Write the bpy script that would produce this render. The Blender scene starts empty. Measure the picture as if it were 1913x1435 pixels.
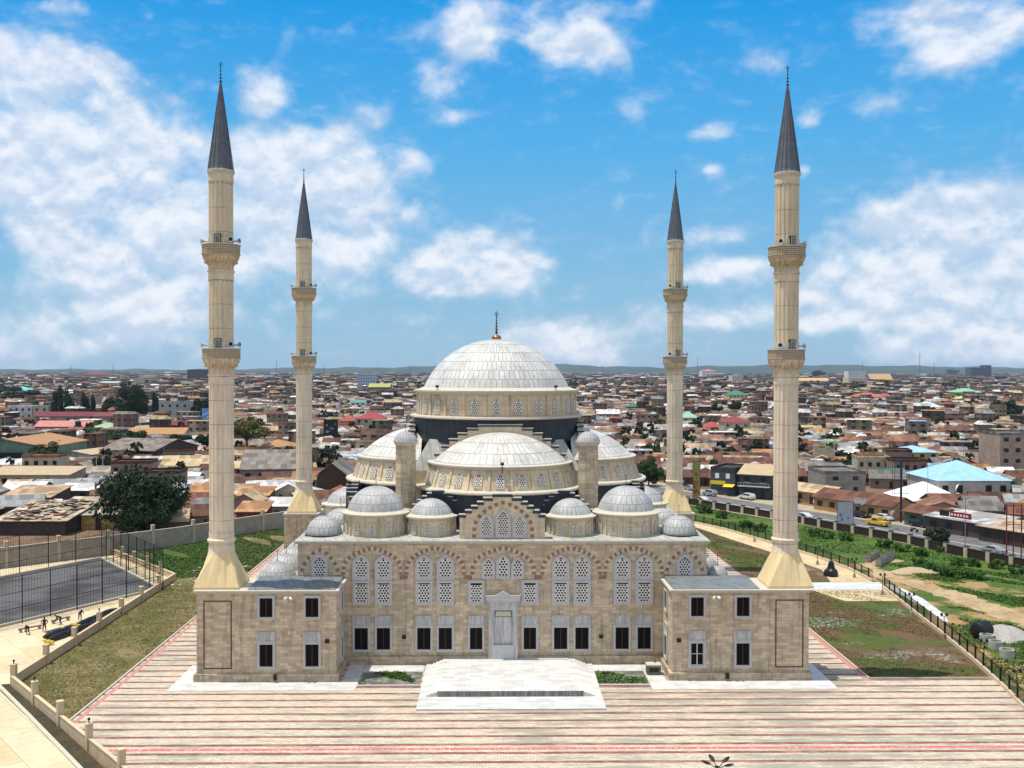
import bpy, bmesh, math, random
import numpy as np
from mathutils import Vector, Matrix
random.seed(7); rng = np.random.default_rng(11)
S = bpy.context.scene; COL = S.collection
# ------------------------------------------------------------------ camera, world, sun, exposure
CAM = Vector((-0.96541, -109.14847, 32.61087)); YAW, PIT, ROL, FPX = 0.016, -0.01376, 0.0016, 1900.0
fw = Vector((math.sin(YAW)*math.cos(PIT), math.cos(YAW)*math.cos(PIT), math.sin(PIT)))
r0 = Vector((math.cos(YAW), -math.sin(YAW), 0)); u0 = r0.cross(fw)
RT = r0*math.cos(ROL)+u0*math.sin(ROL); UP = -r0*math.sin(ROL)+u0*math.cos(ROL)
cd = bpy.data.cameras.new('camera'); cam = bpy.data.objects.new('camera', cd); COL.objects.link(cam)
M = Matrix.Identity(4)
for i in range(3): M[i][0], M[i][1], M[i][2], M[i][3] = RT[i], UP[i], -fw[i], CAM[i]
cam.matrix_world = M
cd.sensor_width = 36; cd.lens = 36*FPX/1913; cd.clip_start = 0.5; cd.clip_end = 60000
S.camera = cam
def ray(px, py): return fw + RT*((px-956.5)/FPX) - UP*((py-717.5)/FPX)
def at(px, py, z=0.0):
    d = ray(px, py); t = (z-CAM.z)/d.z; return CAM + d*t
def to_px(p):
    d = Vector(p)-CAM; z = d.dot(fw)
    return 956.5+FPX*d.dot(RT)/z, 717.5-FPX*d.dot(UP)/z, z

def N(nt, t, **kw):
    n = nt.nodes.new(t); ins = kw.pop('ins', {})
    for k, v in kw.items(): setattr(n, k, v)
    for k, v in ins.items():
        if isinstance(v, bpy.types.NodeSocket): nt.links.new(v, n.inputs[k])
        else: n.inputs[k].default_value = v
    return n
def mth(nt, op, a, b=None, c=None, clamp=False):
    n = nt.nodes.new('ShaderNodeMath'); n.operation = op; n.use_clamp = clamp
    for i, v in enumerate((a, b, c)):
        if v is None: continue
        if isinstance(v, bpy.types.NodeSocket): nt.links.new(v, n.inputs[i])
        else: n.inputs[i].default_value = v
    return n.outputs[0]
def vmt(nt, op, a, b=None, c=None, out=0):
    n = nt.nodes.new('ShaderNodeVectorMath'); n.operation = op
    for i, v in enumerate((a, b, c)):
        if v is None: continue
        if isinstance(v, bpy.types.NodeSocket): nt.links.new(v, n.inputs[i])
        else: n.inputs[i].default_value = v
    return n.outputs[out]
def mixc(nt, f, a, b, blend='MIX'):
    n = nt.nodes.new('ShaderNodeMix'); n.data_type = 'RGBA'; n.blend_type = blend
    for k, v in ((0, f), (6, a), (7, b)):
        if isinstance(v, bpy.types.NodeSocket): nt.links.new(v, n.inputs[k])
        else: n.inputs[k].default_value = (*v, 1) if isinstance(v, tuple) and len(v) == 3 else v
    return n.outputs[2]
def ramp(nt, f, lo, hi, a=0.0, b=1.0):
    n = nt.nodes.new('ShaderNodeMapRange'); n.interpolation_type = 'SMOOTHSTEP'
    nt.links.new(f, n.inputs[0])
    for i, v in zip((1, 2, 3, 4), (lo, hi, a, b)): n.inputs[i].default_value = v
    return n.outputs[0]

SUN_TO = Vector((-0.275, 0.0, 0.96)).normalized()      # high sun on the left, grazing the front wall
SUN_TO.y = 0.012; SUN_TO.normalize()
EL = math.asin(SUN_TO.z); AZ = math.atan2(SUN_TO.x, SUN_TO.y)
W = bpy.data.worlds.new('World'); S.world = W; W.use_nodes = True
wt = W.node_tree; wt.nodes.clear()
sky = N(wt, 'ShaderNodeTexSky', sky_type='NISHITA', sun_disc=False, sun_elevation=EL, sun_rotation=AZ, altitude=200, air_density=1.0, dust_density=0.4, ozone_density=2.5)
SKYK = 0.12
tc = N(wt, 'ShaderNodeTexCoord').outputs['Generated']
sx = N(wt, 'ShaderNodeSeparateXYZ', ins={0: tc})
az = mth(wt, 'ARCTAN2', sx.outputs[0], sx.outputs[1]); el = mth(wt, 'ARCSINE', sx.outputs[2])
ae = N(wt, 'ShaderNodeCombineXYZ', ins={0: az, 1: el}).outputs[0]
def azel(px, py):
    d = ray(px, py).normalized(); return math.atan2(d.x, d.y), math.asin(d.z)
CL = [ # cloud heaps: direction as seen from the roof height, size, density
 (40,90,130,50,.8),(120,140,110,40,.8),(60,220,170,70,.95),(170,200,90,22,.65),(190,290,190,60,.75),(60,330,150,60,.6),(330,285,110,28,.5),
 (230,420,190,80,.8),(120,420,80,45,.6),(330,470,170,70,.65),(250,560,130,70,.8),(330,590,90,50,.6),(205,640,50,28,.7),(95,593,20,15,.8),(30,660,80,50,.75),
 (500,160,42,40,.55),(470,195,40,18,.45),(540,270,95,45,.7),(470,330,110,60,.75),(600,345,110,60,.75),(620,400,120,60,.7),(560,430,160,80,.6),(680,300,60,40,.5),
 (690,225,55,28,.5),(775,300,28,28,.6),(100,15,40,14,.6),(330,190,22,14,.4),(640,540,120,90,.28),
 (870,60,60,60,.62),(905,25,60,40,.55),(815,150,48,50,.65),(890,80,36,40,.6),(858,218,30,13,.62),(1075,40,90,60,.7),(1045,85,65,32,.72),(1130,100,60,40,.55),(1200,190,52,28,.48),(1160,383,16,20,.62),
 (900,480,85,55,1.05),(840,500,60,40,.9),(790,530,40,22,.7),(960,500,70,35,.7),(880,525,70,25,.7),(1060,635,75,38,1.1),(1100,670,80,28,1.0),(990,640,55,32,.85),
 (1335,245,42,18,.7),(1325,315,20,12,.65),(1318,437,60,20,.78),(1380,440,30,16,.6),(1370,500,70,24,.9),(1290,515,60,14,.5),(1500,315,24,14,.65),(1420,120,70,18,.45),(1515,228,22,18,.55),(1640,192,55,20,.6),
 (1340,590,130,30,.5),(1240,600,110,30,.45),(1760,50,100,55,.72),(1800,100,60,40,.62),(1700,20,60,30,.5),(1890,30,40,40,.55),
 (1850,400,120,55,1.1),(1760,430,110,50,1.0),(1680,430,70,35,.8),(1900,480,110,60,1.0),(1780,500,150,55,.95),(1600,475,60,30,.95),(1650,540,140,40,.9),(1560,535,80,30,.7),(1820,560,160,40,.85),(1520,610,50,14,.6),
 (1800,645,110,42,1.1),(1890,635,80,42,1.0),(1720,665,70,26,.8),(1620,590,110,22,.5)]
acc = None
for px, py, sxp, syp, a in CL:
    if py < 230 and 700 < px < 1560: a *= 0.86
    A, E_ = azel(px, py); ia, ie = FPX/(sxp*0.98), FPX/(syp*0.98)
    q = vmt(wt, 'MULTIPLY_ADD', ae, (ia, ie, 0), (-A*ia, -E_*ie, 0)); d2 = vmt(wt, 'DOT_PRODUCT', q, q, out=1)
    g = mth(wt, 'POWER', 0.42, d2)
    acc = mth(wt, 'MULTIPLY_ADD', g, a*0.92, acc if acc is not None else 0.0)
warp = N(wt, 'ShaderNodeTexNoise', ins={'Vector': vmt(wt, 'MULTIPLY', tc, (6, 6, 8)), 'Scale': 1.0, 'Detail': 3.0})
pv = vmt(wt, 'MULTIPLY_ADD', warp.outputs['Color'], (0.9, 0.9, 0.9), vmt(wt, 'MULTIPLY', tc, (20, 20, 27)))
n1 = N(wt, 'ShaderNodeTexNoise', ins={'Vector': pv, 'Scale': 1.0, 'Detail': 9.0, 'Roughness': 0.55}).outputs[0]
vo_ = N(wt, 'ShaderNodeTexVoronoi', feature='F1', ins={'Vector': vmt(wt, 'MULTIPLY', pv, (1.35, 1.35, 1.35)), 'Scale': 1.0, 'Detail': 2.0, 'Roughness': 0.5}); vo_.normalize = True
fb_ = n1; n1 = mth(wt, 'ADD', mth(wt, 'MULTIPLY', fb_, 0.60), mth(wt, 'MULTIPLY', mth(wt, 'SUBTRACT', 0.95, vo_.outputs['Distance']), 0.42))
n1b = N(wt, 'ShaderNodeTexNoise', ins={'Vector': vmt(wt, 'ADD', pv, (0, 0, 0.28)), 'Scale': 1.0, 'Detail': 4.0, 'Roughness': 0.5}).outputs[0]
n2 = N(wt, 'ShaderNodeTexNoise', ins={'Vector': vmt(wt, 'MULTIPLY', tc, (30, 30, 75)), 'Scale': 1.0, 'Detail': 7.0, 'Roughness': 0.6}).outputs[0]
accc = mth(wt, 'MINIMUM', acc, 0.82)
dens = mth(wt, 'ADD', accc, mth(wt, 'MULTIPLY', mth(wt, 'SUBTRACT', n1, 0.5), 2.3))
cov = mth(wt, 'MULTIPLY', ramp(wt, dens, 0.27, 1.12), 0.92)
veil = ramp(wt, mth(wt, 'ADD', mth(wt, 'MULTIPLY', acc, 0.35), n2), 0.5, 1.1, 0, 0.45)
cov = mth(wt, 'MAXIMUM', cov, veil)
# broken bright cloud added out of view overhead and behind, to brighten the front
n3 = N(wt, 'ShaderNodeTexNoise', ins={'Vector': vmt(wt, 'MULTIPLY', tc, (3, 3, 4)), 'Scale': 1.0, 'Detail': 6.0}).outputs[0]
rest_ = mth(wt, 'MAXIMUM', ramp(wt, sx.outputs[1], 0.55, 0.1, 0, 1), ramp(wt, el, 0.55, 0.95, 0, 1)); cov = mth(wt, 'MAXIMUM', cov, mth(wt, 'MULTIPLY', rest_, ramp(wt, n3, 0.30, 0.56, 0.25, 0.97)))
shade = ramp(wt, mth(wt, 'ADD', mth(wt, 'MULTIPLY', mth(wt, 'SUBTRACT', fb_, n1b), 3.0), mth(wt, 'MULTIPLY', n2, 0.6)), -0.10, 0.75)
ccol = mixc(wt, shade, (0.55/SKYK, 0.66/SKYK, 0.82/SKYK), (0.86/SKYK, 0.89/SKYK, 0.95/SKYK))
hs = N(wt, 'ShaderNodeHueSaturation', ins={'Hue': 0.492, 'Saturation': 1.32, 'Value': 1.0, 'Color': sky.outputs[0]})
grd = N(wt, 'ShaderNodeValToRGB', ins={0: mth(wt, 'MULTIPLY', el, 2.0)}); cr = grd.color_ramp
for i, (p_, c_) in enumerate(((0.0, (0.32, 0.50, 0.65)), (0.12, (0.25, 0.475, 0.67)), (0.42, (0.090, 0.395, 0.74)), (0.72, (0.004, 0.285, 0.72)), (1.0, (0.004, 0.20, 0.58)))):
    e_ = cr.elements[i] if i < 2 else cr.elements.new(p_); e_.position = p_; e_.color = (*c_, 1)
gsky = vmt(wt, 'SCALE', grd.outputs[0]); gsky.node.inputs['Scale'].default_value = 1.05/SKYK
gfac = ramp(wt, el, 0.45, 0.9, 0.96, 0.25)
hfade = ramp(wt, el, -0.015, 0.014, 0.0, 1.0)
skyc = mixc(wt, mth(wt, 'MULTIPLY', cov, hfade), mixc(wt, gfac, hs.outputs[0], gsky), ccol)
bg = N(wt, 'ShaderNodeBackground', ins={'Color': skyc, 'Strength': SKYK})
wo = N(wt, 'ShaderNodeOutputWorld', ins={'Surface': bg.outputs[0]})
sd = bpy.data.lights.new('sun', 'SUN'); sd.energy = 4.2; sd.angle = math.radians(0.53); sd.color = (1.0, 0.93, 0.81)
sun = bpy.data.objects.new('sun', sd); COL.objects.link(sun); sun.rotation_euler = SUN_TO.to_track_quat('Z', 'Y').to_euler(); sun.location = (0, 0, 200)
S.view_settings.view_transform = 'Standard'; S.view_settings.look = 'None'; S.view_settings.gamma = 1; S.view_settings.exposure = 0.10
HAZE_D = 0.000038
S.cycles.max_bounces = 6; S.cycles.diffuse_bounces = 4; S.cycles.volume_bounces = 0; S.cycles.transparent_max_bounces = 8

# ------------------------------------------------------------------ helpers
WL = {}; LOCAL = set()        # LOCAL: things whose parts are written in the thing's own space
def tag(o, label=None, cat=None, group=None, kind=None):
    if label: o['label'] = label
    if cat: o['category'] = cat
    if group: o['group'] = group
    if kind: o['kind'] = kind
    return o
def empty(name, loc=(0, 0, 0), rz=0.0):
    o = bpy.data.objects.new(name, None); COL.objects.link(o); o.location = loc; o.rotation_euler.z = rz
    o.empty_display_size = 0.5; WL[o.name] = Vector(loc); return o
def thing(name, label, cat, loc=(0, 0, 0), rz=0.0, group=None):
    o = tag(empty(name, loc, rz), label, cat, group); LOCAL.add(o.name); return o
class MB:
    def __init__(s): s.v = []; s.f = []; s.m = []
    def add(s, vs, fs, mi=0):
        b = len(s.v); s.v += [tuple(v) for v in vs]
        for f in fs: s.f.append([b+i for i in f]); s.m.append(mi)
        return s
    def box(s, x0, x1, y0, y1, z0, z1, mi=0):
        return s.add([(x0,y0,z0),(x1,y0,z0),(x1,y1,z0),(x0,y1,z0),(x0,y0,z1),(x1,y0,z1),(x1,y1,z1),(x0,y1,z1)],
              [(3,2,1,0),(4,5,6,7),(0,1,5,4),(1,2,6,5),(2,3,7,6),(3,0,4,7)], mi)
    def obox(s, c, size, rz=0.0, mi=0, rx=0.0, ry=0.0):
        R_ = Matrix.Rotation(rz, 3, 'Z') @ Matrix.Rotation(ry, 3, 'Y') @ Matrix.Rotation(rx, 3, 'X'); h = [d/2 for d in size]
        vs = [Vector(c)+R_ @ Vector((x*h[0], y*h[1], z*h[2])) for z in (-1, 1) for x, y in ((-1,-1),(1,-1),(1,1),(-1,1))]
        return s.add(vs, [(3,2,1,0),(4,5,6,7),(0,1,5,4),(1,2,6,5),(2,3,7,6),(3,0,4,7)], mi)
    def prism(s, poly, z0, z1, mi=0, top=None):
        n = len(poly); z0f = z0 if callable(z0) else (lambda p: z0); 
        vs = [(p[0], p[1], z0f(p)) for p in poly]+[(p[0], p[1], z1) for p in poly]
        s.add(vs, [[i, (i+1) % n, n+(i+1) % n, n+i] for i in range(n)]+[list(range(n))[::-1]], mi)
        return s.add([vs[n+i] for i in range(n)], [list(range(n))], mi if top is None else top)
    def xz(s, poly, y0, y1, mi=0):     # polygon in x,z given counter-clockwise seen from -y, pushed from y0 (front) to y1
        n = len(poly); vs = [(p[0], y0, p[1]) for p in poly]+[(p[0], y1, p[1]) for p in poly]
        return s.add(vs, [list(range(n)), list(range(n, 2*n))[::-1]]+[[i, n+i, n+(i+1) % n, (i+1) % n] for i in range(n)], mi)
    def lathe(s, prof, n, c=(0, 0), a0=0.0, a1=2*math.pi, mi=0, flute=None):
        full = abs(a1-a0-2*math.pi) < 1e-6; k = n if full else n+1; vs = []
        for r, z in prof:
            for i in range(k):
                a = a0+(a1-a0)*i/n; rr = r*(flute(a) if flute and r > 0.02 else 1); vs.append((c[0]+rr*math.cos(a), c[1]+rr*math.sin(a), z))
        fs = []
        for j in range(len(prof)-1):
            for i in range(n):
                i2 = (i+1) % k if full else i+1
                fs.append((j*k+i, j*k+i2, (j+1)*k+i2, (j+1)*k+i))
        return s.add(vs, fs, mi)
    def tube(s, p, q, r, n=8, mi=0, r2=None):
        p = Vector(p); q = Vector(q); d = (q-p).normalized(); a = d.orthogonal().normalized(); b = d.cross(a); r2 = r if r2 is None else r2
        vs = [p+(a*math.cos(t)+b*math.sin(t))*r for t in [2*math.pi*i/n for i in range(n)]]+[q+(a*math.cos(t)+b*math.sin(t))*r2 for t in [2*math.pi*i/n for i in range(n)]]
        return s.add(vs, [(i, (i+1) % n, n+(i+1) % n, n+i) for i in range(n)]+[list(range(n))[::-1], list(range(n, 2*n))], mi)
    def ball(s, c, r, mi=0, n=10, sz=1.0):
        prof = [(r*math.sin(math.pi*j/6)+1e-4, -r*sz*math.cos(math.pi*j/6)+c[2]) for j in range(7)]
        return s.lathe(prof, n, (c[0], c[1]), mi=mi)
    def mesh(s, name, mats, org=(0, 0, 0), smooth=False):
        me = bpy.data.meshes.new(name); o = Vector(org)
        me.from_pydata([(v[0]-o.x, v[1]-o.y, v[2]-o.z) for v in s.v], [], s.f)
        for m in (mats if isinstance(mats, (list, tuple)) else [mats]): me.materials.append(m)
        me.polygons.foreach_set('material_index', s.m)
        if smooth: me.polygons.foreach_set('use_smooth', [True]*len(s.f))
        me.update(); return me
    def build(s, name, mats, parent=None, org=None, smooth=False):
        pw = WL.get(parent.name, Vector()) if parent else Vector(); loc_ = org is None and parent is not None and parent.name in LOCAL
        org = Vector(org) if org is not None else (pw if parent else Vector())
        o = bpy.data.objects.new(name, s.mesh(name, mats, Vector() if loc_ else org, smooth))
        COL.objects.link(o)
        if loc_: LOCAL.add(o.name)
        if parent: o.parent = parent
        o.location = org-pw; WL[o.name] = org
        if smooth:
            try: o.data.set_sharp_from_angle(angle=math.radians(38))
            except Exception: pass
        return o
def inst(name, me, parent=None, loc=(0, 0, 0), rz=0.0, scale=None):      # loc is in the parent's space
    o = bpy.data.objects.new(name, me); COL.objects.link(o); o.parent = parent; o.location = loc; o.rotation_euler.z = rz
    if scale: o.scale = scale
    return o
def children(o): return list(o.children)
def copy_tree(o, parent=None):
    c = o.copy(); COL.objects.link(c); c.parent = parent
    for ch in children(o): copy_tree(ch, c)
    return c

# ------------------------------------------------------------------ materials
MT = {}
def mat(name, col=(0.5, 0.5, 0.5), rough=0.85, metal=0.0, var=0.12, scale=1.5, bump=0.0, spec=0.3, coord='pos'):
    if name in MT: return MT[name]
    m = bpy.data.materials.new(name); m.use_nodes = True; nt = m.node_tree; b = nt.nodes['Principled BSDF']
    b.inputs['Roughness'].default_value = rough; b.inputs['Metallic'].default_value = metal; b.inputs['Specular IOR Level'].default_value = spec
    v = N(nt, 'ShaderNodeNewGeometry').outputs['Position'] if coord == 'pos' else N(nt, 'ShaderNodeTexCoord').outputs['Object']
    n = N(nt, 'ShaderNodeTexNoise', ins={'Vector': v, 'Scale': scale, 'Detail': 6.0, 'Roughness': 0.6}).outputs[0]
    f = mth(nt, 'MULTIPLY_ADD', mth(nt, 'SUBTRACT', n, 0.5), var*4, 1.0)
    hv = N(nt, 'ShaderNodeHueSaturation', ins={'Color': (*col, 1), 'Value': f}); nt.links.new(hv.outputs[0], b.inputs['Base Color'])
    if bump:
        bp = N(nt, 'ShaderNodeBump', ins={'Height': n, 'Strength': bump, 'Distance': 0.1}); nt.links.new(bp.outputs[0], b.inputs['Normal'])
    MT[name] = m; return m
def bare(name, rough=0.85):
    m = bpy.data.materials.new(name); m.use_nodes = True; nt = m.node_tree; b = nt.nodes['Principled BSDF']
    b.inputs['Roughness'].default_value = rough; b.inputs['Specular IOR Level'].default_value = 0.25; MT[name] = m; return m, nt, b
def pos(nt): return N(nt, 'ShaderNodeNewGeometry').outputs['Position']
def noise(nt, v, scale, detail=6.0, rough=0.6, out=0): return N(nt, 'ShaderNodeTexNoise', ins={'Vector': v, 'Scale': scale, 'Detail': detail, 'Roughness': rough}).outputs[out]

def ashlar(name, c1, c2, mort, bw=1.05, bh=0.42, stain=0.35, curved=False):
    m, nt, b = bare(name, 0.9); p = pos(nt); s = N(nt, 'ShaderNodeSeparateXYZ', ins={0: p})
    if curved:
        o = N(nt, 'ShaderNodeTexCoord').outputs['Object']; so = N(nt, 'ShaderNodeSeparateXYZ', ins={0: o})
        h = mth(nt, 'MULTIPLY', mth(nt, 'ARCTAN2', so.outputs[1], so.outputs[0]), curved)
    else: h = mth(nt, 'ADD', s.outputs[0], s.outputs[1])
    cv = N(nt, 'ShaderNodeCombineXYZ', ins={0: h, 1: s.outputs[2]}).outputs[0]
    br = N(nt, 'ShaderNodeTexBrick', offset=0.5, ins={'Vector': cv, 'Color1': (*c1, 1), 'Color2': (*c2, 1), 'Mortar': (*mort, 1), 'Scale': 1.0, 'Mortar Size': 0.012, 'Mortar Smooth': 0.3, 'Bias': -0.15, 'Brick Width': bw, 'Row Height': bh})
    big = noise(nt, vmt(nt, 'MULTIPLY', p, (1, 1, 0.55)), 0.35, 5); fine = noise(nt, p, 3.0, 7, 0.7)
    f = mth(nt, 'ADD', mth(nt, 'MULTIPLY', mth(nt, 'SUBTRACT', big, 0.5), stain*1.3), mth(nt, 'MULTIPLY_ADD', mth(nt, 'SUBTRACT', fine, 0.5), stain, 1.0))
    drip = noise(nt, vmt(nt, 'MULTIPLY', N(nt, 'ShaderNodeCombineXYZ', ins={0: h, 1: s.outputs[2]}).outputs[0], (1.9, 0.16, 1)), 1.0, 6, 0.7); f = mth(nt, 'SUBTRACT', f, ramp(nt, drip, 0.48, 0.70, 0, 0.38))
    foot = ramp(nt, mth(nt, 'ADD', s.outputs[2], mth(nt, 'MULTIPLY', fine, 1.2)), 0.7, 2.2, 0.22, 0.0); f = mth(nt, 'SUBTRACT', f, foot)
    hv = N(nt, 'ShaderNodeHueSaturation', ins={'Color': br.outputs[0], 'Value': f})
    nt.links.new(hv.outputs[0], b.inputs['Base Color'])
    bp = N(nt, 'ShaderNodeBump', ins={'Height': mth(nt, 'ADD', br.outputs['Fac'], mth(nt, 'MULTIPLY', fine, -0.4)), 'Strength': 0.25, 'Distance': -0.03}); nt.links.new(bp.outputs[0], b.inputs['Normal'])
    return m
STONE = ashlar('tan_ashlar_stone', (0.45, 0.358, 0.25), (0.68, 0.555, 0.40), (0.40, 0.315, 0.22), 0.85, 0.33, 0.42)
STONE_UP = ashlar('cream_drum_stone', (0.58, 0.475, 0.325), (0.72, 0.60, 0.43), (0.42, 0.335, 0.22), 1.3, 0.6, 0.3)
def leadroof(name, seams, ring, col=(0.62, 0.615, 0.585), dark=(0.19, 0.205, 0.22), w=0.05, z0=0.0):
    m, nt, b = bare(name, 0.45); b.inputs['Metallic'].default_value = 0.0; b.inputs['Roughness'].default_value = 0.55; b.inputs['Specular IOR Level'].default_value = 0.4
    o = N(nt, 'ShaderNodeTexCoord').outputs['Object']; s = N(nt, 'ShaderNodeSeparateXYZ', ins={0: o})
    a = mth(nt, 'MULTIPLY', mth(nt, 'ARCTAN2', s.outputs[1], s.outputs[0]), seams/(2*math.pi))
    r = mth(nt, 'SQRT', mth(nt, 'ADD', mth(nt, 'MULTIPLY', s.outputs[0], s.outputs[0]), mth(nt, 'MULTIPLY', s.outputs[1], s.outputs[1])))
    zz = mth(nt, 'MULTIPLY', mth(nt, 'ADD', s.outputs[2], z0), 1.0/ring); band = mth(nt, 'FLOOR', zz)
    a2 = mth(nt, 'ADD', a, mth(nt, 'MULTIPLY', band, 0.5))
    fr = mth(nt, 'ABSOLUTE', mth(nt, 'SUBTRACT', mth(nt, 'FRACT', a2), 0.5)); dist = mth(nt, 'MULTIPLY', mth(nt, 'SUBTRACT', 0.5, fr), mth(nt, 'MULTIPLY', r, 2*math.pi/seams))
    l1 = ramp(nt, dist, w*0.5, w*1.6, 1, 0)
    fz = mth(nt, 'MULTIPLY', mth(nt, 'SUBTRACT', 0.5, mth(nt, 'ABSOLUTE', mth(nt, 'SUBTRACT', mth(nt, 'FRACT', zz), 0.5))), ring)
    l2 = ramp(nt, fz, w*0.4, w*1.1, 1, 0)
    line = mth(nt, 'MAXIMUM', mth(nt, 'MULTIPLY', l1, 0.8), l2)
    cell = N(nt, 'ShaderNodeTexWhiteNoise', noise_dimensions='2D', ins={'Vector': N(nt, 'ShaderNodeCombineXYZ', ins={0: mth(nt, 'FLOOR', a2), 1: band}).outputs[0]}).outputs['Value']
    n = noise(nt, pos(nt), 0.5, 6); n2 = noise(nt, vmt(nt, 'MULTIPLY', pos(nt), (1, 1, 0.25)), 2.4, 6, 0.7)
    v = mth(nt, 'ADD', mth(nt, 'MULTIPLY_ADD', cell, 0.14, 0.83), mth(nt, 'MULTIPLY', mth(nt, 'SUBTRACT', mth(nt, 'ADD', n, n2), 1.0), 0.8))
    c = N(nt, 'ShaderNodeHueSaturation', ins={'Color': (*col, 1), 'Value': v}).outputs[0]
    c = mixc(nt, mth(nt, 'MULTIPLY', line, 0.75), c, dark)
    nt.links.new(c, b.inputs['Base Color'])
    bp = N(nt, 'ShaderNodeBump', ins={'Height': line, 'Strength': 0.25, 'Distance': 0.06}); nt.links.new(bp.outputs[0], b.inputs['Normal'])
    return m
LEAD_MAIN = leadroof('pale_lead_main_dome', 84, 1.12); LEAD_SEMI = leadroof('pale_lead_half_dome', 60, 1.15, (0.63, 0.61, 0.565))
LEAD_TUR = leadroof('pale_lead_turret_dome', 28, 0.95, (0.47, 0.475, 0.465)); LEAD_SM = leadroof('pale_lead_small_dome', 22, 0.8, (0.47, 0.475, 0.465))
def flatlead(name, col, sp=0.75, dark=0.45):
    m, nt, b = bare(name, 0.6); b.inputs['Metallic'].default_value = 0.1; p = pos(nt); s = N(nt, 'ShaderNodeSeparateXYZ', ins={0: p})
    f = mth(nt, 'ABSOLUTE', mth(nt, 'SUBTRACT', mth(nt, 'FRACT', mth(nt, 'MULTIPLY', mth(nt, 'ADD', s.outputs[0], mth(nt, 'MULTIPLY', s.outputs[1], 0.35)), 1/sp)), 0.5)); l = ramp(nt, f, 0.0, 0.07, 1, 0)
    n = noise(nt, p, 0.7, 7, 0.65); n2 = noise(nt, p, 4, 5)
    v = mth(nt, 'ADD', mth(nt, 'MULTIPLY_ADD', mth(nt, 'SUBTRACT', n, 0.5), 1.2, 1.0), mth(nt, 'MULTIPLY', l, -dark))
    v = mth(nt, 'ADD', v, mth(nt, 'MULTIPLY', mth(nt, 'SUBTRACT', n2, 0.5), 0.5))
    c = N(nt, 'ShaderNodeHueSaturation', ins={'Color': (*col, 1), 'Value': v}).outputs[0]; nt.links.new(c, b.inputs['Base Color']); return m
LEAD_ROOF = flatlead('greenish_lead_roof_sheet', (0.40, 0.41, 0.37), 1.2); LEAD_ANNEX = flatlead('grey_annex_roof_sheet', (0.17, 0.19, 0.20), 1.1)
LEAD_DARK = flatlead('dark_slate_lead', (0.040, 0.047, 0.060), 0.62, 0.5)
CAPS = mat('weathered_lead_capping', (0.42, 0.42, 0.38), 0.6, 0.1, 0.15)
CORN = mat('pale_cornice_stone', (0.52, 0.475, 0.39), 0.8, var=0.14, scale=2.5); MARB = mat('grey_marble_frame', (0.50, 0.495, 0.485), 0.5, var=0.10, scale=3)
WHITE_LAT = mat('white_lattice_stone', (0.68, 0.65, 0.59), 0.7, var=0.1, scale=4); DARKIN = mat('dark_interior_glass', (0.005, 0.005, 0.006), 0.4, spec=0.08, var=0.2)
WOODW = mat('red_brown_window_wood', (0.050, 0.016, 0.008), 0.7); REDST = mat('red_voussoir_stone', (0.27, 0.16, 0.12), 0.9, var=0.25, scale=2.0); CREAMV = mat('cream_voussoir_stone', (0.56, 0.46, 0.32), 0.9, var=0.15, scale=2)
REDLINE = mat('dark_red_stone_inlay', (0.13, 0.06, 0.045), 0.9, var=0.2)
BLACK = mat('black_painted_metal', (0.010, 0.010, 0.011), 0.5); GOLD = mat('copper_finial', (0.42, 0.17, 0.06), 0.35, 0.9); DGOLD = mat('dark_bronze_finial', (0.05, 0.022, 0.018), 0.45, 0.7)
def veined(name, col, dark, rough=0.5):
    m, nt, b = bare(name, rough); p = pos(nt); n = noise(nt, vmt(nt, 'MULTIPLY', p, (3.2, 3.2, 0.35)), 1.3, 7, 0.65)
    c = mixc(nt, ramp(nt, n, 0.38, 0.66), dark, col); nt.links.new(c, b.inputs['Base Color']); return m
PORTM = veined('veined_grey_marble', (0.56, 0.55, 0.54), (0.36, 0.355, 0.35))
def minaret_mat():
    m, nt, b = bare('cream_minaret_stone', 0.85); p = pos(nt); s = N(nt, 'ShaderNodeSeparateXYZ', ins={0: p})
    f = mth(nt, 'ABSOLUTE', mth(nt, 'SUBTRACT', mth(nt, 'FRACT', mth(nt, 'MULTIPLY', s.outputs[2], 1/2.55)), 0.5)); l = ramp(nt, f, 0.0, 0.022, 1, 0)
    n = noise(nt, vmt(nt, 'MULTIPLY', p, (2.2, 2.2, 0.28)), 1.0, 7, 0.7); n0 = noise(nt, p, 0.25, 4)
    l = mth(nt, 'MULTIPLY', l, ramp(nt, noise(nt, p, 0.6, 4), 0.35, 0.6, 0.25, 1.0))
    v = mth(nt, 'ADD', mth(nt, 'MULTIPLY_ADD', mth(nt, 'SUBTRACT', n, 0.5), 1.0, 1.0), mth(nt, 'MULTIPLY', l, -0.65)); v = mth(nt, 'ADD', v, mth(nt, 'MULTIPLY', mth(nt, 'SUBTRACT', n0, 0.5), 0.5))
    st_ = None
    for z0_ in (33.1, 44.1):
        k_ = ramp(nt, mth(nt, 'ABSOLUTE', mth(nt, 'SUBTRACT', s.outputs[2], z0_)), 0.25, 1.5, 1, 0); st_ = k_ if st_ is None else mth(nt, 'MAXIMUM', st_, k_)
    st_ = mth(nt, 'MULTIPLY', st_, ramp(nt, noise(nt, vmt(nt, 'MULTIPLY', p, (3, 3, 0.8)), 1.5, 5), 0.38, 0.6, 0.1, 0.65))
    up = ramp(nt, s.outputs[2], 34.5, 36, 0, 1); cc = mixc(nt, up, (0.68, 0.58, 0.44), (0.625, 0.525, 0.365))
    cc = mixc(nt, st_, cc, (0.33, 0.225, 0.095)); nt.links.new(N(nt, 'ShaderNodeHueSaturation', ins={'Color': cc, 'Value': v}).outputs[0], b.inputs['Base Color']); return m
MINST = minaret_mat()
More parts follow.
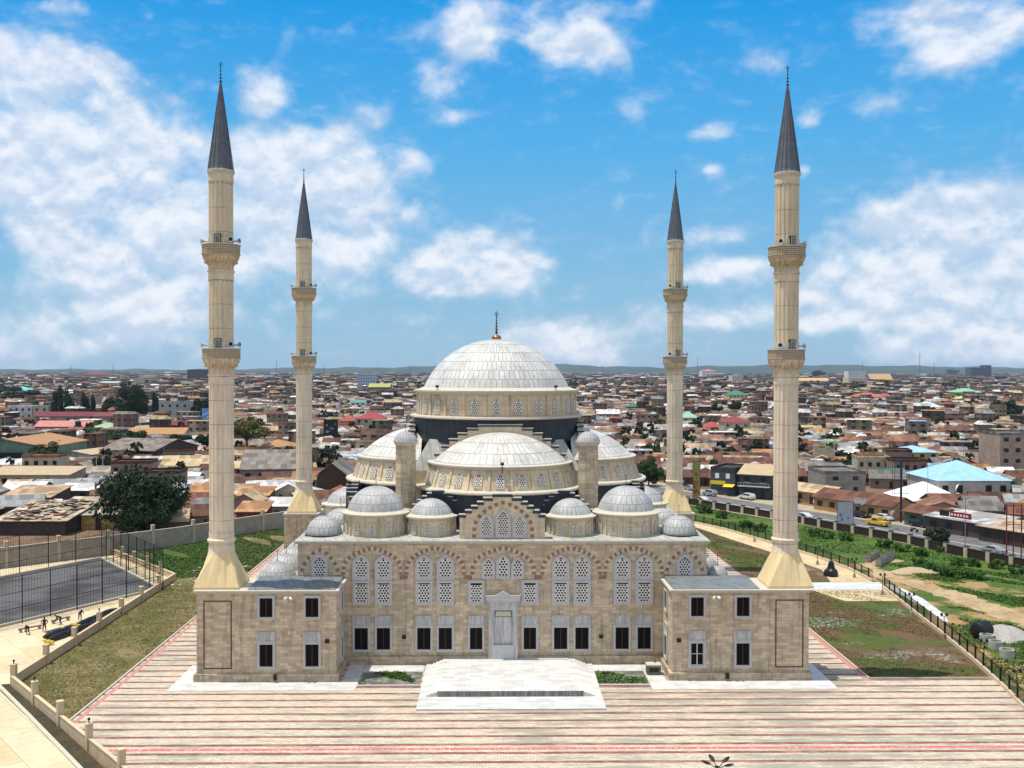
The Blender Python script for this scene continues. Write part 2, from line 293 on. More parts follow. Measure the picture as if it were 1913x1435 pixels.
def pyr_mat():
    m, nt, b = bare('yellow_cream_base_plaster', 0.85); p = pos(nt); n = noise(nt, vmt(nt, 'MULTIPLY', p, (1.5, 1.5, 0.4)), 1.0, 6, 0.65)
    v = mth(nt, 'MULTIPLY_ADD', mth(nt, 'SUBTRACT', n, 0.5), 0.5, 1.0)
    nt.links.new(N(nt, 'ShaderNodeHueSaturation', ins={'Color': (0.72, 0.565, 0.315, 1), 'Value': v}).outputs[0], b.inputs['Base Color']); return m
PYR = pyr_mat()
def spire_mat():
    m, nt, b = bare('dark_blue_grey_lead_spire', 0.45); b.inputs['Metallic'].default_value = 0.0; b.inputs['Roughness'].default_value = 0.55
    o = N(nt, 'ShaderNodeTexCoord').outputs['Object']; s = N(nt, 'ShaderNodeSeparateXYZ', ins={0: o})
    f = mth(nt, 'ABSOLUTE', mth(nt, 'SUBTRACT', mth(nt, 'FRACT', mth(nt, 'MULTIPLY', s.outputs[2], 0.5)), 0.5)); l = ramp(nt, f, 0.0, 0.03, 1, 0)
    n = noise(nt, pos(nt), 1.5, 6); v = mth(nt, 'ADD', mth(nt, 'MULTIPLY_ADD', mth(nt, 'SUBTRACT', n, 0.5), 0.9, 1.0), mth(nt, 'MULTIPLY', l, 0.35))
    nt.links.new(N(nt, 'ShaderNodeHueSaturation', ins={'Color': (0.115, 0.13, 0.155, 1), 'Value': v}).outputs[0], b.inputs['Base Color']); return m
SPIRE = spire_mat()
def parapet_mat():
    m, nt, b = bare('pierced_parapet_stone', 0.85); o = N(nt, 'ShaderNodeTexCoord').outputs['Object']; s = N(nt, 'ShaderNodeSeparateXYZ', ins={0: o})
    a = mth(nt, 'MULTIPLY', mth(nt, 'ARCTAN2', s.outputs[1], s.outputs[0]), 16/(2*math.pi)*3)
    cv = N(nt, 'ShaderNodeCombineXYZ', ins={0: a, 1: mth(nt, 'MULTIPLY', s.outputs[2], 3.4)}).outputs[0]
    vo = N(nt, 'ShaderNodeTexVoronoi', feature='DISTANCE_TO_EDGE', ins={'Vector': cv, 'Scale': 1.35, 'Randomness': 0.35}).outputs['Distance']
    c = mixc(nt, ramp(nt, vo, 0.10, 0.2), (0.54, 0.45, 0.31), (0.17, 0.13, 0.085)); nt.links.new(c, b.inputs['Base Color']); return m
PARA = parapet_mat()
# ------------------------------------------------------------------ the mosque
cx = lambda y: -0.12-0.033*(y-3.25)
XC, YC = cx(26), 26.0
mosque = thing('mosque', 'large cream stone mosque with pale lead domes between four minarets', 'mosque', (0, 26, 0)); LOCAL.discard(mosque.name)
def archpts(a, s, h, n=9):
    L = [(-a*(1-u**1.75), s+(h-s)*u**0.8) for u in [i/n for i in range(n+1)]]
    return L+[(-x, z) for x, z in L[-2::-1]]          # left spring, apex, right spring
def outline(w, h, arch, n=9):                          # closed, counter-clockwise seen from the front
    a = w/2
    if not arch: return [(-a, 0), (a, 0), (a, h), (-a, h)]
    P = archpts(a, h-arch, h, n); return [(-a, 0), (a, 0)]+P[::-1]
def frame_mb(w, h, arch, t, front, back, mi=0, mb=None):
    mb = mb or MB(); o = outline(w, h, arch); k = len(o); cz = h*0.45
    i = [(x*(w-2*t)/w, max(t, min(z*(h-2*t)/h+t, h-t))) for x, z in o]
    V = [(x, front, z) for x, z in o]+[(x, front, z) for x, z in i]+[(x, back, z) for x, z in o]+[(x, back, z) for x, z in i]
    F = []
    for a in range(k):
        b = (a+1) % k
        F += [(a, b, k+b, k+a), (b, a, 2*k+a, 2*k+b), (k+a, k+b, 3*k+b, 3*k+a)]
    return mb.add(V, F, mi)
def lattice_mb(w, h, arch, cw, ch, y=-0.06, th=0.05):
    mb = MB(); rows = int(h/ch); A = outline(w, h, arch)
    def half(z):
        if not arch or z < h-arch: return w/2
        u = min(1, max(0, (z-(h-arch))/arch)); return w/2*(1-u**2.1)
    for r in range(rows+1):
        z0 = r*ch; off = 0.5*cw if r % 2 else 0
        n = int(w/cw)+2
        for q in range(-n, n+1):
            x0 = q*cw+off-cw/2; xc = x0+cw/2; zc = z0+ch/2
            if z0+ch > h+0.02 or abs(xc)-cw*0.5 > half(zc): continue
            a0, a1 = max(x0, -w/2), min(x0+cw, w/2)
            if a1-a0 < 0.02: continue
            full = abs(xc)+cw*0.5 <= half(zc)+0.03
            R_ = [(a0, z0), (a1, z0), (a1, z0+ch), (a0, z0+ch)]
            if not full:
                mb.add([(x, y, z) for x, z in R_], [(0, 1, 2, 3)]); continue
            H = [(xc+0.37*cw*math.cos(t), zc+0.43*ch*math.sin(t)) for t in [math.radians(d) for d in (-120, -60, 0, 60, 120, 180)]]
            V = [(x, y, z) for x, z in R_]+[(x, y, z) for x, z in H]+[(x, y+th, z) for x, z in H]
            F = [(0, 1, 5, 4), (1, 6, 5), (1, 2, 7, 6), (2, 3, 8, 7), (3, 9, 8), (3, 0, 4, 9)]
            F = [(0, 1, 5, 4), (1, 6, 5), (1, 2, 6), (2, 7, 6), (2, 3, 8, 7), (3, 9, 8), (3, 0, 9), (0, 4, 9)]
            F += [(4+i, 4+(i+1) % 6, 10+(i+1) % 6, 10+i) for i in range(6)]
            mb.add(V, F)
    return mb
WM = {}
def window(kind, loc, rz=0.0, w=1.9, h=2.7, parent=None, name='window'):
    """one window: frame is the part, what it holds are its sub-parts"""
    key = (kind, w, h)
    if key not in WM:
        if kind in ('arch', 'square', 'drum'):
            a = {'arch': h*0.36, 'square': 0, 'drum': h*0.30}[kind]; t = 0.10*w+0.13 if kind != 'drum' else 0.10
            fm = frame_mb(w, h, a, t, -0.16 if kind != 'drum' else -0.07, 0.03)
            if kind != 'drum': frame_mb(w-0.14, h-0.14, a, t*0.45, -0.21, -0.15, 0, fm)
            iw, ih = w-2*t, h-2*t
            cw = iw/max(3, round(iw/0.29)) if kind != 'drum' else iw/3.0
            lat = lattice_mb(iw+0.04, ih, a*ih/h if a else 0, cw, cw*0.86, -0.07 if kind != 'drum' else -0.045)
            lat.v = [(x, y, z+t) for x, y, z in lat.v]
            pane = MB(); o = outline(w-t, h-t, a); pane.add([(x, -0.012, z+t/2) for x, z in o], [list(range(len(o)))])
            WM[key] = (fm.mesh('window', MARB if kind != 'drum' else CORN), [('lattice', lat.mesh('lattice', WHITE_LAT)), ('pane', pane.mesh('pane', DARKIN))])
        else:
            t = 0.24; hd = 0.0 if kind == 'plain' else h*0.27; hh = h-hd
            fm = frame_mb(w, hh, 0, t, -0.16, 0.03); frame_mb(w-0.16, hh-0.16, 0, t*0.4, -0.21, -0.15, 0, fm)
            fm.v = [(x, y, z) for x, y, z in fm.v]
            subs = []
            pane = MB(); pane.add([(-w/2+t/2, -0.012, t/2), (w/2-t/2, -0.012, t/2), (w/2-t/2, -0.012, hh-t/2), (-w/2+t/2, -0.012, hh-t/2)], [(0, 1, 2, 3)])
            subs.append(('pane', pane.mesh('pane', DARKIN)))
            mu = MB(); mu.box(-0.06, 0.06, -0.06, -0.02, t, hh-t)
            mu.box(-w/2+t, -w/2+t+0.08, -0.05, -0.02, t, hh-t); mu.box(w/2-t-0.08, w/2-t, -0.05, -0.02, t, hh-t); mu.box(-w/2+t+0.08, -0.07, -0.05, -0.02, t, t+0.09); mu.box(0.07, w/2-t-0.08, -0.05, -0.02, t, t+0.09)
            if kind == 'cross': mu.box(-w/2+t+0.08, -0.07, -0.05, -0.02, hh/2, hh/2+0.07); mu.box(0.07, w/2-t-0.08, -0.05, -0.02, hh/2, hh/2+0.07)
            subs.append(('mullion', mu.mesh('mullion', MARB if kind == 'cross' else WOODW)))
            if hd:
                pn = MB(); pn.box(-w/2+0.05, w/2-0.05, -0.10, 0.02, hh+0.004, h-0.06); frame_mb(w, hd-0.01, 0, 0.10, -0.14, 0.02, 0, pn)
                k0 = len(pn.v)-len(outline(1, 1, 0))*4
                pn.v = pn.v[:k0]+[(x, y, z+hh+0.005) for x, y, z in pn.v[k0:]]
                subs.append(('marble_panel', pn.mesh('marble_panel', PORTM)))
            WM[key] = (fm.mesh('window', MARB), subs)
    fm, subs = WM[key]; p = parent or mosque; pw = WL[p.name]
    o = inst(name, fm, p, Vector(loc)-pw, rz); WL[o.name] = Vector(loc)
    for nm, me in subs: inst(nm, me, o)
    return o
# walls of the prayer hall
hl, hr, hf, hb = -22.80, 22.50, 3.25, 48.8
wb = MB(); wb.box(hl, hr, hf, hb, 0, 13.38); wb.box(hl-0.02, hr+0.02, hf-0.28, hb+0.02, -0.3, 0.92)
wb.build('hall_wall', STONE, mosque)
cb = MB(); cb.box(hl-0.22, hr+0.22, hf-0.22, hb+0.22, 13.384, 13.56); cb.box(hl-0.38, hr+0.38, hf-0.38, hb+0.38, 13.562, 13.70)
cb.build('cornice', CORN, mosque)
rb = MB(); o_ = [(hl-0.30, hf-0.30), (hr+0.30, hf-0.30), (hr+0.30, hb+0.30), (hl-0.30, hb+0.30)]; i_ = [(-17, 12), (16.4, 12), (16.4, 40), (-17, 40)]
rb.add([(*p, 13.74) for p in o_]+[(*p, 14.55) for p in i_]+[(*p, 13.70) for p in o_], [(0,1,5,4),(1,2,6,5),(2,3,7,6),(3,0,4,7),(4,5,6,7),(8,9,1,0),(9,10,2,1),(10,11,3,2),(11,8,0,3)])
rb.build('hall_roof', LEAD_ROOF, mosque)
# the front windows
FY = 3.25; cxs = [-15.80, -13.35, -8.88, -6.51]
for sgn in (-1, 1):
    for c in cxs:
        x = c if sgn < 0 else -c-0.24
        window('arch', (x, FY, 9.40), w=1.95, h=2.76); window('square', (x, FY, 6.60), w=1.95, h=2.75); window('headed', (x, FY, 1.42), w=1.95, h=4.0)
    x = -3.10 if sgn < 0 else 2.86
    window('square', (x, FY, 6.62), w=1.86, h=2.72); window('headed', (x, FY, 1.42), w=1.86, h=4.0)
    window('arch', (-20.38 if sgn < 0 else 20.05, FY, 9.52), w=1.86, h=2.66)
    window('arch', (-0.12+sgn*1.62, FY, 9.50), w=1.50, h=2.36)
window('arch', (-0.12, FY, 9.50), w=1.58, h=2.72)
# pointed arches of red and cream blocks
def voussoirs(c, a, zs, za, y, band=0.46, n=19, nm='wall_arch', steep=1.0):
    P = [(-a*(1-u**(2.3*steep)), zs+(za-zs)*u**0.68) for u in [i/40 for i in range(41)]]; P += [(-x, z) for x, z in P[-2::-1]]
    L = [0]
    for i in range(1, len(P)): L.append(L[-1]+math.dist(P[i], P[i-1]))
    def pt(t):
        s_ = t*L[-1]; i = max(1, next(k for k in range(1, len(L)) if L[k] >= s_-1e-9)); f = (s_-L[i-1])/max(1e-9, L[i]-L[i-1])
        return Vector((P[i-1][0]+(P[i][0]-P[i-1][0])*f, P[i-1][1]+(P[i][1]-P[i-1][1])*f)), Vector((P[i][0]-P[i-1][0], P[i][1]-P[i-1][1])).normalized()
    mb = MB()
    for k in range(n):
        red = k % 2 == 0
        t0, t1 = (k+0.02)/n, (k+0.98)/n; (p0, d0), (p1, d1) = pt(t0), pt(t1); n0 = Vector((-d0.y, d0.x)); n1 = Vector((-d1.y, d1.x))
        if abs(p0.x) < 0.5 and abs(p1.x) < 0.5 and p0.x*p1.x < 0: n0 = n1 = Vector((0, 1))
        q = [p0, p1, p1+n1*band, p0+n0*band]
        mb.xz([(c+v.x, v.y) for v in q], y-(0.035 if red else 0.02), y+0.02, 0 if red else 1)
    return mb.build(nm, [REDST, CREAMV], mosque)
for c, a_ in ((-14.60, 2.96), (-7.66, 2.96), (-0.12, 3.2), (7.42, 2.96), (14.36, 2.96)): voussoirs(c, a_, 9.95, 12.70, FY, 0.42, 31)
for c in (-20.38, 20.05): voussoirs(c, 1.85, 9.55, 12.60, FY, 0.40, 21, steep=0.72)
im = MB()
for x in (-11.1, -3.98, 3.74, 10.9): im.box(x-0.42, x+0.42, FY-0.035, FY+0.02, 9.42, 9.86)
im.build('impost_blocks', REDST, mosque)
# portal
pt_ = MB(); px_ = -0.10
pt_.box(px_-1.62, px_-1.12, FY-0.55, FY+0.02, 0.72, 6.9); pt_.box(px_+1.12, px_+1.62, FY-0.55, FY+0.02, 0.72, 6.9); pt_.box(px_-1.12, px_+1.12, FY-0.55, FY+0.02, 6.1, 6.9)
pt_.box(px_-1.12, px_-0.98, FY-0.40, FY+0.02, 2.2, 6.09); pt_.box(px_+0.98, px_+1.12, FY-0.40, FY+0.02, 2.2, 6.09)
portal = pt_.build('portal', PORTM, mosque)
d_ = MB(); d_.box(px_-0.98, px_+0.98, FY-0.24, FY+0.02, 2.30, 6.09); d_.build('portal_panel', PORTM, portal)
d_ = MB(); d_.box(px_-1.12, px_+1.12, FY-0.58, FY+0.02, 0.72, 2.26); d_.build('portal_step', MARB, portal)
d_ = MB(); d_.box(px_-0.90, px_+0.90, FY-0.27, FY-0.24, 5.30, 5.98, 0); d_.box(px_-0.84, px_+0.84, FY-0.29, FY-0.272, 5.36, 5.92, 1); d_.build('name_plate', [BLACK, CORN], portal)
d_ = MB(); zz = 6.92
for k, (e, dz, dy) in enumerate(((1.55, 0.16, 0.62), (1.70, 0.16, 0.78), (1.86, 0.42, 0.95))): d_.box(px_-e, px_+e, FY-dy, FY+0.02, zz, zz+dz-0.004); zz += dz
crest = [(px_-1.95, 7.66), (px_+1.95, 7.66), (px_+1.95, 8.02), (px_+1.75, 7.82)]+[(px_+0.9-0.9*t+0.0, 7.84+0.42*math.sin(t*math.pi/2)**2+0.03*(k % 2)) for k, t in enumerate([i/8 for i in range(9)])]
crest += [(2*px_-x, z) for x, z in crest[:3:-1]][1:]+[(px_-1.75, 7.82), (px_-1.95, 8.02)]
d_.xz(crest, FY-1.0, FY-0.82); d_.build('portal_canopy', MARB, portal)
for k in range(13):
    pass
# stepped gables (dark lead steps with pale tops)
def stepwall(name, c, y0, y1, zb, steps, mats, cap=0.14, dk=0.38, capmat=None, rz=0, about=None):
    mb = MB(); prev = 0.0
    for hw, z in steps:                       # steps from the middle outwards: (half width, top)
        for sg in ((1,) if prev == 0 else (-1, 1)):
            x0, x1 = (-hw, hw) if prev == 0 else (sorted((sg*prev, sg*hw)))
            mb.box(c+x0, c+x1, y0, y1, zb, z-cap-dk, 0)
            ov = 0.0 if prev == 0 else 0.0
            mb.box(c+x0-(0.06 if sg < 0 or prev == 0 else -0.004), c+x1+(0.06 if sg > 0 or prev == 0 else -0.004), y0-0.10, y1+0.10, z-cap-dk-0.02, z-cap+0.002, 1)
            mb.box(c+x0-(0.10 if sg < 0 or prev == 0 else 0), c+x1+(0.10 if sg > 0 or prev == 0 else 0), y0-0.14, y1+0.14, z-cap+0.004, z, 2)
        prev = hw
    if rz:
        R_ = Matrix.Rotation(rz, 3, 'Z'); A_ = Vector(about); mb.v = [tuple(A_+R_ @ (Vector(v)-A_)) for v in mb.v]
    return mb.build(name, mats, mosque)
SM = [STONE_UP, LEAD_DARK, CAPS]
STEPS = [(2.65, 26.0)]+[(2.65+1.30*(k+1)*(1-0.045*k), 26.0-0.40*(k+1)-0.062*(k+1)**2) for k in range(6)]
C0 = (XC, YC, 0)
for k in range(4): stepwall('stepped_arch_wall', XC+(0.45 if k == 0 else 0), YC-11.2, YC-10.5, 17.5, STEPS, SM, 0.12, 0.16, rz=k*math.pi/2, about=C0)
# core under the main dome
kb = MB(); kb.box(XC-10.3, XC+10.3, YC-9.99, YC+9.99, 13.9, 20.2); kb.build('core_wall', STONE_UP, mosque)
kb = MB(); q_ = [(-10.5, -9.98), (10.5, -9.98), (10.5, 9.98), (-10.5, 9.98)]; kb.add([(XC+x, YC+y, 20.21) for x, y in q_]+[(XC+x*0.80, YC+y*0.80, 23.9) for x, y in q_], [(0,1,5,4),(1,2,6,5),(2,3,7,6),(3,0,4,7),(4,5,6,7),(3,2,1,0)]); kb.build('core_roof', LEAD_ROOF, mosque)
def ring(name, c, prof, mats, n=64, a0=0, a1=2*math.pi, smooth=True): 
    mb = MB(); mb.lathe(prof, n, c[:2], a0, a1); return mb.build(name, mats, mosque, org=(c[0], c[1], prof[0][1]), smooth=smooth)
mb = MB(); mb.lathe([(10.9, 23.6), (10.9, 26.5)], 96, C0); mb.lathe([(10.9, 23.62), (0.1, 24.4)], 48, C0); mb.build('under_drum', LEAD_DARK, mosque, org=(XC, YC, 23.6))
ring('drum_ledge', C0, [(10.7, 26.44), (11.32, 26.5), (11.42, 26.62), (11.36, 26.78), (10.5, 26.86)], CORN, 96)
def drum_wall(name, c, r0, r1, z0, z1, n, amin, amax, pil=0.28, win=None, phase=0.0, mat_=None, parent=None):
    """a drum with pilasters between its windows"""
    mb = MB(); full = amax-amin >= 2*math.pi-1e-6; mb.lathe([(r0, z0), (r1, z1)], 96 if full else 64, c, amin, amax); da = (amax-amin)/n
    for i in range(n+(0 if full else 1)):
        a = amin+da*i+phase; hw = 0.5*pil/r0
        for ra, rb_, za, zb_ in ((r0, r1, z0, z1),):
            V = [(c[0]+R_*math.cos(A), c[1]+R_*math.sin(A), Z) for Z, R_ in ((za, ra), (zb_, rb_)) for A, R_ in ((a-hw, R_-0.05), (a-hw, R_+0.15), (a+hw, R_+0.15), (a+hw, R_-0.05))]
            mb.add(V, [(0,1,5,4), (1,2,6,5), (2,3,7,6)])
    o = mb.build(name, mat_ or STONE_UP, mosque, org=(c[0], c[1], z0))
    if win:
        w, h, zz = win; f = (zz-z0)/(z1-z0); rr = r0+(r1-r0)*f+0.01
        for i in range(n):
            a = amin+da*(i+0.5)+phase
            dxy = Vector((math.cos(a), math.sin(a)))
            if dxy.y > 0.30: continue                          # turned away from every view of the photo
            ob = window('drum', (c[0]+(rr+0.015)*dxy.x, c[1]+(rr+0.015)*dxy.y, zz), a+math.pi/2, w, h)
            tilt = math.atan2(r0-r1, z1-z0)
            if tilt > 0.02: ob.rotation_euler = (-tilt, 0, a+math.pi/2)
    return o
drum_wall('drum', C0, 10.48, 10.42, 26.86, 29.55, 24, -math.pi, math.pi, 0.34, (1.02, 1.95, 27.10), phase=math.pi/24*0+math.pi/24)
ring('drum_cornice', C0, [(10.4, 29.5), (10.62, 29.56), (10.66, 29.78), (10.92, 29.86), (10.92, 30.04), (10.2, 30.16), (9.7, 30.40)], CORN, 96)
def cap_prof(rf, zf, rise, n=16, flare=0.0, rim=None):
    R_ = (rf*rf+rise*rise)/(2*rise); ph = math.asin(min(1, rf/R_)); ph = ph if rise <= rf else math.pi-ph
    P = [(max(0.02, R_*math.sin(ph*(1-i/n))), zf+rise-R_*(1-math.cos(ph*(1-i/n)))) for i in range(n+1)]
    return ([rim] if rim else [])+P
def dome(c, rf, zf, rise, m, rim=None, a0=0, a1=2*math.pi, n=72, finial=None, name='dome', parent=None):
    mb = MB(); P = cap_prof(rf, zf, rise, 18, rim=rim); mb.lathe(P, n, c, a0, a1)
    o = mb.build(name, m, parent or mosque, org=(c[0], c[1], zf), smooth=True)
    if finial: finial_on(o, (c[0], c[1], zf+rise), *finial)
    return o
def finial_on(par, p, h, m=None, base=0.0, k=5):
    mb = MB(); x, y, z = p
    if base: mb.lathe([(base, z-0.12), (base*1.02, z+base*0.35), (base*0.8, z+base*0.72), (base*0.3, z+base*0.95), (0.05, z+base*1.05)], 18, (x, y), mi=1); z += base*0.95
    mb.tube((x, y, z-0.1), (x, y, z+h), h*0.014, 6)
    for i in range(k):
        t = i/(k-1); mb.ball((x, y, z+h*(0.10+0.62*t)), h*0.062*(1-0.42*t), 0, 10, 0.9)
    # crescent on top
    cz = z+h*0.88; rr = h*0.07
    for i in range(9):
        a = math.radians(-235+290*i/9+0); b = math.radians(-235+290*(i+1)/9)
        mb.tube((x+rr*math.cos(a), y, cz+rr*math.sin(a)), (x+rr*math.cos(b), y, cz+rr*math.sin(b)), h*0.014, 5)
    return mb.build('finial', [m or DGOLD, GOLD], par, org=p, smooth=True)
dome(C0, 9.62, 30.34, 6.35, LEAD_MAIN, rim=(9.75, 30.30), n=96, finial=(3.15, None, 0.62, 6))
# four half domes
for k in range(4):
    rz = -math.pi/2+k*math.pi/2; d = Vector((math.cos(rz), math.sin(rz))); c = (XC+(0.45 if k == 0 else 0)+d.x*9.6, YC+d.y*9.6, 0)
    if k == 2: continue_back = True
    a0, a1 = rz-math.pi/2-0.02, rz+math.pi/2+0.02
    mb = MB(); mb.lathe([(9.75, 13.9), (9.75, 18.25)], 64, c, a0, a1); mb.build('under_drum', LEAD_DARK, mosque, org=(c[0], c[1], 13.9))
    ring('drum_ledge', c, [(9.6, 18.2), (10.15, 18.27), (10.27, 18.42), (10.2, 18.58), (9.2, 18.72)], CORN, 64, a0, a1)
    if k != 2: drum_wall('drum', c, 9.25, 8.55, 18.72, 21.05, 11, a0+0.02, a1-0.02, 0.30, (0.98, 1.70, 18.98))
    else: ring('drum', c, [(9.25, 18.72), (8.55, 21.05)], STONE_UP, 64, a0, a1)
    ring('drum_cornice', c, [(8.4, 21.0), (8.66, 21.05), (8.72, 21.22), (8.95, 21.30), (8.95, 21.45), (8.3, 21.56), (7.9, 21.78)], CORN, 64, a0, a1)
    dome(c, 8.2, 21.62, 3.55, LEAD_SEMI, rim=(8.7, 21.47), a0=a0, a1=a1, n=64, name='half_dome')
# weight towers
for sx_, sy_ in ((-1, -1), (1, -1), (-1, 1), (1, 1)):
    x, y = XC+sx_*10.85+(0.0 if sx_ < 0 else 0.15), YC+sy_*13.4
    mb = MB(); mb.lathe([(1.27, 13.9), (1.24, 23.65)], 8, (x, y), math.pi/8, math.pi/8+2*math.pi); tw = mb.build('weight_tower', STONE, mosque, org=(x, y, 13.9))
    mb = MB(); mb.lathe([(1.24, 23.6), (1.34, 23.75), (1.45, 23.98), (1.50, 24.1), (1.2, 24.16)], 16, (x, y)); mb.build('tower_cornice', CORN, tw, org=(x, y, 23.6))
    t_ = dome((x, y), 1.42, 24.12, 1.15, LEAD_SM, rim=(1.55, 24.08), n=24, finial=(0.9, None, 0.0, 4), name='tower_cap', parent=tw)
# corner turrets, exedras, gables on the front and, simpler, on the other sides
def turret(x, y, wins=True):
    mb = None
    drum_wall('turret_drum', (x, y, 0), 3.62, 3.58, 13.75, 16.05, 12, -math.pi, math.pi, 0.16, (0.80, 1.45, 14.10) if wins else None, phase=math.pi/12)
    ring('drum_cornice', (x, y, 0), [(3.5, 16.0), (3.66, 16.04), (3.72, 16.16), (3.95, 16.24), (3.97, 16.38), (3.45, 16.50), (3.2, 16.66)], CORN, 48)
    dome((x, y), 3.26, 16.52, 2.75, LEAD_TUR, rim=(3.7, 16.41), n=48, finial=(1.35, None, 0.0, 4), name='turret_dome')
for x, y, w_ in ((-14.72, 8.0, True), (14.12, 8.0, True), (-15.7, 44.0, False), (13.3, 44.0, False)): turret(x, y, w_)
def exedra(x, y, rz, wins=True):
    a0, a1 = rz-math.pi/2, rz+math.pi/2
    drum_wall('exedra_drum', (x, y, 0), 2.72, 2.68, 13.75, 15.75, 5, a0, a1, 0.16, (0.72, 1.30, 14.05) if wins else None)
    ring('drum_cornice', (x, y, 0), [(2.7, 15.7), (2.86, 15.74), (2.92, 15.86), (3.08, 15.92), (3.08, 16.05), (2.6, 16.16), (2.35, 16.3)], CORN, 32, a0, a1)
    dome((x, y), 2.45, 16.18, 1.75, LEAD_TUR, rim=(2.9, 16.07), a0=a0, a1=a1, n=40, name='exedra_dome')
SD = [LEAD_DARK, LEAD_DARK, CAPS]
ex_steps = [(0.62, 18.75)]+[(0.62+0.55*(k+1), 18.75-0.32*(k+1)-0.04*k*k) for k in range(5)]
for k in range(4):
    rz = k*math.pi/2
    def P_(x, y):
        v = Matrix.Rotation(rz, 3, 'Z') @ (Vector((x, y, 0))-Vector(C0)); return v.x+XC, v.y+YC
    for sg in (-1, 1):
        if k == 2: continue
        X_, Y_ = P_(XC+0.52+sg*7.95, 7.35); exedra(X_, Y_, rz-math.pi/2+sg*0.12, k == 0)
        stepwall('stepped_ridge', XC+0.52+sg*7.3, 8.15, 8.75, 14.6, ex_steps, SD, 0.10, rz=rz, about=C0)
    if k != 2:
        if k: stepwall('gable_wall', XC+0.66, 6.7, 9.0, 13.7, [(1.05, 18.6), (2.05, 18.2), (2.72, 17.8), (3.38, 17.4), (4.05, 17.0)], [STONE, LEAD_DARK, CAPS], 0.10, rz=rz, about=C0); continue
        gs = [(1.05, 18.85), (2.05, 18.42), (2.72, 17.96), (3.38, 17.50), (4.05, 17.02), (4.75, 16.55)]
        stepwall('gable_wall', XC+0.66, 3.85, 4.55, 13.7, gs, [STONE_UP, LEAD_DARK, CAPS], 0.08, 0.26, rz=rz, about=C0)
for x, w, h in ((-1.86, 1.62, 2.60), (0.0, 1.72, 3.15), (1.86, 1.62, 2.60)): window('arch', (-0.12+x, 3.85, 13.98), w=w, h=h)
voussoirs(-0.12, 3.05, 13.95, 17.72, 3.85, 0.40, 29, 'gable_arch', steep=1.0)
# small domes on the corners of the hall roof
def smalldome(x, y, r, z, rise, fin=1.25, m=None):
    mb = MB(); mb.lathe([(r+0.18, z-0.12), (r+0.22, z+0.10), (r, z+0.18)], 12, (x, y)); b = mb.build('dome_kerb', LEAD_DARK, mosque, org=(x, y, z))
    dome((x, y), r, z+0.12, rise, m or LEAD_SM, rim=(r+0.25, z+0.11), n=36, finial=(fin, DGOLD if x < 0 else GOLD, 0.0, 4), name='small_dome')
for x, y in ((-20.45, 6.7), (-19.5, 12.9), (20.0, 6.7), (19.0, 12.9), (-21.2, 45.5), (19, 45.5)): smalldome(x, y, 2.02, 13.95, 1.95)
# side galleries with a row of low domes
for sg in (-1, 1):
    xo, xi = (-28.0, hl-0.02) if sg < 0 else (25.7, hr+0.02)
    x0, x1 = min(xo, xi), max(xo, xi)
    g = MB(); g.box(x0, x1, 3.3, 54.0, 0, 8.95); ga = g.build('side_gallery', STONE, mosque)
    g = MB(); g.box(x0-0.2, x1, 3.2, 54.0, 8.954, 9.2); g.build('gallery_cornice', CORN, ga, org=(0, 26, 0))
    g = MB(); xm = (x0+x1)/2+(-0.2 if sg < 0 else 0.2)
    g.add([(x0-0.1, 3.3, 9.206), (x1, 3.3, 9.206), (x1, 54, 9.206), (x0-0.1, 54, 9.206)], [(0, 1, 2, 3)]); g.build('gallery_roof', LEAD_ROOF, ga, org=(0, 26, 0))
    rr = (x1-x0)/2-0.45
    for k in range(10 if sg < 0 else 8):
        y = 5.9+k*(4.9 if sg < 0 else 5.2); dome((xm, y), min(rr, 2.25), 9.22, 1.75 if sg < 0 else 1.2, LEAD_SM, rim=(min(rr, 2.25)+0.15, 9.21), n=36, finial=(1.35, DGOLD, 0.0, 4), name='gallery_dome')
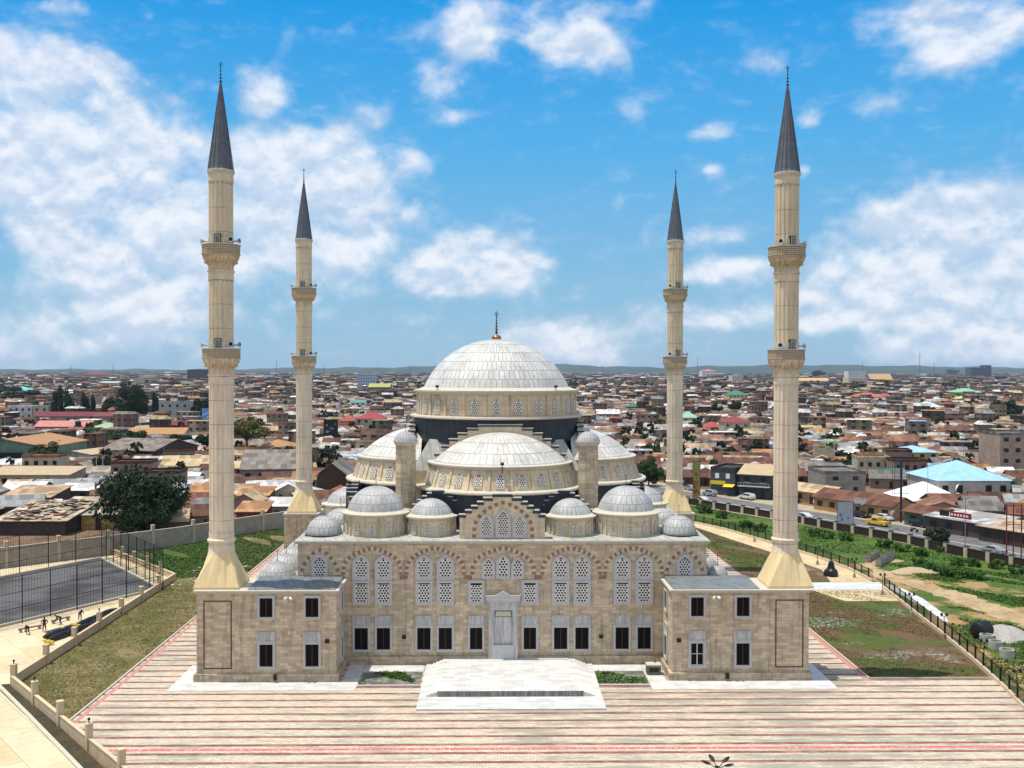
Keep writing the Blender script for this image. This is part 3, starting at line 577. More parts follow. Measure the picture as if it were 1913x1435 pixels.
# two-storey blocks under the front minarets
annex = {}
for sg in (-1, 1):
    x0, x1 = (-32.15, -17.62) if sg < 0 else (17.62, 32.05)
    a = MB(); a.box(x0, x1, -2.85, 3.24, 0, 9.22); a.box(x0-0.28, x1+0.28, -3.12, 3.2, -0.3, 0.82)
    A = a.build('annex', STONE, mosque, org=((x0+x1)/2, 0, 0)); annex[sg] = A
    a = MB(); a.box(x0-0.16, x1+0.16, -3.01, 3.2, 9.224, 9.40); a.box(x0-0.30, x1+0.30, -3.15, 3.2, 9.402, 9.56); a.build('annex_cornice', CORN, A, org=(0, 0, 0))
    px0, px1 = (-26.9, x1-0.1) if sg < 0 else (x0+0.1, 26.9)
    a = MB(); a.add([(px0, -2.75, 9.60), (px1, -2.75, 9.60), (px1, 3.22, 9.86), (px0, 3.22, 9.86), (px0, -2.75, 9.5), (px1, -2.75, 9.5), (px1, 3.22, 9.5), (px0, 3.22, 9.5)], [(0,1,2,3),(4,5,1,0),(5,6,2,1),(7,4,0,3)]); a.build('annex_roof', LEAD_ANNEX, A, org=(0, 0, 0))
    q0, q1 = (-31.45, -28.48) if sg < 0 else (28.5, 31.5); a = MB()
    for b_ in ((q0, q1, 8.36, 8.50), (q0, q1, 1.32, 1.46), (q0, q0+0.14, 1.46, 8.36), (q1-0.14, q1, 1.46, 8.36)): a.box(b_[0], b_[1], -2.865, -2.8, b_[2], b_[3])
    a.build('inlaid_panel_line', REDLINE, A, org=(0, 0, 0))
    for x, kd in (((-24.9, 'headed'), (-20.12, 'headed')) if sg < 0 else ((20.25, 'cross'), (25.07, 'headed'))):
        window('plain', (x, -2.85, 6.53), w=1.82, h=2.5); window(kd if kd == 'headed' else 'cross', (x, -2.85, 1.35), w=1.86, h=3.88)
    xs = x1 if sg < 0 else x0
    for y in (0.55,):
        window('plain', (xs, y, 6.5), sg*-math.pi/2, w=1.82, h=2.5); window('headed', (xs, y, 1.35), sg*-math.pi/2, w=1.86, h=3.88)
    a = MB(); a.box(-24.05 if sg < 0 else 23.2, -23.75 if sg < 0 else 23.55, -3.45, -3.12, 0.28, 0.86); a.build('drain_spout', BLACK, A, org=(0, 0, 0))
def walllamp(x, y, z, d=(0, -1)):
    t = thing('wall_lamp', '', 'lamp', (x, y, z)); 
    m = MB(); m.box(-0.06, 0.06, -0.16*1, 0.0, -0.06, 0.06); m.box(-0.21, 0.21, -0.38, -0.16, -0.16, 0.24); m.build('lamp_box', BLACK, t)
    m = MB(); m.box(-0.17, 0.17, -0.36, -0.18, -0.185, -0.165); m.build('lamp_glass', MARB, t); t.rotation_euler.z = math.atan2(d[1], d[0])+math.pi/2; return t
for x, y, z, lb in ((-18.52, -2.85, 4.25, 'black box wall lamp on the left annex front'), (18.3, -2.85, 4.25, 'black box wall lamp on the right annex front'), (-11.05, 3.25, 3.05, 'black box wall lamp between left window pairs of the hall front'), (10.75, 3.25, 3.05, 'black box wall lamp between right window pairs of the hall front')):
    walllamp(x, y, z)['label'] = lb; 
walllamp(-32.15, -0.6, 4.3, (-1, 0))['label'] = 'black wall lamp on the outer side of the left annex'; walllamp(32.05, -0.6, 4.3, (1, 0))['label'] = 'black wall lamp on the outer side of the right annex'
for x, lb in ((-22.55, 'white twin floodlight under the left annex cornice'), (22.2, 'white twin floodlight under the right annex cornice')):
    t = thing('floodlight', lb, 'floodlight', (x, -2.85, 8.85)); m = MB()
    m.box(-0.05, 0.05, -0.3, 0, -0.05, 0.05); m.build('bracket', CORN, t)
    for s in (-1, 1):
        m = MB(); m.tube((s*0.12, -0.22, 0.05), (s*0.36, -0.52, -0.12), 0.09, 10, 0, 0.16); m.build('lamp_head', mat('white_lamp_housing', (0.75, 0.74, 0.70), 0.5), t)
for x, y, z, lb in ((-8.3, 18.7, 30.15, 'black floodlight on the main dome cornice, left one'), (6.6, 18.9, 30.15, 'black floodlight on the main dome cornice, right one'), (-0.2, 7.45, 21.45, 'black floodlight on the front half dome cornice')):
    t = thing('floodlight', lb, 'floodlight', (x, y, z)); m = MB(); m.tube((0, -0.1, -0.7), (0, -0.1, 0.3), 0.05, 6); m.build('bracket', BLACK, t); m = MB(); m.obox((0, -0.2, 0.4), (0.42, 0.3, 0.22), 0, 0, 0.4); m.build('lamp_head', BLACK, t)
# ------------------------------------------------------------------ minarets
def build_minaret():
    t = thing('minaret', '', 'minaret', (0, 0, 0), group='minarets at the corners of the mosque')
    fl = lambda a: 1.0-0.085*max(0.0, math.cos(16*a))**0.6+0.0*a if math.cos(16*a) > 0 else 1.0
    def shaft(z0, z1, r, nm='shaft'):
        m = MB(); n = 160
        m.lathe([(r*1.03, z0), (r*1.03, z0+0.55)], 32); m.lathe([(r, z0+0.55), (r, z1-0.85)], n, flute=fl); m.lathe([(r*1.03, z1-0.9), (r*1.03, z1)], 32)
        for k in range(16):         # small arches closing each flute
            a = (k+0.5)*math.pi/8
            for zc, s in ((z1-0.95, 1), (z0+0.6, -1)):
                L = [(a+0.155*math.cos(b), zc-0.0+s*0.30*math.sin(b)) for b in [math.pi*i/5 for i in range(6)]]
                for p, q in zip(L[:-1], L[1:]): m.tube((r*1.01*math.cos(p[0]), r*1.01*math.sin(p[0]), p[1]), (r*1.01*math.cos(q[0]), r*1.01*math.sin(q[0]), q[1]), 0.045, 4)
        return m.build(nm, MINST, t, org=(0, 0, z0))
    m = MB(); H = 2.38; ringb = []; n = 16
    for i in range(n):
        a = math.pi*2*i/n+math.pi/4; s = 1/max(abs(math.cos(a)), abs(math.sin(a))); ringb.append((H*s*math.cos(a), H*s*math.sin(a), 9.58))
    m.v = ringb+[(v[0]*1.0, v[1]*1.0, 9.80) for v in ringb]+[(1.42*math.cos(math.pi*2*i/n+math.pi/4)*(1.0), 1.42*math.sin(math.pi*2*i/n+math.pi/4), 13.1) for i in range(n)]
    for j in range(2):
        for i in range(n): m.f.append([j*n+i, j*n+(i+1) % n, (j+1)*n+(i+1) % n, (j+1)*n+i]); m.m.append(0)
    m.build('pyramid_base', PYR, t)
    m = MB(); m.lathe([(1.42, 13.1), (1.36, 13.3), (1.33, 14.15), (1.48, 14.3), (1.50, 14.5), (1.36, 14.62), (1.30, 14.7)], 40); m.build('collar', MINST, t, smooth=True)
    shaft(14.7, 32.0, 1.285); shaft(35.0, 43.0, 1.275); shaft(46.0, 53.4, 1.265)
    for zr in (34.88, 45.90):
        m = MB()
        m.lathe([(1.32, zr-3.0), (1.42, zr-2.92), (1.42, zr-2.78), (1.30, zr-2.7), (1.32, zr-2.25), (1.45, zr-2.15), (1.45, zr-2.05)], 48)
        m.lathe([(1.45, zr-2.05), (1.62, zr-1.85), (1.78, zr-1.65), (1.90, zr-1.40), (1.93, zr-1.15), (2.0, zr-1.10)], 64, flute=lambda a: 1-0.035*abs(math.sin(16*a)))
        for k in range(32):
            a = k*math.pi/16; m.ball((1.66*math.cos(a), 1.66*math.sin(a), zr-1.92), 0.10, 0, 6)
        b = m.build('balcony', MINST, t, org=(0, 0, zr-3))
        m = MB(); a0 = math.pi/16; m.lathe([(2.0, zr-1.10), (2.02, zr-1.0), (1.98, zr-0.98), (1.98, zr-0.12)], 16, a0=a0, a1=a0+2*math.pi); m.lathe([(1.84, zr-0.12), (1.84, zr-0.9), (1.2, zr-0.9)], 16, a0=a0, a1=a0+2*math.pi)
        m.build('parapet', PARA, b, org=(0, 0, zr-1.1))
        m = MB(); m.lathe([(1.98, zr-0.125), (2.07, zr-0.11), (2.07, zr-0.0), (1.80, zr-0.0), (1.80, zr-0.125)], 16, a0=a0, a1=a0+2*math.pi); m.build('rail', CORN, b, org=(0, 0, zr))
        m = MB(); m.box(-0.36, 0.36, -1.34, -1.1, zr-0.9, zr+1.02, 0); m.box(-0.27, 0.27, -1.37, -1.34, zr-0.9, zr+0.92, 1); m.box(-0.2, 0.2, -1.39, -1.37, zr-0.8, zr+0.84, 2); m.build('balcony_door', [BLACK, CORN, mat('grey_door_glass', (0.13, 0.17, 0.20), 0.3)], b, org=(0, 0, zr))
        for ang in (math.radians(185), math.radians(-48), math.radians(-8)):
            d = Vector((math.cos(ang), math.sin(ang), 0)); m = MB()
            m.tube(d*1.25+Vector((0, 0, zr+0.32)), d*1.72+Vector((0, 0, zr+0.36)), 0.06, 10, 0, 0.10); m.tube(d*1.72+Vector((0, 0, zr+0.36)), d*2.08+Vector((0, 0, zr+0.40)), 0.10, 14, 0, 0.30); m.tube(d*2.09+Vector((0, 0, zr+0.4)), d*2.1+Vector((0, 0, zr+0.4)), 0.22, 14, 1)
            m.build('loudspeaker', [mat('pale_grey_horn', (0.55, 0.55, 0.53), 0.5), BLACK], b, org=(0, 0, zr))
    m = MB(); m.lathe([(1.30, 53.3), (1.42, 53.5), (1.44, 53.75), (1.30, 53.82)], 40); m.build('eave_ring', CORN, t, org=(0, 0, 53.3))
    m = MB(); m.lathe([(1.36, 53.8), (1.27, 54.1), (0.10, 63.05), (0.02, 63.1)], 16)
    for k in range(16):
        a = k*math.pi/8; m.tube((1.36*math.cos(a), 1.36*math.sin(a), 53.85), (0.1*math.cos(a), 0.1*math.sin(a), 63.0), 0.032, 4)
    sp = m.build('spire', SPIRE, t, org=(0, 0, 53.8))
    finial_on(sp, (0, 0, 63.0), 2.35, DGOLD, 0.0, 5); return t
mn = build_minaret()
for i, (x, y, lb, mir) in enumerate(((-30.25, -0.1, 'tall cream minaret at the near left corner on the left annex', 0), (30.3, -0.1, 'tall cream minaret at the near right corner on the right annex', 1),
        (-30.35-1.85, 57.1, 'cream minaret at the far left corner behind the left side gallery', 0), (30.35-1.95, 57.1, 'cream minaret at the far right corner near the main road', 1))):
    o = mn if i == 0 else copy_tree(mn); o.location = (x, y, 0); o['label'] = lb
    if mir: 
        for ch in o.children:
            if ch.name.startswith('balcony'):
                ch.rotation_euler.z = math.radians(52)
                for g in ch.children:
                    if g.name.startswith('balcony_door'): g.rotation_euler.z = math.radians(-38)
for sg in (-1, 1):
    x = -30.35-1.85 if sg < 0 else 28.4
    a = MB(); a.box(x-2.7, x+2.7, 54.2, 60.0, 0, 9.22); A = a.build('minaret_pedestal', STONE, mosque, org=(x, 57, 0))
    a = MB(); a.box(x-2.85, x+2.85, 54.05, 60.1, 9.224, 9.54); a.build('pedestal_cornice', CORN, A, org=(x, 57, 0))
# ------------------------------------------------------------------ ground sheets
def sheet(name, poly, z, m, kind='structure', hgt=None):
    mb = MB(); n = len(poly)
    if hgt: mb.prism(poly, z-hgt, z)
    else: mb.add([(p[0], p[1], z) for p in poly], [list(range(n))])
    o = mb.build(name, m); return tag(o, kind=kind)
def earth_mat(name, c1, c2, c3, sc=0.06, t=(0.42, 0.58), fine=1.2, c4=None):
    m, nt, b = bare(name, 0.95); p = pos(nt); n = noise(nt, p, sc, 8, 0.65); n2 = noise(nt, p, sc*5.3, 7, 0.65); n3 = noise(nt, p, fine, 6, 0.7)
    c = mixc(nt, ramp(nt, n, *t), c1, c2); c = mixc(nt, ramp(nt, n2, 0.52, 0.68), c, c3)
    if c4: c = mixc(nt, mth(nt, 'MULTIPLY', ramp(nt, noise(nt, vmt(nt, 'ADD', p, (31, 7, 0)), sc*1.1, 5), 0.56, 0.66), ramp(nt, noise(nt, p, 1.9, 6, 0.75), 0.47, 0.60)), c, c4)
    c = N(nt, 'ShaderNodeHueSaturation', ins={'Color': c, 'Value': mth(nt, 'MULTIPLY_ADD', mth(nt, 'SUBTRACT', n3, 0.5), 1.1, 1.0)}).outputs[0]
    nt.links.new(c, b.inputs['Base Color']); bp = N(nt, 'ShaderNodeBump', ins={'Height': n3, 'Strength': 0.5, 'Distance': 0.08}); nt.links.new(bp.outputs[0], b.inputs['Normal']); return m
EARTH = earth_mat('red_brown_dusty_earth', (0.15, 0.085, 0.05), (0.22, 0.14, 0.085), (0.08, 0.055, 0.035), 0.05)
sheet('ground', [(-14000, -400), (14000, -400), (14000, 14000), (-14000, 14000)], -0.05, EARTH)
LAWN_L = earth_mat('thin_olive_lawn', (0.115, 0.105, 0.030), (0.20, 0.155, 0.070), (0.055, 0.072, 0.018), 0.16, fine=2.2, c4=(0.30, 0.26, 0.18))
LAWN_G = earth_mat('fresh_green_lawn', (0.040, 0.085, 0.012), (0.075, 0.105, 0.022), (0.15, 0.13, 0.05), 0.2, fine=2.0)
LAWN_R = earth_mat('patchy_dry_lawn', (0.072, 0.095, 0.018), (0.125, 0.078, 0.038), (0.045, 0.036, 0.024), 0.105, (0.46, 0.54), fine=2.0, c4=(0.36, 0.35, 0.32))
FIELD = earth_mat('green_field_with_bare_earth', (0.060, 0.105, 0.016), (0.33, 0.215, 0.10), (0.11, 0.145, 0.022), 0.10, (0.48, 0.56), fine=1.6)
FIELDG = earth_mat('rank_green_grass', (0.050, 0.105, 0.012), (0.075, 0.125, 0.018), (0.15, 0.12, 0.05), 0.12, fine=1.8)
PATHM = earth_mat('tan_concrete_path', (0.52, 0.40, 0.24), (0.60, 0.48, 0.30), (0.42, 0.32, 0.19), 0.12, fine=2.5)
def conc_mat():
    m, nt, b = bare('cream_concrete_slabs', 0.9); p = pos(nt); n = noise(nt, p, 0.22, 7, 0.62); n2 = noise(nt, p, 1.6, 6, 0.7)
    R_ = N(nt, 'ShaderNodeMapping', ins={'Vector': p, 'Rotation': (0, 0, 0.88)}).outputs[0]
    br = N(nt, 'ShaderNodeTexBrick', offset=0.5, ins={'Vector': R_, 'Color1': (0.57, 0.45, 0.28, 1), 'Color2': (0.64, 0.53, 0.36, 1), 'Mortar': (0.36, 0.28, 0.17, 1), 'Scale': 1.0, 'Mortar Size': 0.03, 'Brick Width': 4.6, 'Row Height': 3.1})
    v = mth(nt, 'MULTIPLY_ADD', mth(nt, 'SUBTRACT', mth(nt, 'ADD', n, n2), 1.0), 0.6, 1.0)
    nt.links.new(N(nt, 'ShaderNodeHueSaturation', ins={'Color': br.outputs[0], 'Value': v}).outputs[0], b.inputs['Base Color']); return m
CONC = conc_mat()
def plaza_mat():
    m, nt, b = bare('striped_block_paving', 0.9); p = pos(nt); s = N(nt, 'ShaderNodeSeparateXYZ', ins={0: p}); X, Y = s.outputs[0], s.outputs[1]
    wob = mth(nt, 'MULTIPLY', mth(nt, 'SUBTRACT', noise(nt, p, 0.9, 3), 0.5), 0.10)
    fr = mth(nt, 'FRACT', mth(nt, 'MULTIPLY', mth(nt, 'ADD', mth(nt, 'ADD', Y, wob), 40.85+0.18), 0.5)); st = ramp(nt, mth(nt, 'ABSOLUTE', mth(nt, 'SUBTRACT', fr, 0.5)), 0.362, 0.39, 0, 1)
    br = N(nt, 'ShaderNodeTexBrick', offset=0.5, ins={'Vector': p, 'Color1': (0.65, 0.575, 0.46, 1), 'Color2': (0.49, 0.43, 0.345, 1), 'Mortar': (0.26, 0.22, 0.15, 1), 'Scale': 1.0, 'Mortar Size': 0.022, 'Brick Width': 0.5, 'Row Height': 0.25})
    rb_ = N(nt, 'ShaderNodeTexBrick', offset=0.5, ins={'Vector': p, 'Color1': (0.27, 0.10, 0.08, 1), 'Color2': (0.16, 0.062, 0.052, 1), 'Mortar': (0.14, 0.075, 0.06, 1), 'Scale': 1.0, 'Mortar Size': 0.02, 'Brick Width': 0.6, 'Row Height': 0.2})
    grime = noise(nt, vmt(nt, 'MULTIPLY', p, (0.16, 1.1, 1)), 1.0, 7, 0.65); g2 = noise(nt, vmt(nt, 'MULTIPLY', p, (0.05, 0.05, 1)), 1.0, 4)
    gm_ = ramp(nt, mth(nt, 'ADD', grime, mth(nt, 'MULTIPLY', mth(nt, 'SUBTRACT', g2, 0.5), 0.8)), 0.47, 0.63, 0, 0.75)
    c = mixc(nt, gm_, br.outputs[0], (0.25, 0.245, 0.20)); red = mixc(nt, ramp(nt, noise(nt, p, 0.5, 4), 0.4, 0.7), rb_.outputs[0], (0.37, 0.175, 0.145))
    worn = ramp(nt, noise(nt, vmt(nt, 'MULTIPLY', p, (0.5, 2.2, 1)), 1.3, 6, 0.7), 0.30, 0.50, 0.45, 1.0); c = mixc(nt, mth(nt, 'MULTIPLY', st, worn), c, red)
    def line(v, c0, hw): return ramp(nt, mth(nt, 'ABSOLUTE', mth(nt, 'SUBTRACT', v, c0)), hw, hw+0.04, 1, 0)
    back = ramp(nt, Y, -15.5, -15.2, 0, 1)
    l1 = mth(nt, 'MULTIPLY', line(X, -39.75, 0.20), back); l2 = mth(nt, 'MULTIPLY', line(X, 38.2, 0.30), ramp(nt, Y, -3.2, -3.0, 0, 1))
    c = mixc(nt, mth(nt, 'MAXIMUM', l1, l2), c, (0.46, 0.22, 0.19)); l3 = line(Y, -22.05, 0.22); dash = ramp(nt, noise(nt, vmt(nt, 'MULTIPLY', p, (2.5, 0.1, 1)), 2.0, 2), 0.4, 0.5, 0.45, 1)
    c = mixc(nt, mth(nt, 'MULTIPLY', l3, dash), c, (0.62, 0.13, 0.13))
    f = noise(nt, p, 5, 5, 0.7); c = N(nt, 'ShaderNodeHueSaturation', ins={'Color': c, 'Value': mth(nt, 'MULTIPLY_ADD', mth(nt, 'SUBTRACT', f, 0.5), 0.7, 1.0)}).outputs[0]
    nt.links.new(c, b.inputs['Base Color']); return m
fence_r = [(40.4, 108.7), (45.8, 98.0), (50.4, 83.3), (54.8, 67.7), (57.0, 56.0), (57.3, 46.6), (57.2, 41.6), (55.6, 28.0), (54.3, 15.4), (52.8, 3.8), (51.2, -6.6), (49.9, -13), (48.2, -22), (45.5, -34), (41, -48)]
fr_low = fence_r[6:]
PLZ = [(-40.3, 100), (-40.3, -15.9), (-36.6, -20.5), (-32.3, -25.9), (-16, -46)]+[(41, -48), (45.5, -34), (48.2, -22), (49.9, -13), (51.2, -6.6)]+[(51.8, -2.7), (38.5, -2.7), (38.5, 40), (37.6, 100)]
sheet('plaza_paving', PLZ, 0.012, plaza_mat())
LWX = -50.7
sheet('lawn', [(LWX, 103), (LWX, -3.6), (-40.7, -16.0), (-40.45, -15.9), (-40.45, 101)], 0.0, LAWN_L)
sheet('lawn_right', [(38.7, -2.5), (51.9, -2.5), (52.8, 3.8), (54.3, 15.4), (55.6, 28.0), (57.2, 40.7), (38.7, 40.7)], 0.0, LAWN_R).name = 'lawn'
sheet('lawn_back', [(38.6, 46.4), (50.6, 46.4), (52.3, 56), (48.9, 70.4), (44.4, 86), (40.5, 101), (37.8, 101), (38.4, 60)], 0.0, LAWN_R).name = 'lawn'
sheet('footpath', [(50.7, 46.4), (57.2, 46.4), (57.0, 56.0), (54.8, 67.7), (50.4, 83.3), (45.8, 98.0), (40.4, 108.7), (38.5, 108), (40.6, 101.2), (44.5, 86), (49.0, 70.4), (52.4, 56)], 0.006, PATHM)
sheet('footpath_corner', [(48.5, 33.5), (56.3, 33.5), (57.1, 40.7), (46.0, 40.7)], 0.006, PATHM).name = 'footpath'
def marble_floor(name, bw=1.2, bh=0.6):
    m, nt, b = bare(name, 0.55); p = pos(nt); s = N(nt, 'ShaderNodeSeparateXYZ', ins={0: p})
    cv = N(nt, 'ShaderNodeCombineXYZ', ins={0: s.outputs[0], 1: mth(nt, 'ADD', s.outputs[1], s.outputs[2])}).outputs[0]
    br = N(nt, 'ShaderNodeTexBrick', offset=0.37, ins={'Vector': cv, 'Color1': (0.62, 0.61, 0.59, 1), 'Color2': (0.41, 0.41, 0.405, 1), 'Mortar': (0.26, 0.25, 0.23, 1), 'Scale': 1.0, 'Mortar Size': 0.008, 'Bias': -0.35, 'Brick Width': bw, 'Row Height': bh})
    n = noise(nt, p, 1.2, 7, 0.65); v = mth(nt, 'MULTIPLY_ADD', mth(nt, 'SUBTRACT', n, 0.5), 0.3, 1.0)
    nt.links.new(N(nt, 'ShaderNodeHueSaturation', ins={'Color': br.outputs[0], 'Value': v}).outputs[0], b.inputs['Base Color']); return m
MFLOOR = marble_floor('white_marble_paving'); 
sheet('marble_path', [(38.6, 40.9), (57.6, 40.9), (58.2, 46.2), (38.6, 46.2)], 0.016, MFLOOR)
sheet('marble_path_outer', [(58.6, 45.5), (60.0, 41.5), (60.2, 35), (59.2, 26), (57.9, 21.5), (57.0, 22), (58.0, 30), (58.1, 40.9)], 0.016, MFLOOR).name = 'marble_path'
for sg, x0, x1, xi in ((-1, -34.3, -15.3, -15.3), (1, 15.1, 34.2, 15.1)):
    xo = x0 if sg < 0 else x1; xa = -17.0 if sg < 0 else 17.0
    sheet('marble_apron', [(x0, -5.95), (x1, -5.95), (x1, -2), (x0, -2)] if False else ([(xo, -5.95), (xi, -5.95), (xi, 3.2), (xa, 3.2), (xa, -3.0), (xo-sg*2.1, -3.0), (xo-sg*2.1, 3.0), (xo, 3.0)] if sg < 0 else [(xo, -5.95), (xo, 3.0), (xo-2.1, 3.0), (xo-2.1, -3.0), (xa, -3.0), (xa, 3.2), (xi, 3.2), (xi, -5.95)]), 0.03, MFLOOR)
    gx0, gx1 = (-15.25, -8.75) if sg < 0 else (9.6, 15.05)
    sheet('marble_strip', [(gx0, 0.3), (gx1, 0.3), (gx1, 3.2), (gx0, 3.2)], 0.032, MFLOOR)
    sheet('garden_bed', [(gx0+0.12, -4.5), (gx1, -4.5), (gx1, 0.15), (gx0+0.12, 0.15)], 0.02, earth_mat('garden_bed_soil_%d' % sg, (0.10, 0.105, 0.075), (0.22, 0.22, 0.20), (0.03, 0.06, 0.012), 0.45, fine=3))
    k_ = MB(); k_.box(gx0+0.1, gx1, -4.82, -4.52, 0, 0.16); k_.box(gx0+0.1, gx1, 0.17, 0.29, 0, 0.10); tag(k_.build('bed_kerb', MARB), kind='structure')
pd = MB(); pd.box(-8.55, 9.7, -12.2, 2.95, -0.2, 0.16)
for k in range(4): e = 0.30*(3-k); pd.box(-6.75-e*1.2, 7.85+e*1.2, -8.5 if k == 3 else -8.49, 2.96-0.002*k, 0.162+0.14*k, 0.302+0.14*k-0.002)
podium = tag(pd.build('entrance_platform', MFLOOR), 'broad white marble entrance platform before the portal', 'platform')
pd = MB(); pd.box(-6.70, 7.80, -8.56, -8.505, 0.20, 0.70); pd.build('riser', veined('grey_veined_riser', (0.27, 0.27, 0.27), (0.13, 0.13, 0.13)), podium)
pd = MB(); pd.box(1.6, 7.1, 2.4, 2.94, 0.724, 0.80); pd.box(-7.2, -6.4, -0.6, -0.1, 0.162, 0.30); pd.build('side_step', MARB, podium)
# kerbs
kb_ = MB(); kb_.box(-40.47, -40.30, -15.9, 100, 0, 0.16); tag(kb_.build('kerb', CORN), kind='structure')
kb_ = MB(); kb_.box(38.52, 38.68, -2.6, 40.8, 0, 0.14); kb_.box(38.6, 51.9, -2.66, -2.52, 0, 0.14); tag(kb_.build('kerb', CORN), kind='structure')
# left yard: concrete, court, terrace
sheet('concrete_yard', [(-110, 60), (-110, -60), (-60, -60), (LWX-0.2, -3.8), (LWX-0.2, 103), (-70, 83)], -0.02, CONC)
sheet('lawn_far', [(-50.5, 48.9), (-69.5, 72.2), (-59.9, 79.6), (-52, 90.7), (-44.0, 101.2), (-40.6, 106), (-40.6, 100), (-50.6, 100)], 0.003, LAWN_G).name = 'lawn'
sheet('terrace_paving', [(-53.1, -3.3), (-45.1, -13.2), (-35.1, -25.9), (-20.2, -45.2), (-40, -70), (-90, -40)], -0.014, CONC)
sheet('soil_strip', [(-52.6, -3.6), (-44.9, -13.1), (-35.0, -25.9), (-20, -45), (-18.5, -44), (-33.6, -25.0), (-43.2, -13.0), (-51.0, -3.2)], -0.008, earth_mat('dark_bed_soil', (0.045, 0.038, 0.022), (0.07, 0.055, 0.03), (0.03, 0.04, 0.015), 0.5))
t_ = MB(); t_.prism([(-53.0, -3.2), (-52.7, -3.0), (-44.8, -13.0), (-34.9, -25.7), (-20, -45), (-20.3, -45.2), (-35.15, -25.95), (-45.1, -13.2)], -0.02, 0.16); tag(t_.build('kerb', CORN), kind='structure')
dN = Vector((-0.50, -0.866)); cA, cB = Vector((-50.9, 42.6)), Vector((-69.1, 67.1)); cC, cD = cA+dN*48, cB+dN*48
def court_mat():
    m, nt, b = bare('dark_grey_court_surface', 0.9); p = pos(nt); n = noise(nt, p, 0.12, 6); n2 = noise(nt, p, 6, 5, 0.75)
    c = mixc(nt, ramp(nt, n, 0.38, 0.62), (0.050, 0.050, 0.051), (0.115, 0.114, 0.113)); c = N(nt, 'ShaderNodeHueSaturation', ins={'Color': c, 'Value': mth(nt, 'MULTIPLY_ADD', mth(nt, 'SUBTRACT', n2, 0.5), 1.6, 1.0)}).outputs[0]; nt.links.new(c, b.inputs['Base Color']); return m
sheet('sports_court', [cA, cB, cD, cC], 0.01, court_mat())
k2 = MB(); wv = (cB-cA).normalized()
for p, q in ((cA, cC), (cB, cD), (cA, cB)):
    d = (q-p).normalized(); n_ = Vector((-d.y, d.x)); k2.prism([p+n_*0.14, p-n_*0.14, q-n_*0.14, q+n_*0.14] if True else [], -0.02, 0.22)
tag(k2.build('court_kerb', CORN), kind='structure')
# ------------------------------------------------------------------ fences and walls
def along(P, step, skip=0.0):
    out = []; d = skip
    for a, b in zip(P[:-1], P[1:]):
        a, b = Vector(a), Vector(b); L = (b-a).length
        while d <= L+1e-6: out.append((a+(b-a)*(d/L), math.atan2(b.y-a.y, b.x-a.x))); d += step
        d -= L
    return out
def wall_line(mb, P, th, z0, z1, mi=0):
    n = len(P); L = []; R_ = []
    for i, p in enumerate(P):
        a = Vector(P[max(0, i-1)]); b = Vector(P[min(n-1, i+1)]); d = (b-a).normalized(); nn = Vector((-d.y, d.x))*th/2; L.append(Vector(p)+nn); R_.append(Vector(p)-nn)
    for i in range(n-1): mb.prism([R_[i], R_[i+1], L[i+1], L[i]], z0, z1, mi)
TCAP = mat('tan_wall_coping', (0.56, 0.46, 0.31), 0.9)
LWM = mat('tan_rendered_low_wall', (0.52, 0.42, 0.28), 0.9, var=0.16, scale=1.2)
def pillar_wall(name, lab, P, step, th, h, pw, ph, m, pm, capm=None, skip=0.0, cat='wall', copng=True, lampevery=0):
    t = thing(name, lab, cat, (P[0][0], P[0][1], 0)); o0 = (P[0][0], P[0][1], 0)
    mb = MB(); wall_line(mb, P, th, -0.3, h); w_ = mb.build('wall_panel', m, t, org=o0)
    if copng: mb = MB(); wall_line(mb, P, th+0.10, h+0.003, h+0.09); mb.build('coping', capm or CORN, t, org=o0)
    for k, (p, a) in enumerate(along(P, step, skip)):
        mb = MB(); mb.obox((p.x, p.y, ph/2-0.1), (pw, pw, ph+0.2), a); pl = mb.build('pillar', pm, t, org=(p.x, p.y, 0))
        mb = MB(); mb.obox((p.x, p.y, ph+0.06), (pw+0.07, pw+0.07, 0.12), a); mb.build('pillar_cap', capm or CORN, pl, org=(p.x, p.y, 0))
        if lampevery and k % lampevery == 0: mb = MB(); mb.tube((p.x, p.y, ph+0.12), (p.x, p.y, ph+0.38), 0.05, 6); mb.ball((p.x, p.y, ph+0.45), 0.13, 0, 8); mb.build('lantern', BLACK, pl, org=(p.x, p.y, 0))
    return t
pillar_wall('boundary_wall', 'low tan boundary wall with square pillars along the left lawn', [(LWX, -3.7), (LWX, 48.5)], 7.55, 0.24, 0.95, 0.52, 2.05, LWM, LWM, TCAP, lampevery=3)
pillar_wall('boundary_wall', 'low tan wall with pillars between the sports court and the green lawn', [(LWX+0.1, 48.9), (-69.2, 71.8)], 5.9, 0.24, 0.9, 0.5, 1.9, LWM, LWM, TCAP, skip=5.9)
pillar_wall('boundary_wall', 'low tan wall with pillars slanting along the terrace at bottom left', [(LWX-0.1, -3.9), (-32.3, -25.9), (-16, -46)], 7.75, 0.24, 0.95, 0.52, 2.15, LWM, LWM, TCAP, skip=7.75, lampevery=2)
PERM = mat('grey_rendered_perimeter_wall', (0.31, 0.275, 0.225), 0.95, var=0.25, scale=0.8)
pillar_wall('perimeter_wall', 'tall grey perimeter wall with pillars behind the court and lawn', [(-106, 36), (-82.1, 58.2), (-70, 69.5), (-59.9, 79.9), (-52, 91), (-44.0, 101.5), (-36, 113)], 8.4, 0.26, 3.3, 0.55, 4.25, PERM, mat('tan_wall_pillar', (0.45, 0.38, 0.28), 0.9))
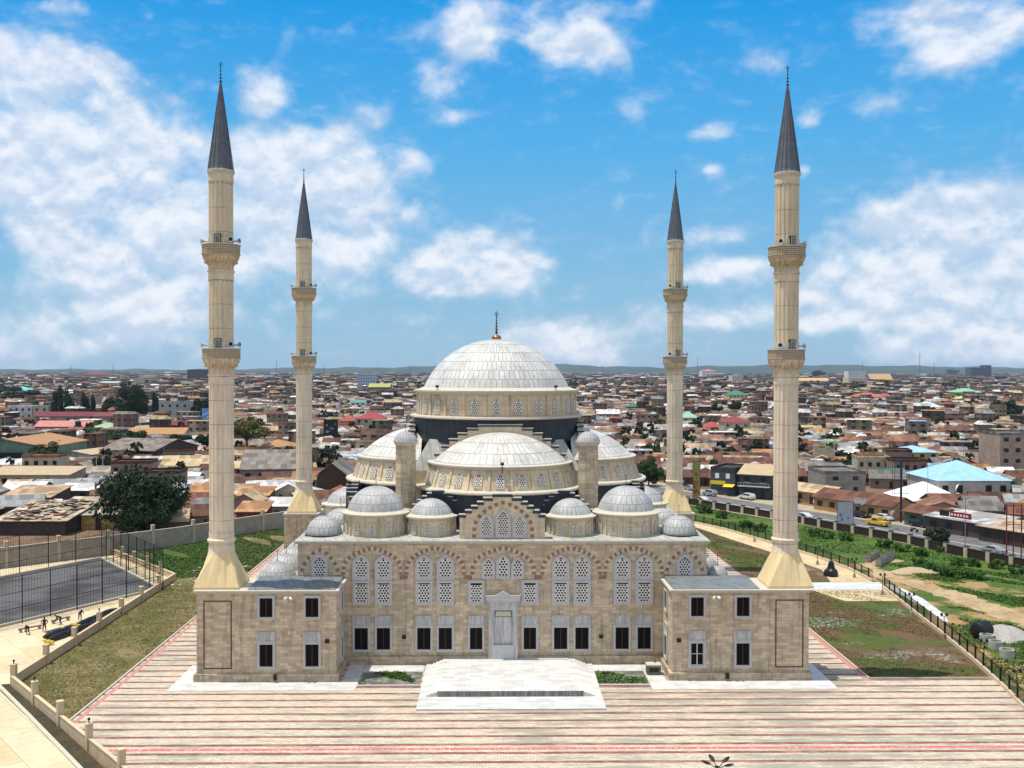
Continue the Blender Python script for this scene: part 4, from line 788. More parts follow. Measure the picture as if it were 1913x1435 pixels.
# tall court fence
t = thing('court_fence', 'tall dark wire fence around the grey sports court', 'fence', (cA.x, cA.y, 0)); o0 = (cA.x, cA.y, 0); MESHW = mat('dark_green_fence_wire', (0.012, 0.018, 0.016), 0.6)
FN = [cC+wv*-0.9, cA+wv*-0.9-dN*0.2, cB-dN*0.2, cB+dN*48]
for (p, a) in along([FN[0], FN[1]], 4.1, 0.6)+along([FN[1], FN[2]], 4.1)+along([FN[2], FN[3]], 5.2):
    mb = MB(); mb.tube((p.x, p.y, -0.1), (p.x, p.y, 6.2), 0.075, 6); mb.build('fence_post', BLACK, t, org=(p.x, p.y, 0))
mb = MB()
for p, q in zip(FN[:-1], FN[1:]):
    for z in (0.1, 2.1, 4.1, 6.1): mb.tube((p.x, p.y, z), (q.x, q.y, z), 0.045, 5)
mb.build('fence_rail', BLACK, t, org=o0)
mb = MB()
for p, q in zip(FN[:-1], FN[1:]):
    d = (q-p); L = d.length; d /= L
    for k in range(int(L/0.45)): mb.obox((p.x+d.x*k*0.45, p.y+d.y*k*0.45, 3.1), (0.024, 0.024, 6.0), 0)
    for k in range(13): mb.tube((p.x, p.y, 0.3+0.45*k), (q.x, q.y, 0.3+0.45*k), 0.011, 3)
mb.build('wire_mesh', MESHW, t, org=o0)
# black railing on the right
def railing(lab, P):
    t = thing('metal_railing', lab, 'railing', (P[0][0], P[0][1], 0)); o0 = (P[0][0], P[0][1], 0)
    mb = MB(); wall_line(mb, P, 0.34, -0.3, 0.42); mb.build('plinth', mat('tan_plinth', (0.60, 0.50, 0.34), 0.9), t, org=o0)
    mb = MB(); wall_line(mb, P, 0.05, 0.62, 0.68); wall_line(mb, P, 0.05, 1.62, 1.69)
    for p, a in along(P, 0.22): mb.obox((p.x, p.y, 1.1), (0.025, 0.025, 1.35), a)
    mb.build('rail_bars', BLACK, t, org=o0)
    for p, a in along(P, 2.75): mb = MB(); mb.obox((p.x, p.y, 1.1), (0.16, 0.16, 1.5), a); mb.build('post', BLACK, t, org=(p.x, p.y, 0))
railing('black metal railing on tan plinth beyond the marble path', fence_r[:6]); railing('black metal railing on tan plinth curving along the right lawn', fence_r[6:])
# field, road and its wall
RW = [(36, 152), (46, 136), (55, 121), (63.5, 106), (70, 93), (76.5, 81), (80.5, 69), (84.5, 60), (90, 48), (100, 28), (118, -10)]
sheet('field', [(58.2, -40), (118, -10), (100, 28), (90, 48), (84.5, 60), (80.5, 69), (76.5, 81), (70, 93), (63.5, 106), (55, 121), (46, 136), (36, 152), (33, 140), (40.8, 108.9), (46.2, 98.2), (50.8, 83.5), (55.2, 67.9), (57.4, 56), (57.7, 46.7), (57.6, 41.5), (56.0, 28), (54.7, 15.4), (53.2, 3.8), (51.6, -6.6), (50.3, -13), (48.6, -22), (45.9, -34), (41.4, -48)], -0.012, FIELD)
sheet('grass_verge', [(59.5, 63), (70, 60), (80, 50), (92, 40), (89.5, 48), (84, 60), (80, 69), (76, 81), (69.5, 93), (63, 106), (54.5, 121), (45.5, 136), (41.5, 136), (41.5, 110), (46.6, 98.5), (51.2, 83.7), (55.6, 68.1)], -0.006, FIELDG)
def rough(P, amp, step=1.2, seed=3):
    g = random.Random(seed); out = []
    for a, b in zip(P, P[1:]+P[:1]):
        n = max(1, int(math.dist(a, b)/step))
        for k in range(n): out.append((a[0]+(b[0]-a[0])*k/n+g.uniform(-amp, amp), a[1]+(b[1]-a[1])*k/n+g.uniform(-amp, amp)))
    return out
sheet('dirt_track', rough([(58.6, 52.5), (60.2, 47.5), (62.5, 40), (64.0, 30), (66.5, 16), (70, 0), (76, 0), (71.5, 16), (69.5, 28), (68.0, 38), (65.5, 44), (63.0, 52), (62.5, 59), (69, 64), (67, 67), (59.5, 60)], 0.9), -0.004, earth_mat('orange_tan_dirt', (0.36, 0.25, 0.13), (0.44, 0.33, 0.19), (0.16, 0.14, 0.05), 0.2, fine=2))
RD = [(150, -40), (126, -2), (110, 32), (99, 56), (90, 76), (82.5, 91), (75, 105.5), (66, 121), (55, 140), (42, 163), (22, 205), (-8, 258), (-44, 308), (-86, 352), (-160, 420), (-300, 540)]
def offs(P, d0):
    out = []
    for i, p in enumerate(P):
        a = Vector(P[max(0, i-1)]); b = Vector(P[min(len(P)-1, i+1)]); d = (b-a).normalized(); out.append((p[0]-d.y*d0, p[1]+d.x*d0))
    return out
ASPH = earth_mat('worn_grey_asphalt', (0.125, 0.125, 0.13), (0.16, 0.155, 0.15), (0.10, 0.10, 0.105), 0.1, fine=3)
def strip(name, P, a, b, z, m):
    A, B = offs(P, a), offs(P, b); mb = MB()
    for i in range(len(P)-1): mb.add([(*A[i], z), (*A[i+1], z), (*B[i+1], z), (*B[i], z)], [(0, 1, 2, 3)] if a > b else [(3, 2, 1, 0)])
    return tag(mb.build(name, m), kind='structure')
strip('road_shoulder', RD, -14.5, 9.5, -0.03, earth_mat('sandy_road_shoulder', (0.36, 0.29, 0.20), (0.43, 0.36, 0.27), (0.25, 0.19, 0.13), 0.15, fine=2))
strip('road', RD, -7.6, 7.6, -0.015, ASPH)
for d_, w_ in ((0.0, 0.35), (7.0, 0.13), (-7.0, 0.13)): strip('road_marking', RD, d_-w_/2, d_+w_/2, -0.008, mat('worn_road_paint', (0.55, 0.53, 0.48), 0.8, var=0.3))
mb = MB()
for p, a in along(RD[:11], 5.0):
    for o in (-3.6, 3.6): n_ = Vector((-math.sin(a), math.cos(a))); c = Vector((p.x, p.y))+n_*o; mb.obox((c.x, c.y, -0.0075), (1.9, 0.12, 0.001), a)
tag(mb.build('road_marking', MT['worn_road_paint']), kind='structure')
strip('pavement', RD, 8.2, 10.3, 0.10, mat('pale_pavement_concrete', (0.46, 0.40, 0.32), 0.9, var=0.15))
DKP = mat('dark_brown_fence_panel', (0.035, 0.022, 0.016), 0.7, var=0.3, scale=2)
pillar_wall('roadside_wall', 'roadside wall of dark panels between tan pillars along the main road', RW, 4.6, 0.16, 1.55, 0.72, 1.85, DKP, mat('tan_roadside_pillar', (0.50, 0.42, 0.30), 0.9), copng=True, capm=mat('black_wall_coping', (0.03, 0.028, 0.026), 0.8))
# ------------------------------------------------------------------ foliage
def leaf_mat(name, c1, c2, c3):
    m, nt, b = bare(name, 0.75); p = pos(nt); n = noise(nt, p, 0.55, 5); n2 = noise(nt, p, 3.1, 3); r = N(nt, 'ShaderNodeObjectInfo').outputs['Random']
    c = mixc(nt, ramp(nt, n, 0.38, 0.62), c1, c2); c = mixc(nt, ramp(nt, n2, 0.55, 0.75), c, c3)
    c = N(nt, 'ShaderNodeHueSaturation', ins={'Color': c, 'Value': mth(nt, 'MULTIPLY_ADD', r, 0.5, 0.75), 'Hue': mth(nt, 'MULTIPLY_ADD', r, 0.03, 0.485)}).outputs[0]; nt.links.new(c, b.inputs['Base Color'])
    nt.links.new(c, b.inputs['Subsurface Radius']) if False else None; return m
LEAF = leaf_mat('dark_green_leaves', (0.022, 0.050, 0.010), (0.045, 0.085, 0.016), (0.075, 0.115, 0.022)); LEAFB = leaf_mat('bright_green_bush_leaves', (0.030, 0.085, 0.012), (0.055, 0.13, 0.016), (0.10, 0.18, 0.03))
LEAFY = leaf_mat('olive_yellow_leaves', (0.060, 0.070, 0.014), (0.11, 0.105, 0.02), (0.16, 0.13, 0.03)); LEAFD = leaf_mat('very_dark_leaves', (0.008, 0.019, 0.006), (0.016, 0.034, 0.009), (0.030, 0.06, 0.012))
BARK = mat('grey_brown_bark', (0.075, 0.055, 0.038), 0.95, var=0.3, scale=3)
def leaves(nl, clumps, size, flat=0.0, seed=1):
    """leaf-sized quads spread round clump shells; unit crown: radius 1, height 0..1"""
    g = np.random.default_rng(seed); V = []; cl = np.array([(c[0], c[1], c[2]) for c in clumps]); rr = np.array([c[3] for c in clumps]); k = g.choice(len(cl), nl, p=rr**2/np.sum(rr**2))
    d = g.normal(size=(nl, 3)); d /= np.linalg.norm(d, axis=1)[:, None]; rad = rr[k]*(0.55+0.5*g.random(nl)**0.6); P = cl[k]+d*rad[:, None]*np.array([1, 1, 0.62])
    nrm = d+g.normal(size=(nl, 3))*0.55+np.array([0, 0, 0.45]); nrm /= np.linalg.norm(nrm, axis=1)[:, None]
    a = np.cross(nrm, g.normal(size=(nl, 3))); a /= np.linalg.norm(a, axis=1)[:, None]; b = np.cross(nrm, a); s = size*(0.6+0.8*g.random(nl))[:, None]
    Q = np.stack([P-a*s, P-b*s*0.55, P+a*s, P+b*s*0.55], 1).reshape(-1, 3); return Q
def leafmesh(name, Q, m):
    me = bpy.data.meshes.new(name); n = len(Q)//4; me.vertices.add(len(Q)); me.vertices.foreach_set('co', Q.astype(np.float32).ravel()); me.loops.add(n*4); me.loops.foreach_set('vertex_index', np.arange(n*4, dtype=np.int32))
    me.polygons.add(n); me.polygons.foreach_set('loop_start', np.arange(0, n*4, 4, dtype=np.int32)); me.materials.append(m); me.update(calc_edges=True); return me
def clumpset(n, seed, shape='round'):
    g = random.Random(seed); out = []
    for i in range(n):
        while True:
            x, y, z = g.uniform(-1, 1), g.uniform(-1, 1), g.uniform(0, 1)
            if shape == 'round' and (x*x+y*y+((z-0.42)/0.58)**2) < 0.62: break
            if shape == 'umbrella' and x*x+y*y < 0.75 and abs(z-(0.82-0.32*(x*x+y*y))) < 0.16: break
            if shape == 'column' and x*x+y*y < 0.45*(1.05-z)+0.03: break
        out.append((x, y, z, g.uniform(0.20, 0.34) if shape != 'column' else g.uniform(0.24, 0.4)))
    return out
TP = {}
def tree_proto(kind, nl, size, seed, m, shape, nclump, th):
    Q = leaves(nl, clumpset(nclump, seed, shape), size, seed=seed); cm = leafmesh('crown', Q, m); t = MB()
    t.tube((0, 0, -0.02), (0.02, 0.01, th), 0.06, 8, 0, 0.04); g = random.Random(seed)
    for i in range(6):
        a = i*math.pi/3+g.random(); e = Vector((0.45*math.cos(a), 0.45*math.sin(a), th+0.22+0.2*g.random())); t.tube((0.02, 0.01, th*0.85), e, 0.032, 6, 0, 0.012); t.tube(e, e+Vector((0.25*math.cos(a+0.6), 0.25*math.sin(a+0.6), 0.12)), 0.013, 5, 0, 0.005)
    TP[kind] = (cm, t.mesh('trunk', BARK), th)
tree_proto('broad', 5000, 0.058, 3, LEAF, 'round', 22, 0.30); tree_proto('broad2', 4500, 0.06, 9, LEAFD, 'round', 18, 0.28); tree_proto('olive', 2600, 0.07, 5, LEAFY, 'umbrella', 24, 0.5)
tree_proto('big', 15000, 0.034, 21, LEAFD, 'round', 48, 0.22); tree_proto('bright', 2600, 0.085, 14, LEAFB, 'round', 18, 0.28); tree_proto('column', 2200, 0.10, 8, LEAFD, 'column', 20, 0.1); tree_proto('bush', 900, 0.12, 31, LEAFB, 'round', 12, 0.1)
def tree(kind, x, y, w, h, label, name='tree', cat='tree', group=None, rz=None):
    cm, tm, th = TP[kind]; t = thing(name, label, cat, (x, y, -0.03), random.uniform(0, 6.28) if rz is None else rz, group)
    inst('trunk' if kind != 'bush' else 'stem', tm, t, (0, 0, 0), 0, (w/2, w/2, h)); zc = th*0.55 if kind != 'column' else 0.04
    inst('crown' if kind != 'bush' else 'foliage', cm, t, (0, 0, h*zc), 0, (w/2, w/2, h*(1-zc))); return t
def ptree(kind, px, pyb, wpx, hpx, label, **k):
    p = at(px, pyb, 0); s = (p-CAM).dot(fw)/FPX; return tree(kind, p.x, p.y, wpx*s, hpx*s, label, **k)
# ------------------------------------------------------------------ houses
def objcol_mat(name, roofy):
    m, nt, b = bare(name, 0.75 if roofy else 0.9); p = pos(nt); oi = N(nt, 'ShaderNodeObjectInfo'); at_ = N(nt, 'ShaderNodeAttribute', attribute_name='Col')
    base = oi.outputs['Color'] if roofy != 'far' else at_.outputs['Color']
    n = noise(nt, p, 0.35, 5, 0.65); n2 = noise(nt, p, 1.4, 5, 0.7)
    if roofy:
        o = N(nt, 'ShaderNodeTexCoord').outputs['Object']; br = N(nt, 'ShaderNodeTexBrick', offset=0.5, ins={'Vector': o, 'Color1': (0.60, 0.58, 0.56, 1), 'Color2': (1.25, 1.25, 1.25, 1), 'Mortar': (0.45, 0.45, 0.45, 1), 'Scale': 1.0, 'Mortar Size': 0.03, 'Brick Width': 1.6, 'Row Height': 2.2})
        c = mixc(nt, 1.0, base, br.outputs[0], 'MULTIPLY')
        c = mixc(nt, ramp(nt, n, 0.56, 0.70, 0, 0.6), c, (0.14, 0.062, 0.038)); c = mixc(nt, ramp(nt, n2, 0.64, 0.72, 0, 0.35), c, (0.42, 0.40, 0.38))
        s = N(nt, 'ShaderNodeSeparateXYZ', ins={0: o}); wv_ = mth(nt, 'SINE', mth(nt, 'MULTIPLY', mth(nt, 'ADD', s.outputs[0], s.outputs[1]), 22.0)); bp = N(nt, 'ShaderNodeBump', ins={'Height': wv_, 'Strength': 0.35, 'Distance': 0.03}); nt.links.new(bp.outputs[0], b.inputs['Normal'])
    else:
        s = N(nt, 'ShaderNodeSeparateXYZ', ins={0: p}); c = N(nt, 'ShaderNodeHueSaturation', ins={'Color': base, 'Value': mth(nt, 'MULTIPLY_ADD', mth(nt, 'SUBTRACT', mth(nt, 'ADD', n, n2), 1.0), 0.9, 1.0)}).outputs[0]
    if roofy == 'far':
        s = N(nt, 'ShaderNodeSeparateXYZ', ins={0: p}); fz = mth(nt, 'FRACT', mth(nt, 'MULTIPLY', s.outputs[2], 0.33)); fx = mth(nt, 'FRACT', mth(nt, 'MULTIPLY', mth(nt, 'ADD', s.outputs[0], mth(nt, 'MULTIPLY', s.outputs[1], 0.8)), 0.36))
        wn_ = mth(nt, 'MULTIPLY', mth(nt, 'MULTIPLY', mth(nt, 'GREATER_THAN', fz, 0.35), mth(nt, 'LESS_THAN', fz, 0.72)), mth(nt, 'LESS_THAN', fx, 0.45)); c = mixc(nt, mth(nt, 'MULTIPLY', wn_, at_.outputs['Alpha']), c, (0.02, 0.02, 0.02))
    nt.links.new(c, b.inputs['Base Color']); return m
ROOFM = objcol_mat('sheet_metal_roof', True); WALLM = objcol_mat('rendered_house_wall', False); FARM = objcol_mat('far_town', 'far')
# the coat of one clean-painted roof: same sheet, no rust
CLEANR = None
def clean_mat():
    m, nt, b = bare('painted_sheet_roof', 0.6); p = pos(nt); n = noise(nt, p, 0.5, 5); o = N(nt, 'ShaderNodeTexCoord').outputs['Object']; s = N(nt, 'ShaderNodeSeparateXYZ', ins={0: o})
    l = ramp(nt, mth(nt, 'ABSOLUTE', mth(nt, 'SUBTRACT', mth(nt, 'FRACT', mth(nt, 'MULTIPLY', mth(nt, 'ADD', s.outputs[0], mth(nt, 'MULTIPLY', s.outputs[1], 0.3)), 1.1)), 0.5)), 0, 0.1, 0.85, 1.0)
    v = mth(nt, 'MULTIPLY', mth(nt, 'MULTIPLY_ADD', mth(nt, 'SUBTRACT', n, 0.5), 0.6, 1.0), l); nt.links.new(N(nt, 'ShaderNodeHueSaturation', ins={'Color': N(nt, 'ShaderNodeObjectInfo').outputs['Color'], 'Value': v}).outputs[0], b.inputs['Base Color']); return m
CLEANR = clean_mat()
WIN = mat('dark_house_window', (0.012, 0.013, 0.015), 0.3, spec=0.4)
RUST, ORANGE, TAN, ZINC, WHITE, GREY, DARK, GREEN, BLUE, RED, MAROON, PINK, MINT, LIME = (0.15, 0.066, 0.042), (0.40, 0.21, 0.09), (0.46, 0.35, 0.21), (0.36, 0.37, 0.38), (0.68, 0.67, 0.65), (0.19, 0.18, 0.17), (0.05, 0.048, 0.046), (0.05, 0.20, 0.13), (0.30, 0.52, 0.78), (0.32, 0.065, 0.045), (0.15, 0.025, 0.032), (0.50, 0.20, 0.17), (0.25, 0.46, 0.36), (0.36, 0.38, 0.10)
def roof_mb(w, d, wh, rh, kind, ov=0.5, axis='x'):
    m = MB(); a, b = w/2+ov, d/2+ov; th = 0.14
    if kind == 'flat': m.box(-w/2-0.1, w/2+0.1, -d/2-0.1, d/2+0.1, wh, wh+0.18); m.box(-w/2-0.1, w/2+0.1, -d/2-0.1, -d/2+0.1, wh+0.181, wh+0.7); m.box(-w/2-0.1, w/2+0.1, d/2-0.1, d/2+0.1, wh+0.181, wh+0.7); m.box(-w/2-0.1, -w/2+0.1, -d/2+0.101, d/2-0.101, wh+0.181, wh+0.7); m.box(w/2-0.1, w/2+0.1, -d/2+0.101, d/2-0.101, wh+0.181, wh+0.7); return m
    if kind == 'shed': z0, z1 = wh-0.05, wh+rh; V = [(-a, -b, z0), (a, -b, z0), (a, b, z1), (-a, b, z1)]; m.add(V+[(x, y, z+th) for x, y, z in V], [(3,2,1,0),(4,5,6,7),(0,1,5,4),(1,2,6,5),(2,3,7,6),(3,0,4,7)]); return m
    if kind == 'hip':
        r = max(0.0, a-b) if w >= d else 0; s = max(0.0, b-a) if d > w else 0; e = wh-0.1
        V = [(-a, -b, e), (a, -b, e), (a, b, e), (-a, b, e), (-r-0.01, -s-0.01, wh+rh), (r+0.01, -s-0.01, wh+rh), (r+0.01, s+0.01, wh+rh), (-r-0.01, s+0.01, wh+rh)]
        return m.add(V, [(0,1,5,4),(1,2,6,5),(2,3,7,6),(3,0,4,7),(4,5,6,7),(3,2,1,0)])
    if axis == 'x': P = [(-b, wh-0.15), (b, wh-0.15), (b, wh-0.15+th), (0, wh+rh+th), (-b, wh-0.15+th)]; P = [(-b, wh-0.15), (0, wh+rh), (b, wh-0.15), (b, wh-0.15+th), (0, wh+rh+th), (-b, wh-0.15+th)]; V = [(x, y, z) for x in (-a, a) for y, z in P]
    else: P = [(-a, wh-0.15), (0, wh+rh), (a, wh-0.15), (a, wh-0.15+th), (0, wh+rh+th), (-a, wh-0.15+th)]; V = [(x, y, z) for y in (-b, b) for x, z in P]
    return m.add(V, [(0,1,4,5),(1,2,3,4),(6,11,10,7),(7,10,9,8),(0,6,7,1),(1,7,8,2),(2,8,9,3),(3,9,10,4),(4,10,11,5),(5,11,6,0)])
def wall_mb(w, d, wh, rh, kind, axis='x'):
    m = MB(); m.box(-w/2, w/2, -d/2, d/2, -0.3, wh-0.02)
    if kind == 'gable':
        if axis == 'x':
            for x in (-w/2, w/2-0.15): m.add([(x, -d/2, wh-0.02), (x, d/2, wh-0.02), (x, 0, wh+rh-0.05), (x+0.15, -d/2, wh-0.02), (x+0.15, d/2, wh-0.02), (x+0.15, 0, wh+rh-0.05)], [(0,2,1),(3,4,5),(0,3,5,2),(1,2,5,4)])
        else:
            for y in (-d/2, d/2-0.15): m.add([(-w/2, y, wh-0.02), (w/2, y, wh-0.02), (0, y, wh+rh-0.05), (-w/2, y+0.15, wh-0.02), (w/2, y+0.15, wh-0.02), (0, y+0.15, wh+rh-0.05)], [(0,1,2),(3,5,4),(0,2,5,3),(1,4,5,2)])
    if kind == 'shed':
        for x in (-w/2, w/2-0.15): m.add([(x, -d/2, wh-0.02), (x, d/2, wh-0.02), (x, d/2, wh+rh-0.1), (x+0.15, -d/2, wh-0.02), (x+0.15, d/2, wh-0.02), (x+0.15, d/2, wh+rh-0.1)], [(0,2,1),(3,4,5),(0,3,5,2),(1,2,5,4)])
        m.box(-w/2, w/2, d/2-0.15, d/2, wh-0.02, wh+rh-0.1)
    return m
occ = []
def house(x, y, w, d, wh, rh, kind, rc, wc, label, cat='house', name='house', rz=0.0, axis='x', storeys=1, win=True, door=True, clean=False, group=None, ov=0.5, extra=None, winc=None):
    t = thing(name, label, cat, (x, y, 0), rz, group); occ.append((x, y, math.hypot(w, d)*0.46))
    o = wall_mb(w, d, wh, rh, kind, axis).build('wall', WALLM, t); o.color = (*wc, 1)
    o = roof_mb(w, d, wh, rh, kind, ov, axis).build('roof', CLEANR if clean else ROOFM, t); o.color = (*rc, 1)
    if win:
        sh = wh/storeys; n = max(1, int(w/3.6)); dk = n//2
        for s in range(storeys):
            for i in range(n):
                xx = -w/2+(i+0.5)*w/n; z0 = s*sh
                m = MB()
                if s == 0 and door and i == dk: m.box(xx-0.55, xx+0.55, -d/2-0.04, -d/2+0.02, 0, min(2.1, sh-0.4)); m.build('door', winc or WIN, t)
                else:
                    ww = min(0.75, w/n*0.3); m.box(xx-ww, xx+ww, -d/2-0.04, -d/2+0.02, z0+sh*0.35, z0+sh*0.75); f = m.build('window', winc or WIN, t)
                    if storeys > 1: m = MB(); m.box(xx-ww-0.08, xx+ww+0.08, -d/2-0.10, -d/2+0.02, z0+sh*0.35-0.12, z0+sh*0.35-0.01); m.build('sill', CORN, f)
    if extra: extra(t, w, d, wh)
    return t
def ph(xl, xr, yb, wh, rh, d, kind, rc, wc, label, **k):           # front wall foot seen at xl..xr, yb
    p = at((xl+xr)/2, yb, 0); s = (p-CAM).dot(fw)/FPX; w = (xr-xl)*s; rz = k.get('rz', 0.0)
    return house(p.x-math.sin(rz)*d/2, p.y+math.cos(rz)*d/2, w, d, wh, rh, kind, rc, wc, label, **k)
def balcony(t, w, d, wh):
    m = MB(); m.box(-w/2, w/2, -d/2-1.5, -d/2-0.01, wh*0.48, wh*0.48+0.15); 
    for i in range(7): x = -w/2+0.15+i*(w-0.3)/6; m.box(x-0.1, x+0.1, -d/2-1.45, -d/2-1.25, 0, wh)
    m.box(-w/2, w/2, -d/2-1.42, -d/2-1.36, wh*0.48+0.85, wh*0.48+0.95); m.build('balcony', CORN, t)
YEL = mat('yellow_shop_board', (0.70, 0.55, 0.03), 0.6); REDB = mat('red_sign_board', (0.26, 0.012, 0.025), 0.6); WHB = mat('white_board', (0.75, 0.75, 0.74), 0.6)
def shopfront(t, w, d, wh):
    m = MB(); m.box(-w/2, w*0.1, -d/2-0.25, -d/2-0.05, wh*0.42, wh*0.56); m.build('sign_board', YEL, t); m = MB(); m.add([(w*0.08, -d/2-0.06, wh*0.45), (w*0.5, -d/2-0.06, wh*0.45), (w*0.5, -d/2-2.2, wh*0.37), (w*0.08, -d/2-2.2, wh*0.37)], [(0, 1, 2, 3)]); m.build('awning', YEL, t)
    for x in (-0.32, 0.12): m = MB(); m.box(w*x, w*(x+0.16), -d/2-0.08, -d/2+0.01, wh*0.66, wh*0.86); m.build('window', WHB, t)
def porch(t, w, d, wh):
    m = MB(); m.box(-w/2, w/2, -d/2-1.6, -d/2-0.02, wh*0.5, wh*0.5+0.14)
    for i in range(12): x = -w/2+0.1+i*(w-0.2)/11; m.box(x-0.03, x+0.03, -d/2-1.58, -d/2-1.52, wh*0.5+0.14, wh*0.5+0.95)
    m.box(-w/2, w/2, -d/2-1.6, -d/2-1.5, wh*0.5+0.95, wh*0.5+1.02); m.build('gallery_rail', mat('pale_grey_rail', (0.4, 0.4, 0.41), 0.6), t)
def opening(t, w, d, wh): m = MB(); m.box(-w*0.25, w*0.22, -d/2-0.05, -d/2+0.02, 0, wh*0.72); m.build('gate_opening', WIN, t)
CRM, DRED, GRN_W, YLW, PGR = (0.42, 0.36, 0.25), (0.13, 0.035, 0.03), (0.13, 0.21, 0.16), (0.40, 0.30, 0.09), (0.34, 0.35, 0.33)
B = 'building'
# left side
ph(-70, 86, 872, 6.6, 2.6, 34, 'gable', ORANGE, GRN_W, 'green walled warehouse with orange gable roof at the left edge', cat='warehouse', name='warehouse', axis='y', win=False, extra=opening, clean=True)
ph(92, 176, 868, 3.6, 1.0, 40, 'gable', TAN, (0.38, 0.45, 0.42), 'long shed with tan roof and pale green side wall behind the green warehouse', cat='shed', name='shed', axis='y', rz=-0.25, win=False, clean=True)
ph(178, 296, 866, 4.6, 3.2, 26, 'gable', (0.22, 0.18, 0.15), (0.06, 0.05, 0.045), 'grey brown gabled shed above the big dark tree', cat='shed', name='shed', rz=-0.3, win=False)
ph(-30, 127, 912, 3.6, 1.2, 12, 'shed', TAN, CRM, 'long cream single storey building with tan lean-to roof at the left edge', cat=B, name='long_building', clean=True)
ph(66, 165, 812, 4.0, 2.6, 12, 'gable', PINK, (0.25, 0.18, 0.14), 'pink roofed shed beside the black water tank', cat='shed', name='shed', clean=True)
ph(64, 168, 792, 4.5, 2.4, 14, 'gable', MAROON, (0.2, 0.16, 0.14), 'long dark red roofed hall behind the pink roof', cat=B, name='hall', clean=True)
ph(172, 216, 792, 4.5, 2.2, 12, 'gable', (0.17, 0.04, 0.045), (0.2, 0.16, 0.14), 'short dark red roofed hall right of the long one', cat=B, name='hall', clean=True)
ph(66, 124, 826, 3.2, 1.6, 9, 'gable', (0.25, 0.20, 0.20), (0.25, 0.2, 0.15), 'lilac grey roofed shack in front of the pink roof', cat='shed', name='shed')
ph(160, 224, 812, 3.0, 2.6, 16, 'hip', (0.30, 0.42, 0.25), PGR, 'pale green hip roofed hall above the round tree', cat=B, name='hall', clean=True)
ph(236, 342, 826, 3.6, 2.4, 14, 'gable', ORANGE, TAN, 'orange roofed hall behind the solar lamp', cat=B, name='hall', clean=True)
ph(286, 400, 806, 3.2, 2.0, 14, 'gable', MAROON, DRED, 'maroon roofed long hall left of the near left minaret', cat=B, name='hall', clean=True)
ph(297, 352, 791, 12.5, 1, 14, 'flat', ZINC, PGR, 'grey four storey block with tan columns near the dark trees', cat=B, name='apartment_block', storeys=3)
ph(14, 60, 783, 8.0, 1, 14, 'flat', WHITE, (0.5, 0.5, 0.5), 'white two storey block at the far left', cat=B, name='apartment_block', storeys=2)
ph(62, 90, 783, 8.0, 1, 12, 'flat', ZINC, CRM, 'tan two storey block right of the white block at far left', cat=B, name='apartment_block', storeys=2)
ph(6, 54, 740, 7, 4.5, 26, 'hip', (0.12, 0.50, 0.42), PGR, 'far hall with a turquoise hip roof at the left', cat=B, name='hall', clean=True, win=False)
ph(302, 395, 892, 3.4, 2.6, 14, 'gable', TAN, DRED, 'dark red gabled shed with tan roof left of the near left minaret', cat='shed', name='shed', rz=0.1)
ph(346, 400, 944, 3.0, 1.2, 9, 'shed', ORANGE, (0.10, 0.08, 0.07), 'shack with an orange and white patched roof left of the minaret', cat='shed', name='shed')
ph(352, 400, 975, 3.0, 1.0, 8, 'shed', GREY, YLW, 'yellow walled shack behind the white van', cat='shed', name='shed', winc=None)
ph(100, 172, 938, 2.8, 0.8, 8, 'shed', WHITE, (0.10, 0.08, 0.07), 'shack with a broad white sheet roof left of the big tree', cat='shed', name='shed')
ph(0, 92, 952, 2.8, 1.4, 12, 'shed', (0.42, 0.30, 0.18), (0.09, 0.07, 0.06), 'shack with a tan patched roof at the left edge', cat='shed', name='shed', win=False)
ph(-10, 122, 1000, 2.8, 1.8, 17, 'shed', (0.48, 0.38, 0.28), (0.06, 0.045, 0.04), 'large scrap covered shanty roof by the perimeter wall at left', cat='shed', name='shanty', win=False)
ph(118, 172, 965, 2.6, 0.8, 7, 'shed', (0.5, 0.42, 0.32), (0.10, 0.07, 0.05), 'small shack with pale patched roof between shanty and big tree', cat='shed', name='shed')
ph(152, 215, 990, 3.0, 0.7, 6, 'shed', (0.40, 0.37, 0.30), (0.36, 0.27, 0.10), 'ochre walled shack under the big dark tree', cat='shed', name='shed')
ph(444, 500, 950, 3.0, 1.2, 8, 'shed', ORANGE, (0.12, 0.09, 0.07), 'orange roofed shack just right of the near left minaret', cat='shed', name='shed')
ph(442, 494, 985, 3.2, 1.2, 7, 'shed', (0.42, 0.22, 0.10), DRED, 'dark red fronted shack with orange roof beside the perimeter wall', cat='shed', name='shed')
ph(496, 540, 972, 3.0, 1.0, 7, 'shed', WHITE, (0.30, 0.34, 0.33), 'shack with white roof and pale green front by the far left minaret', cat='shed', name='shed')
ph(452, 575, 905, 4.4, 4.6, 22, 'gable', (0.21, 0.185, 0.165), (0.25, 0.22, 0.19), 'big grey roofed barn between the two left minarets', cat='shed', name='barn', rz=0.12)
ph(592, 648, 932, 5.8, 3.2, 16, 'gable', (0.20, 0.18, 0.16), (0.055, 0.035, 0.022), 'dark brown gable ended barn right of the far left minaret', cat='shed', name='barn', axis='y', win=False)
ph(478, 546, 852, 3.6, 2.2, 14, 'hip', ORANGE, CRM, 'orange hip roofed house beside the spreading tree', clean=True)
ph(634, 668, 802, 4.6, 3.0, 12, 'hip', RED, (0.2, 0.15, 0.12), 'dark red roofed house wing left of the taller red house', clean=True)
ph(664, 718, 806, 6.8, 3.4, 14, 'hip', (0.30, 0.045, 0.055), CRM, 'two storey house with crimson roof left of the main dome', clean=True, storeys=2)
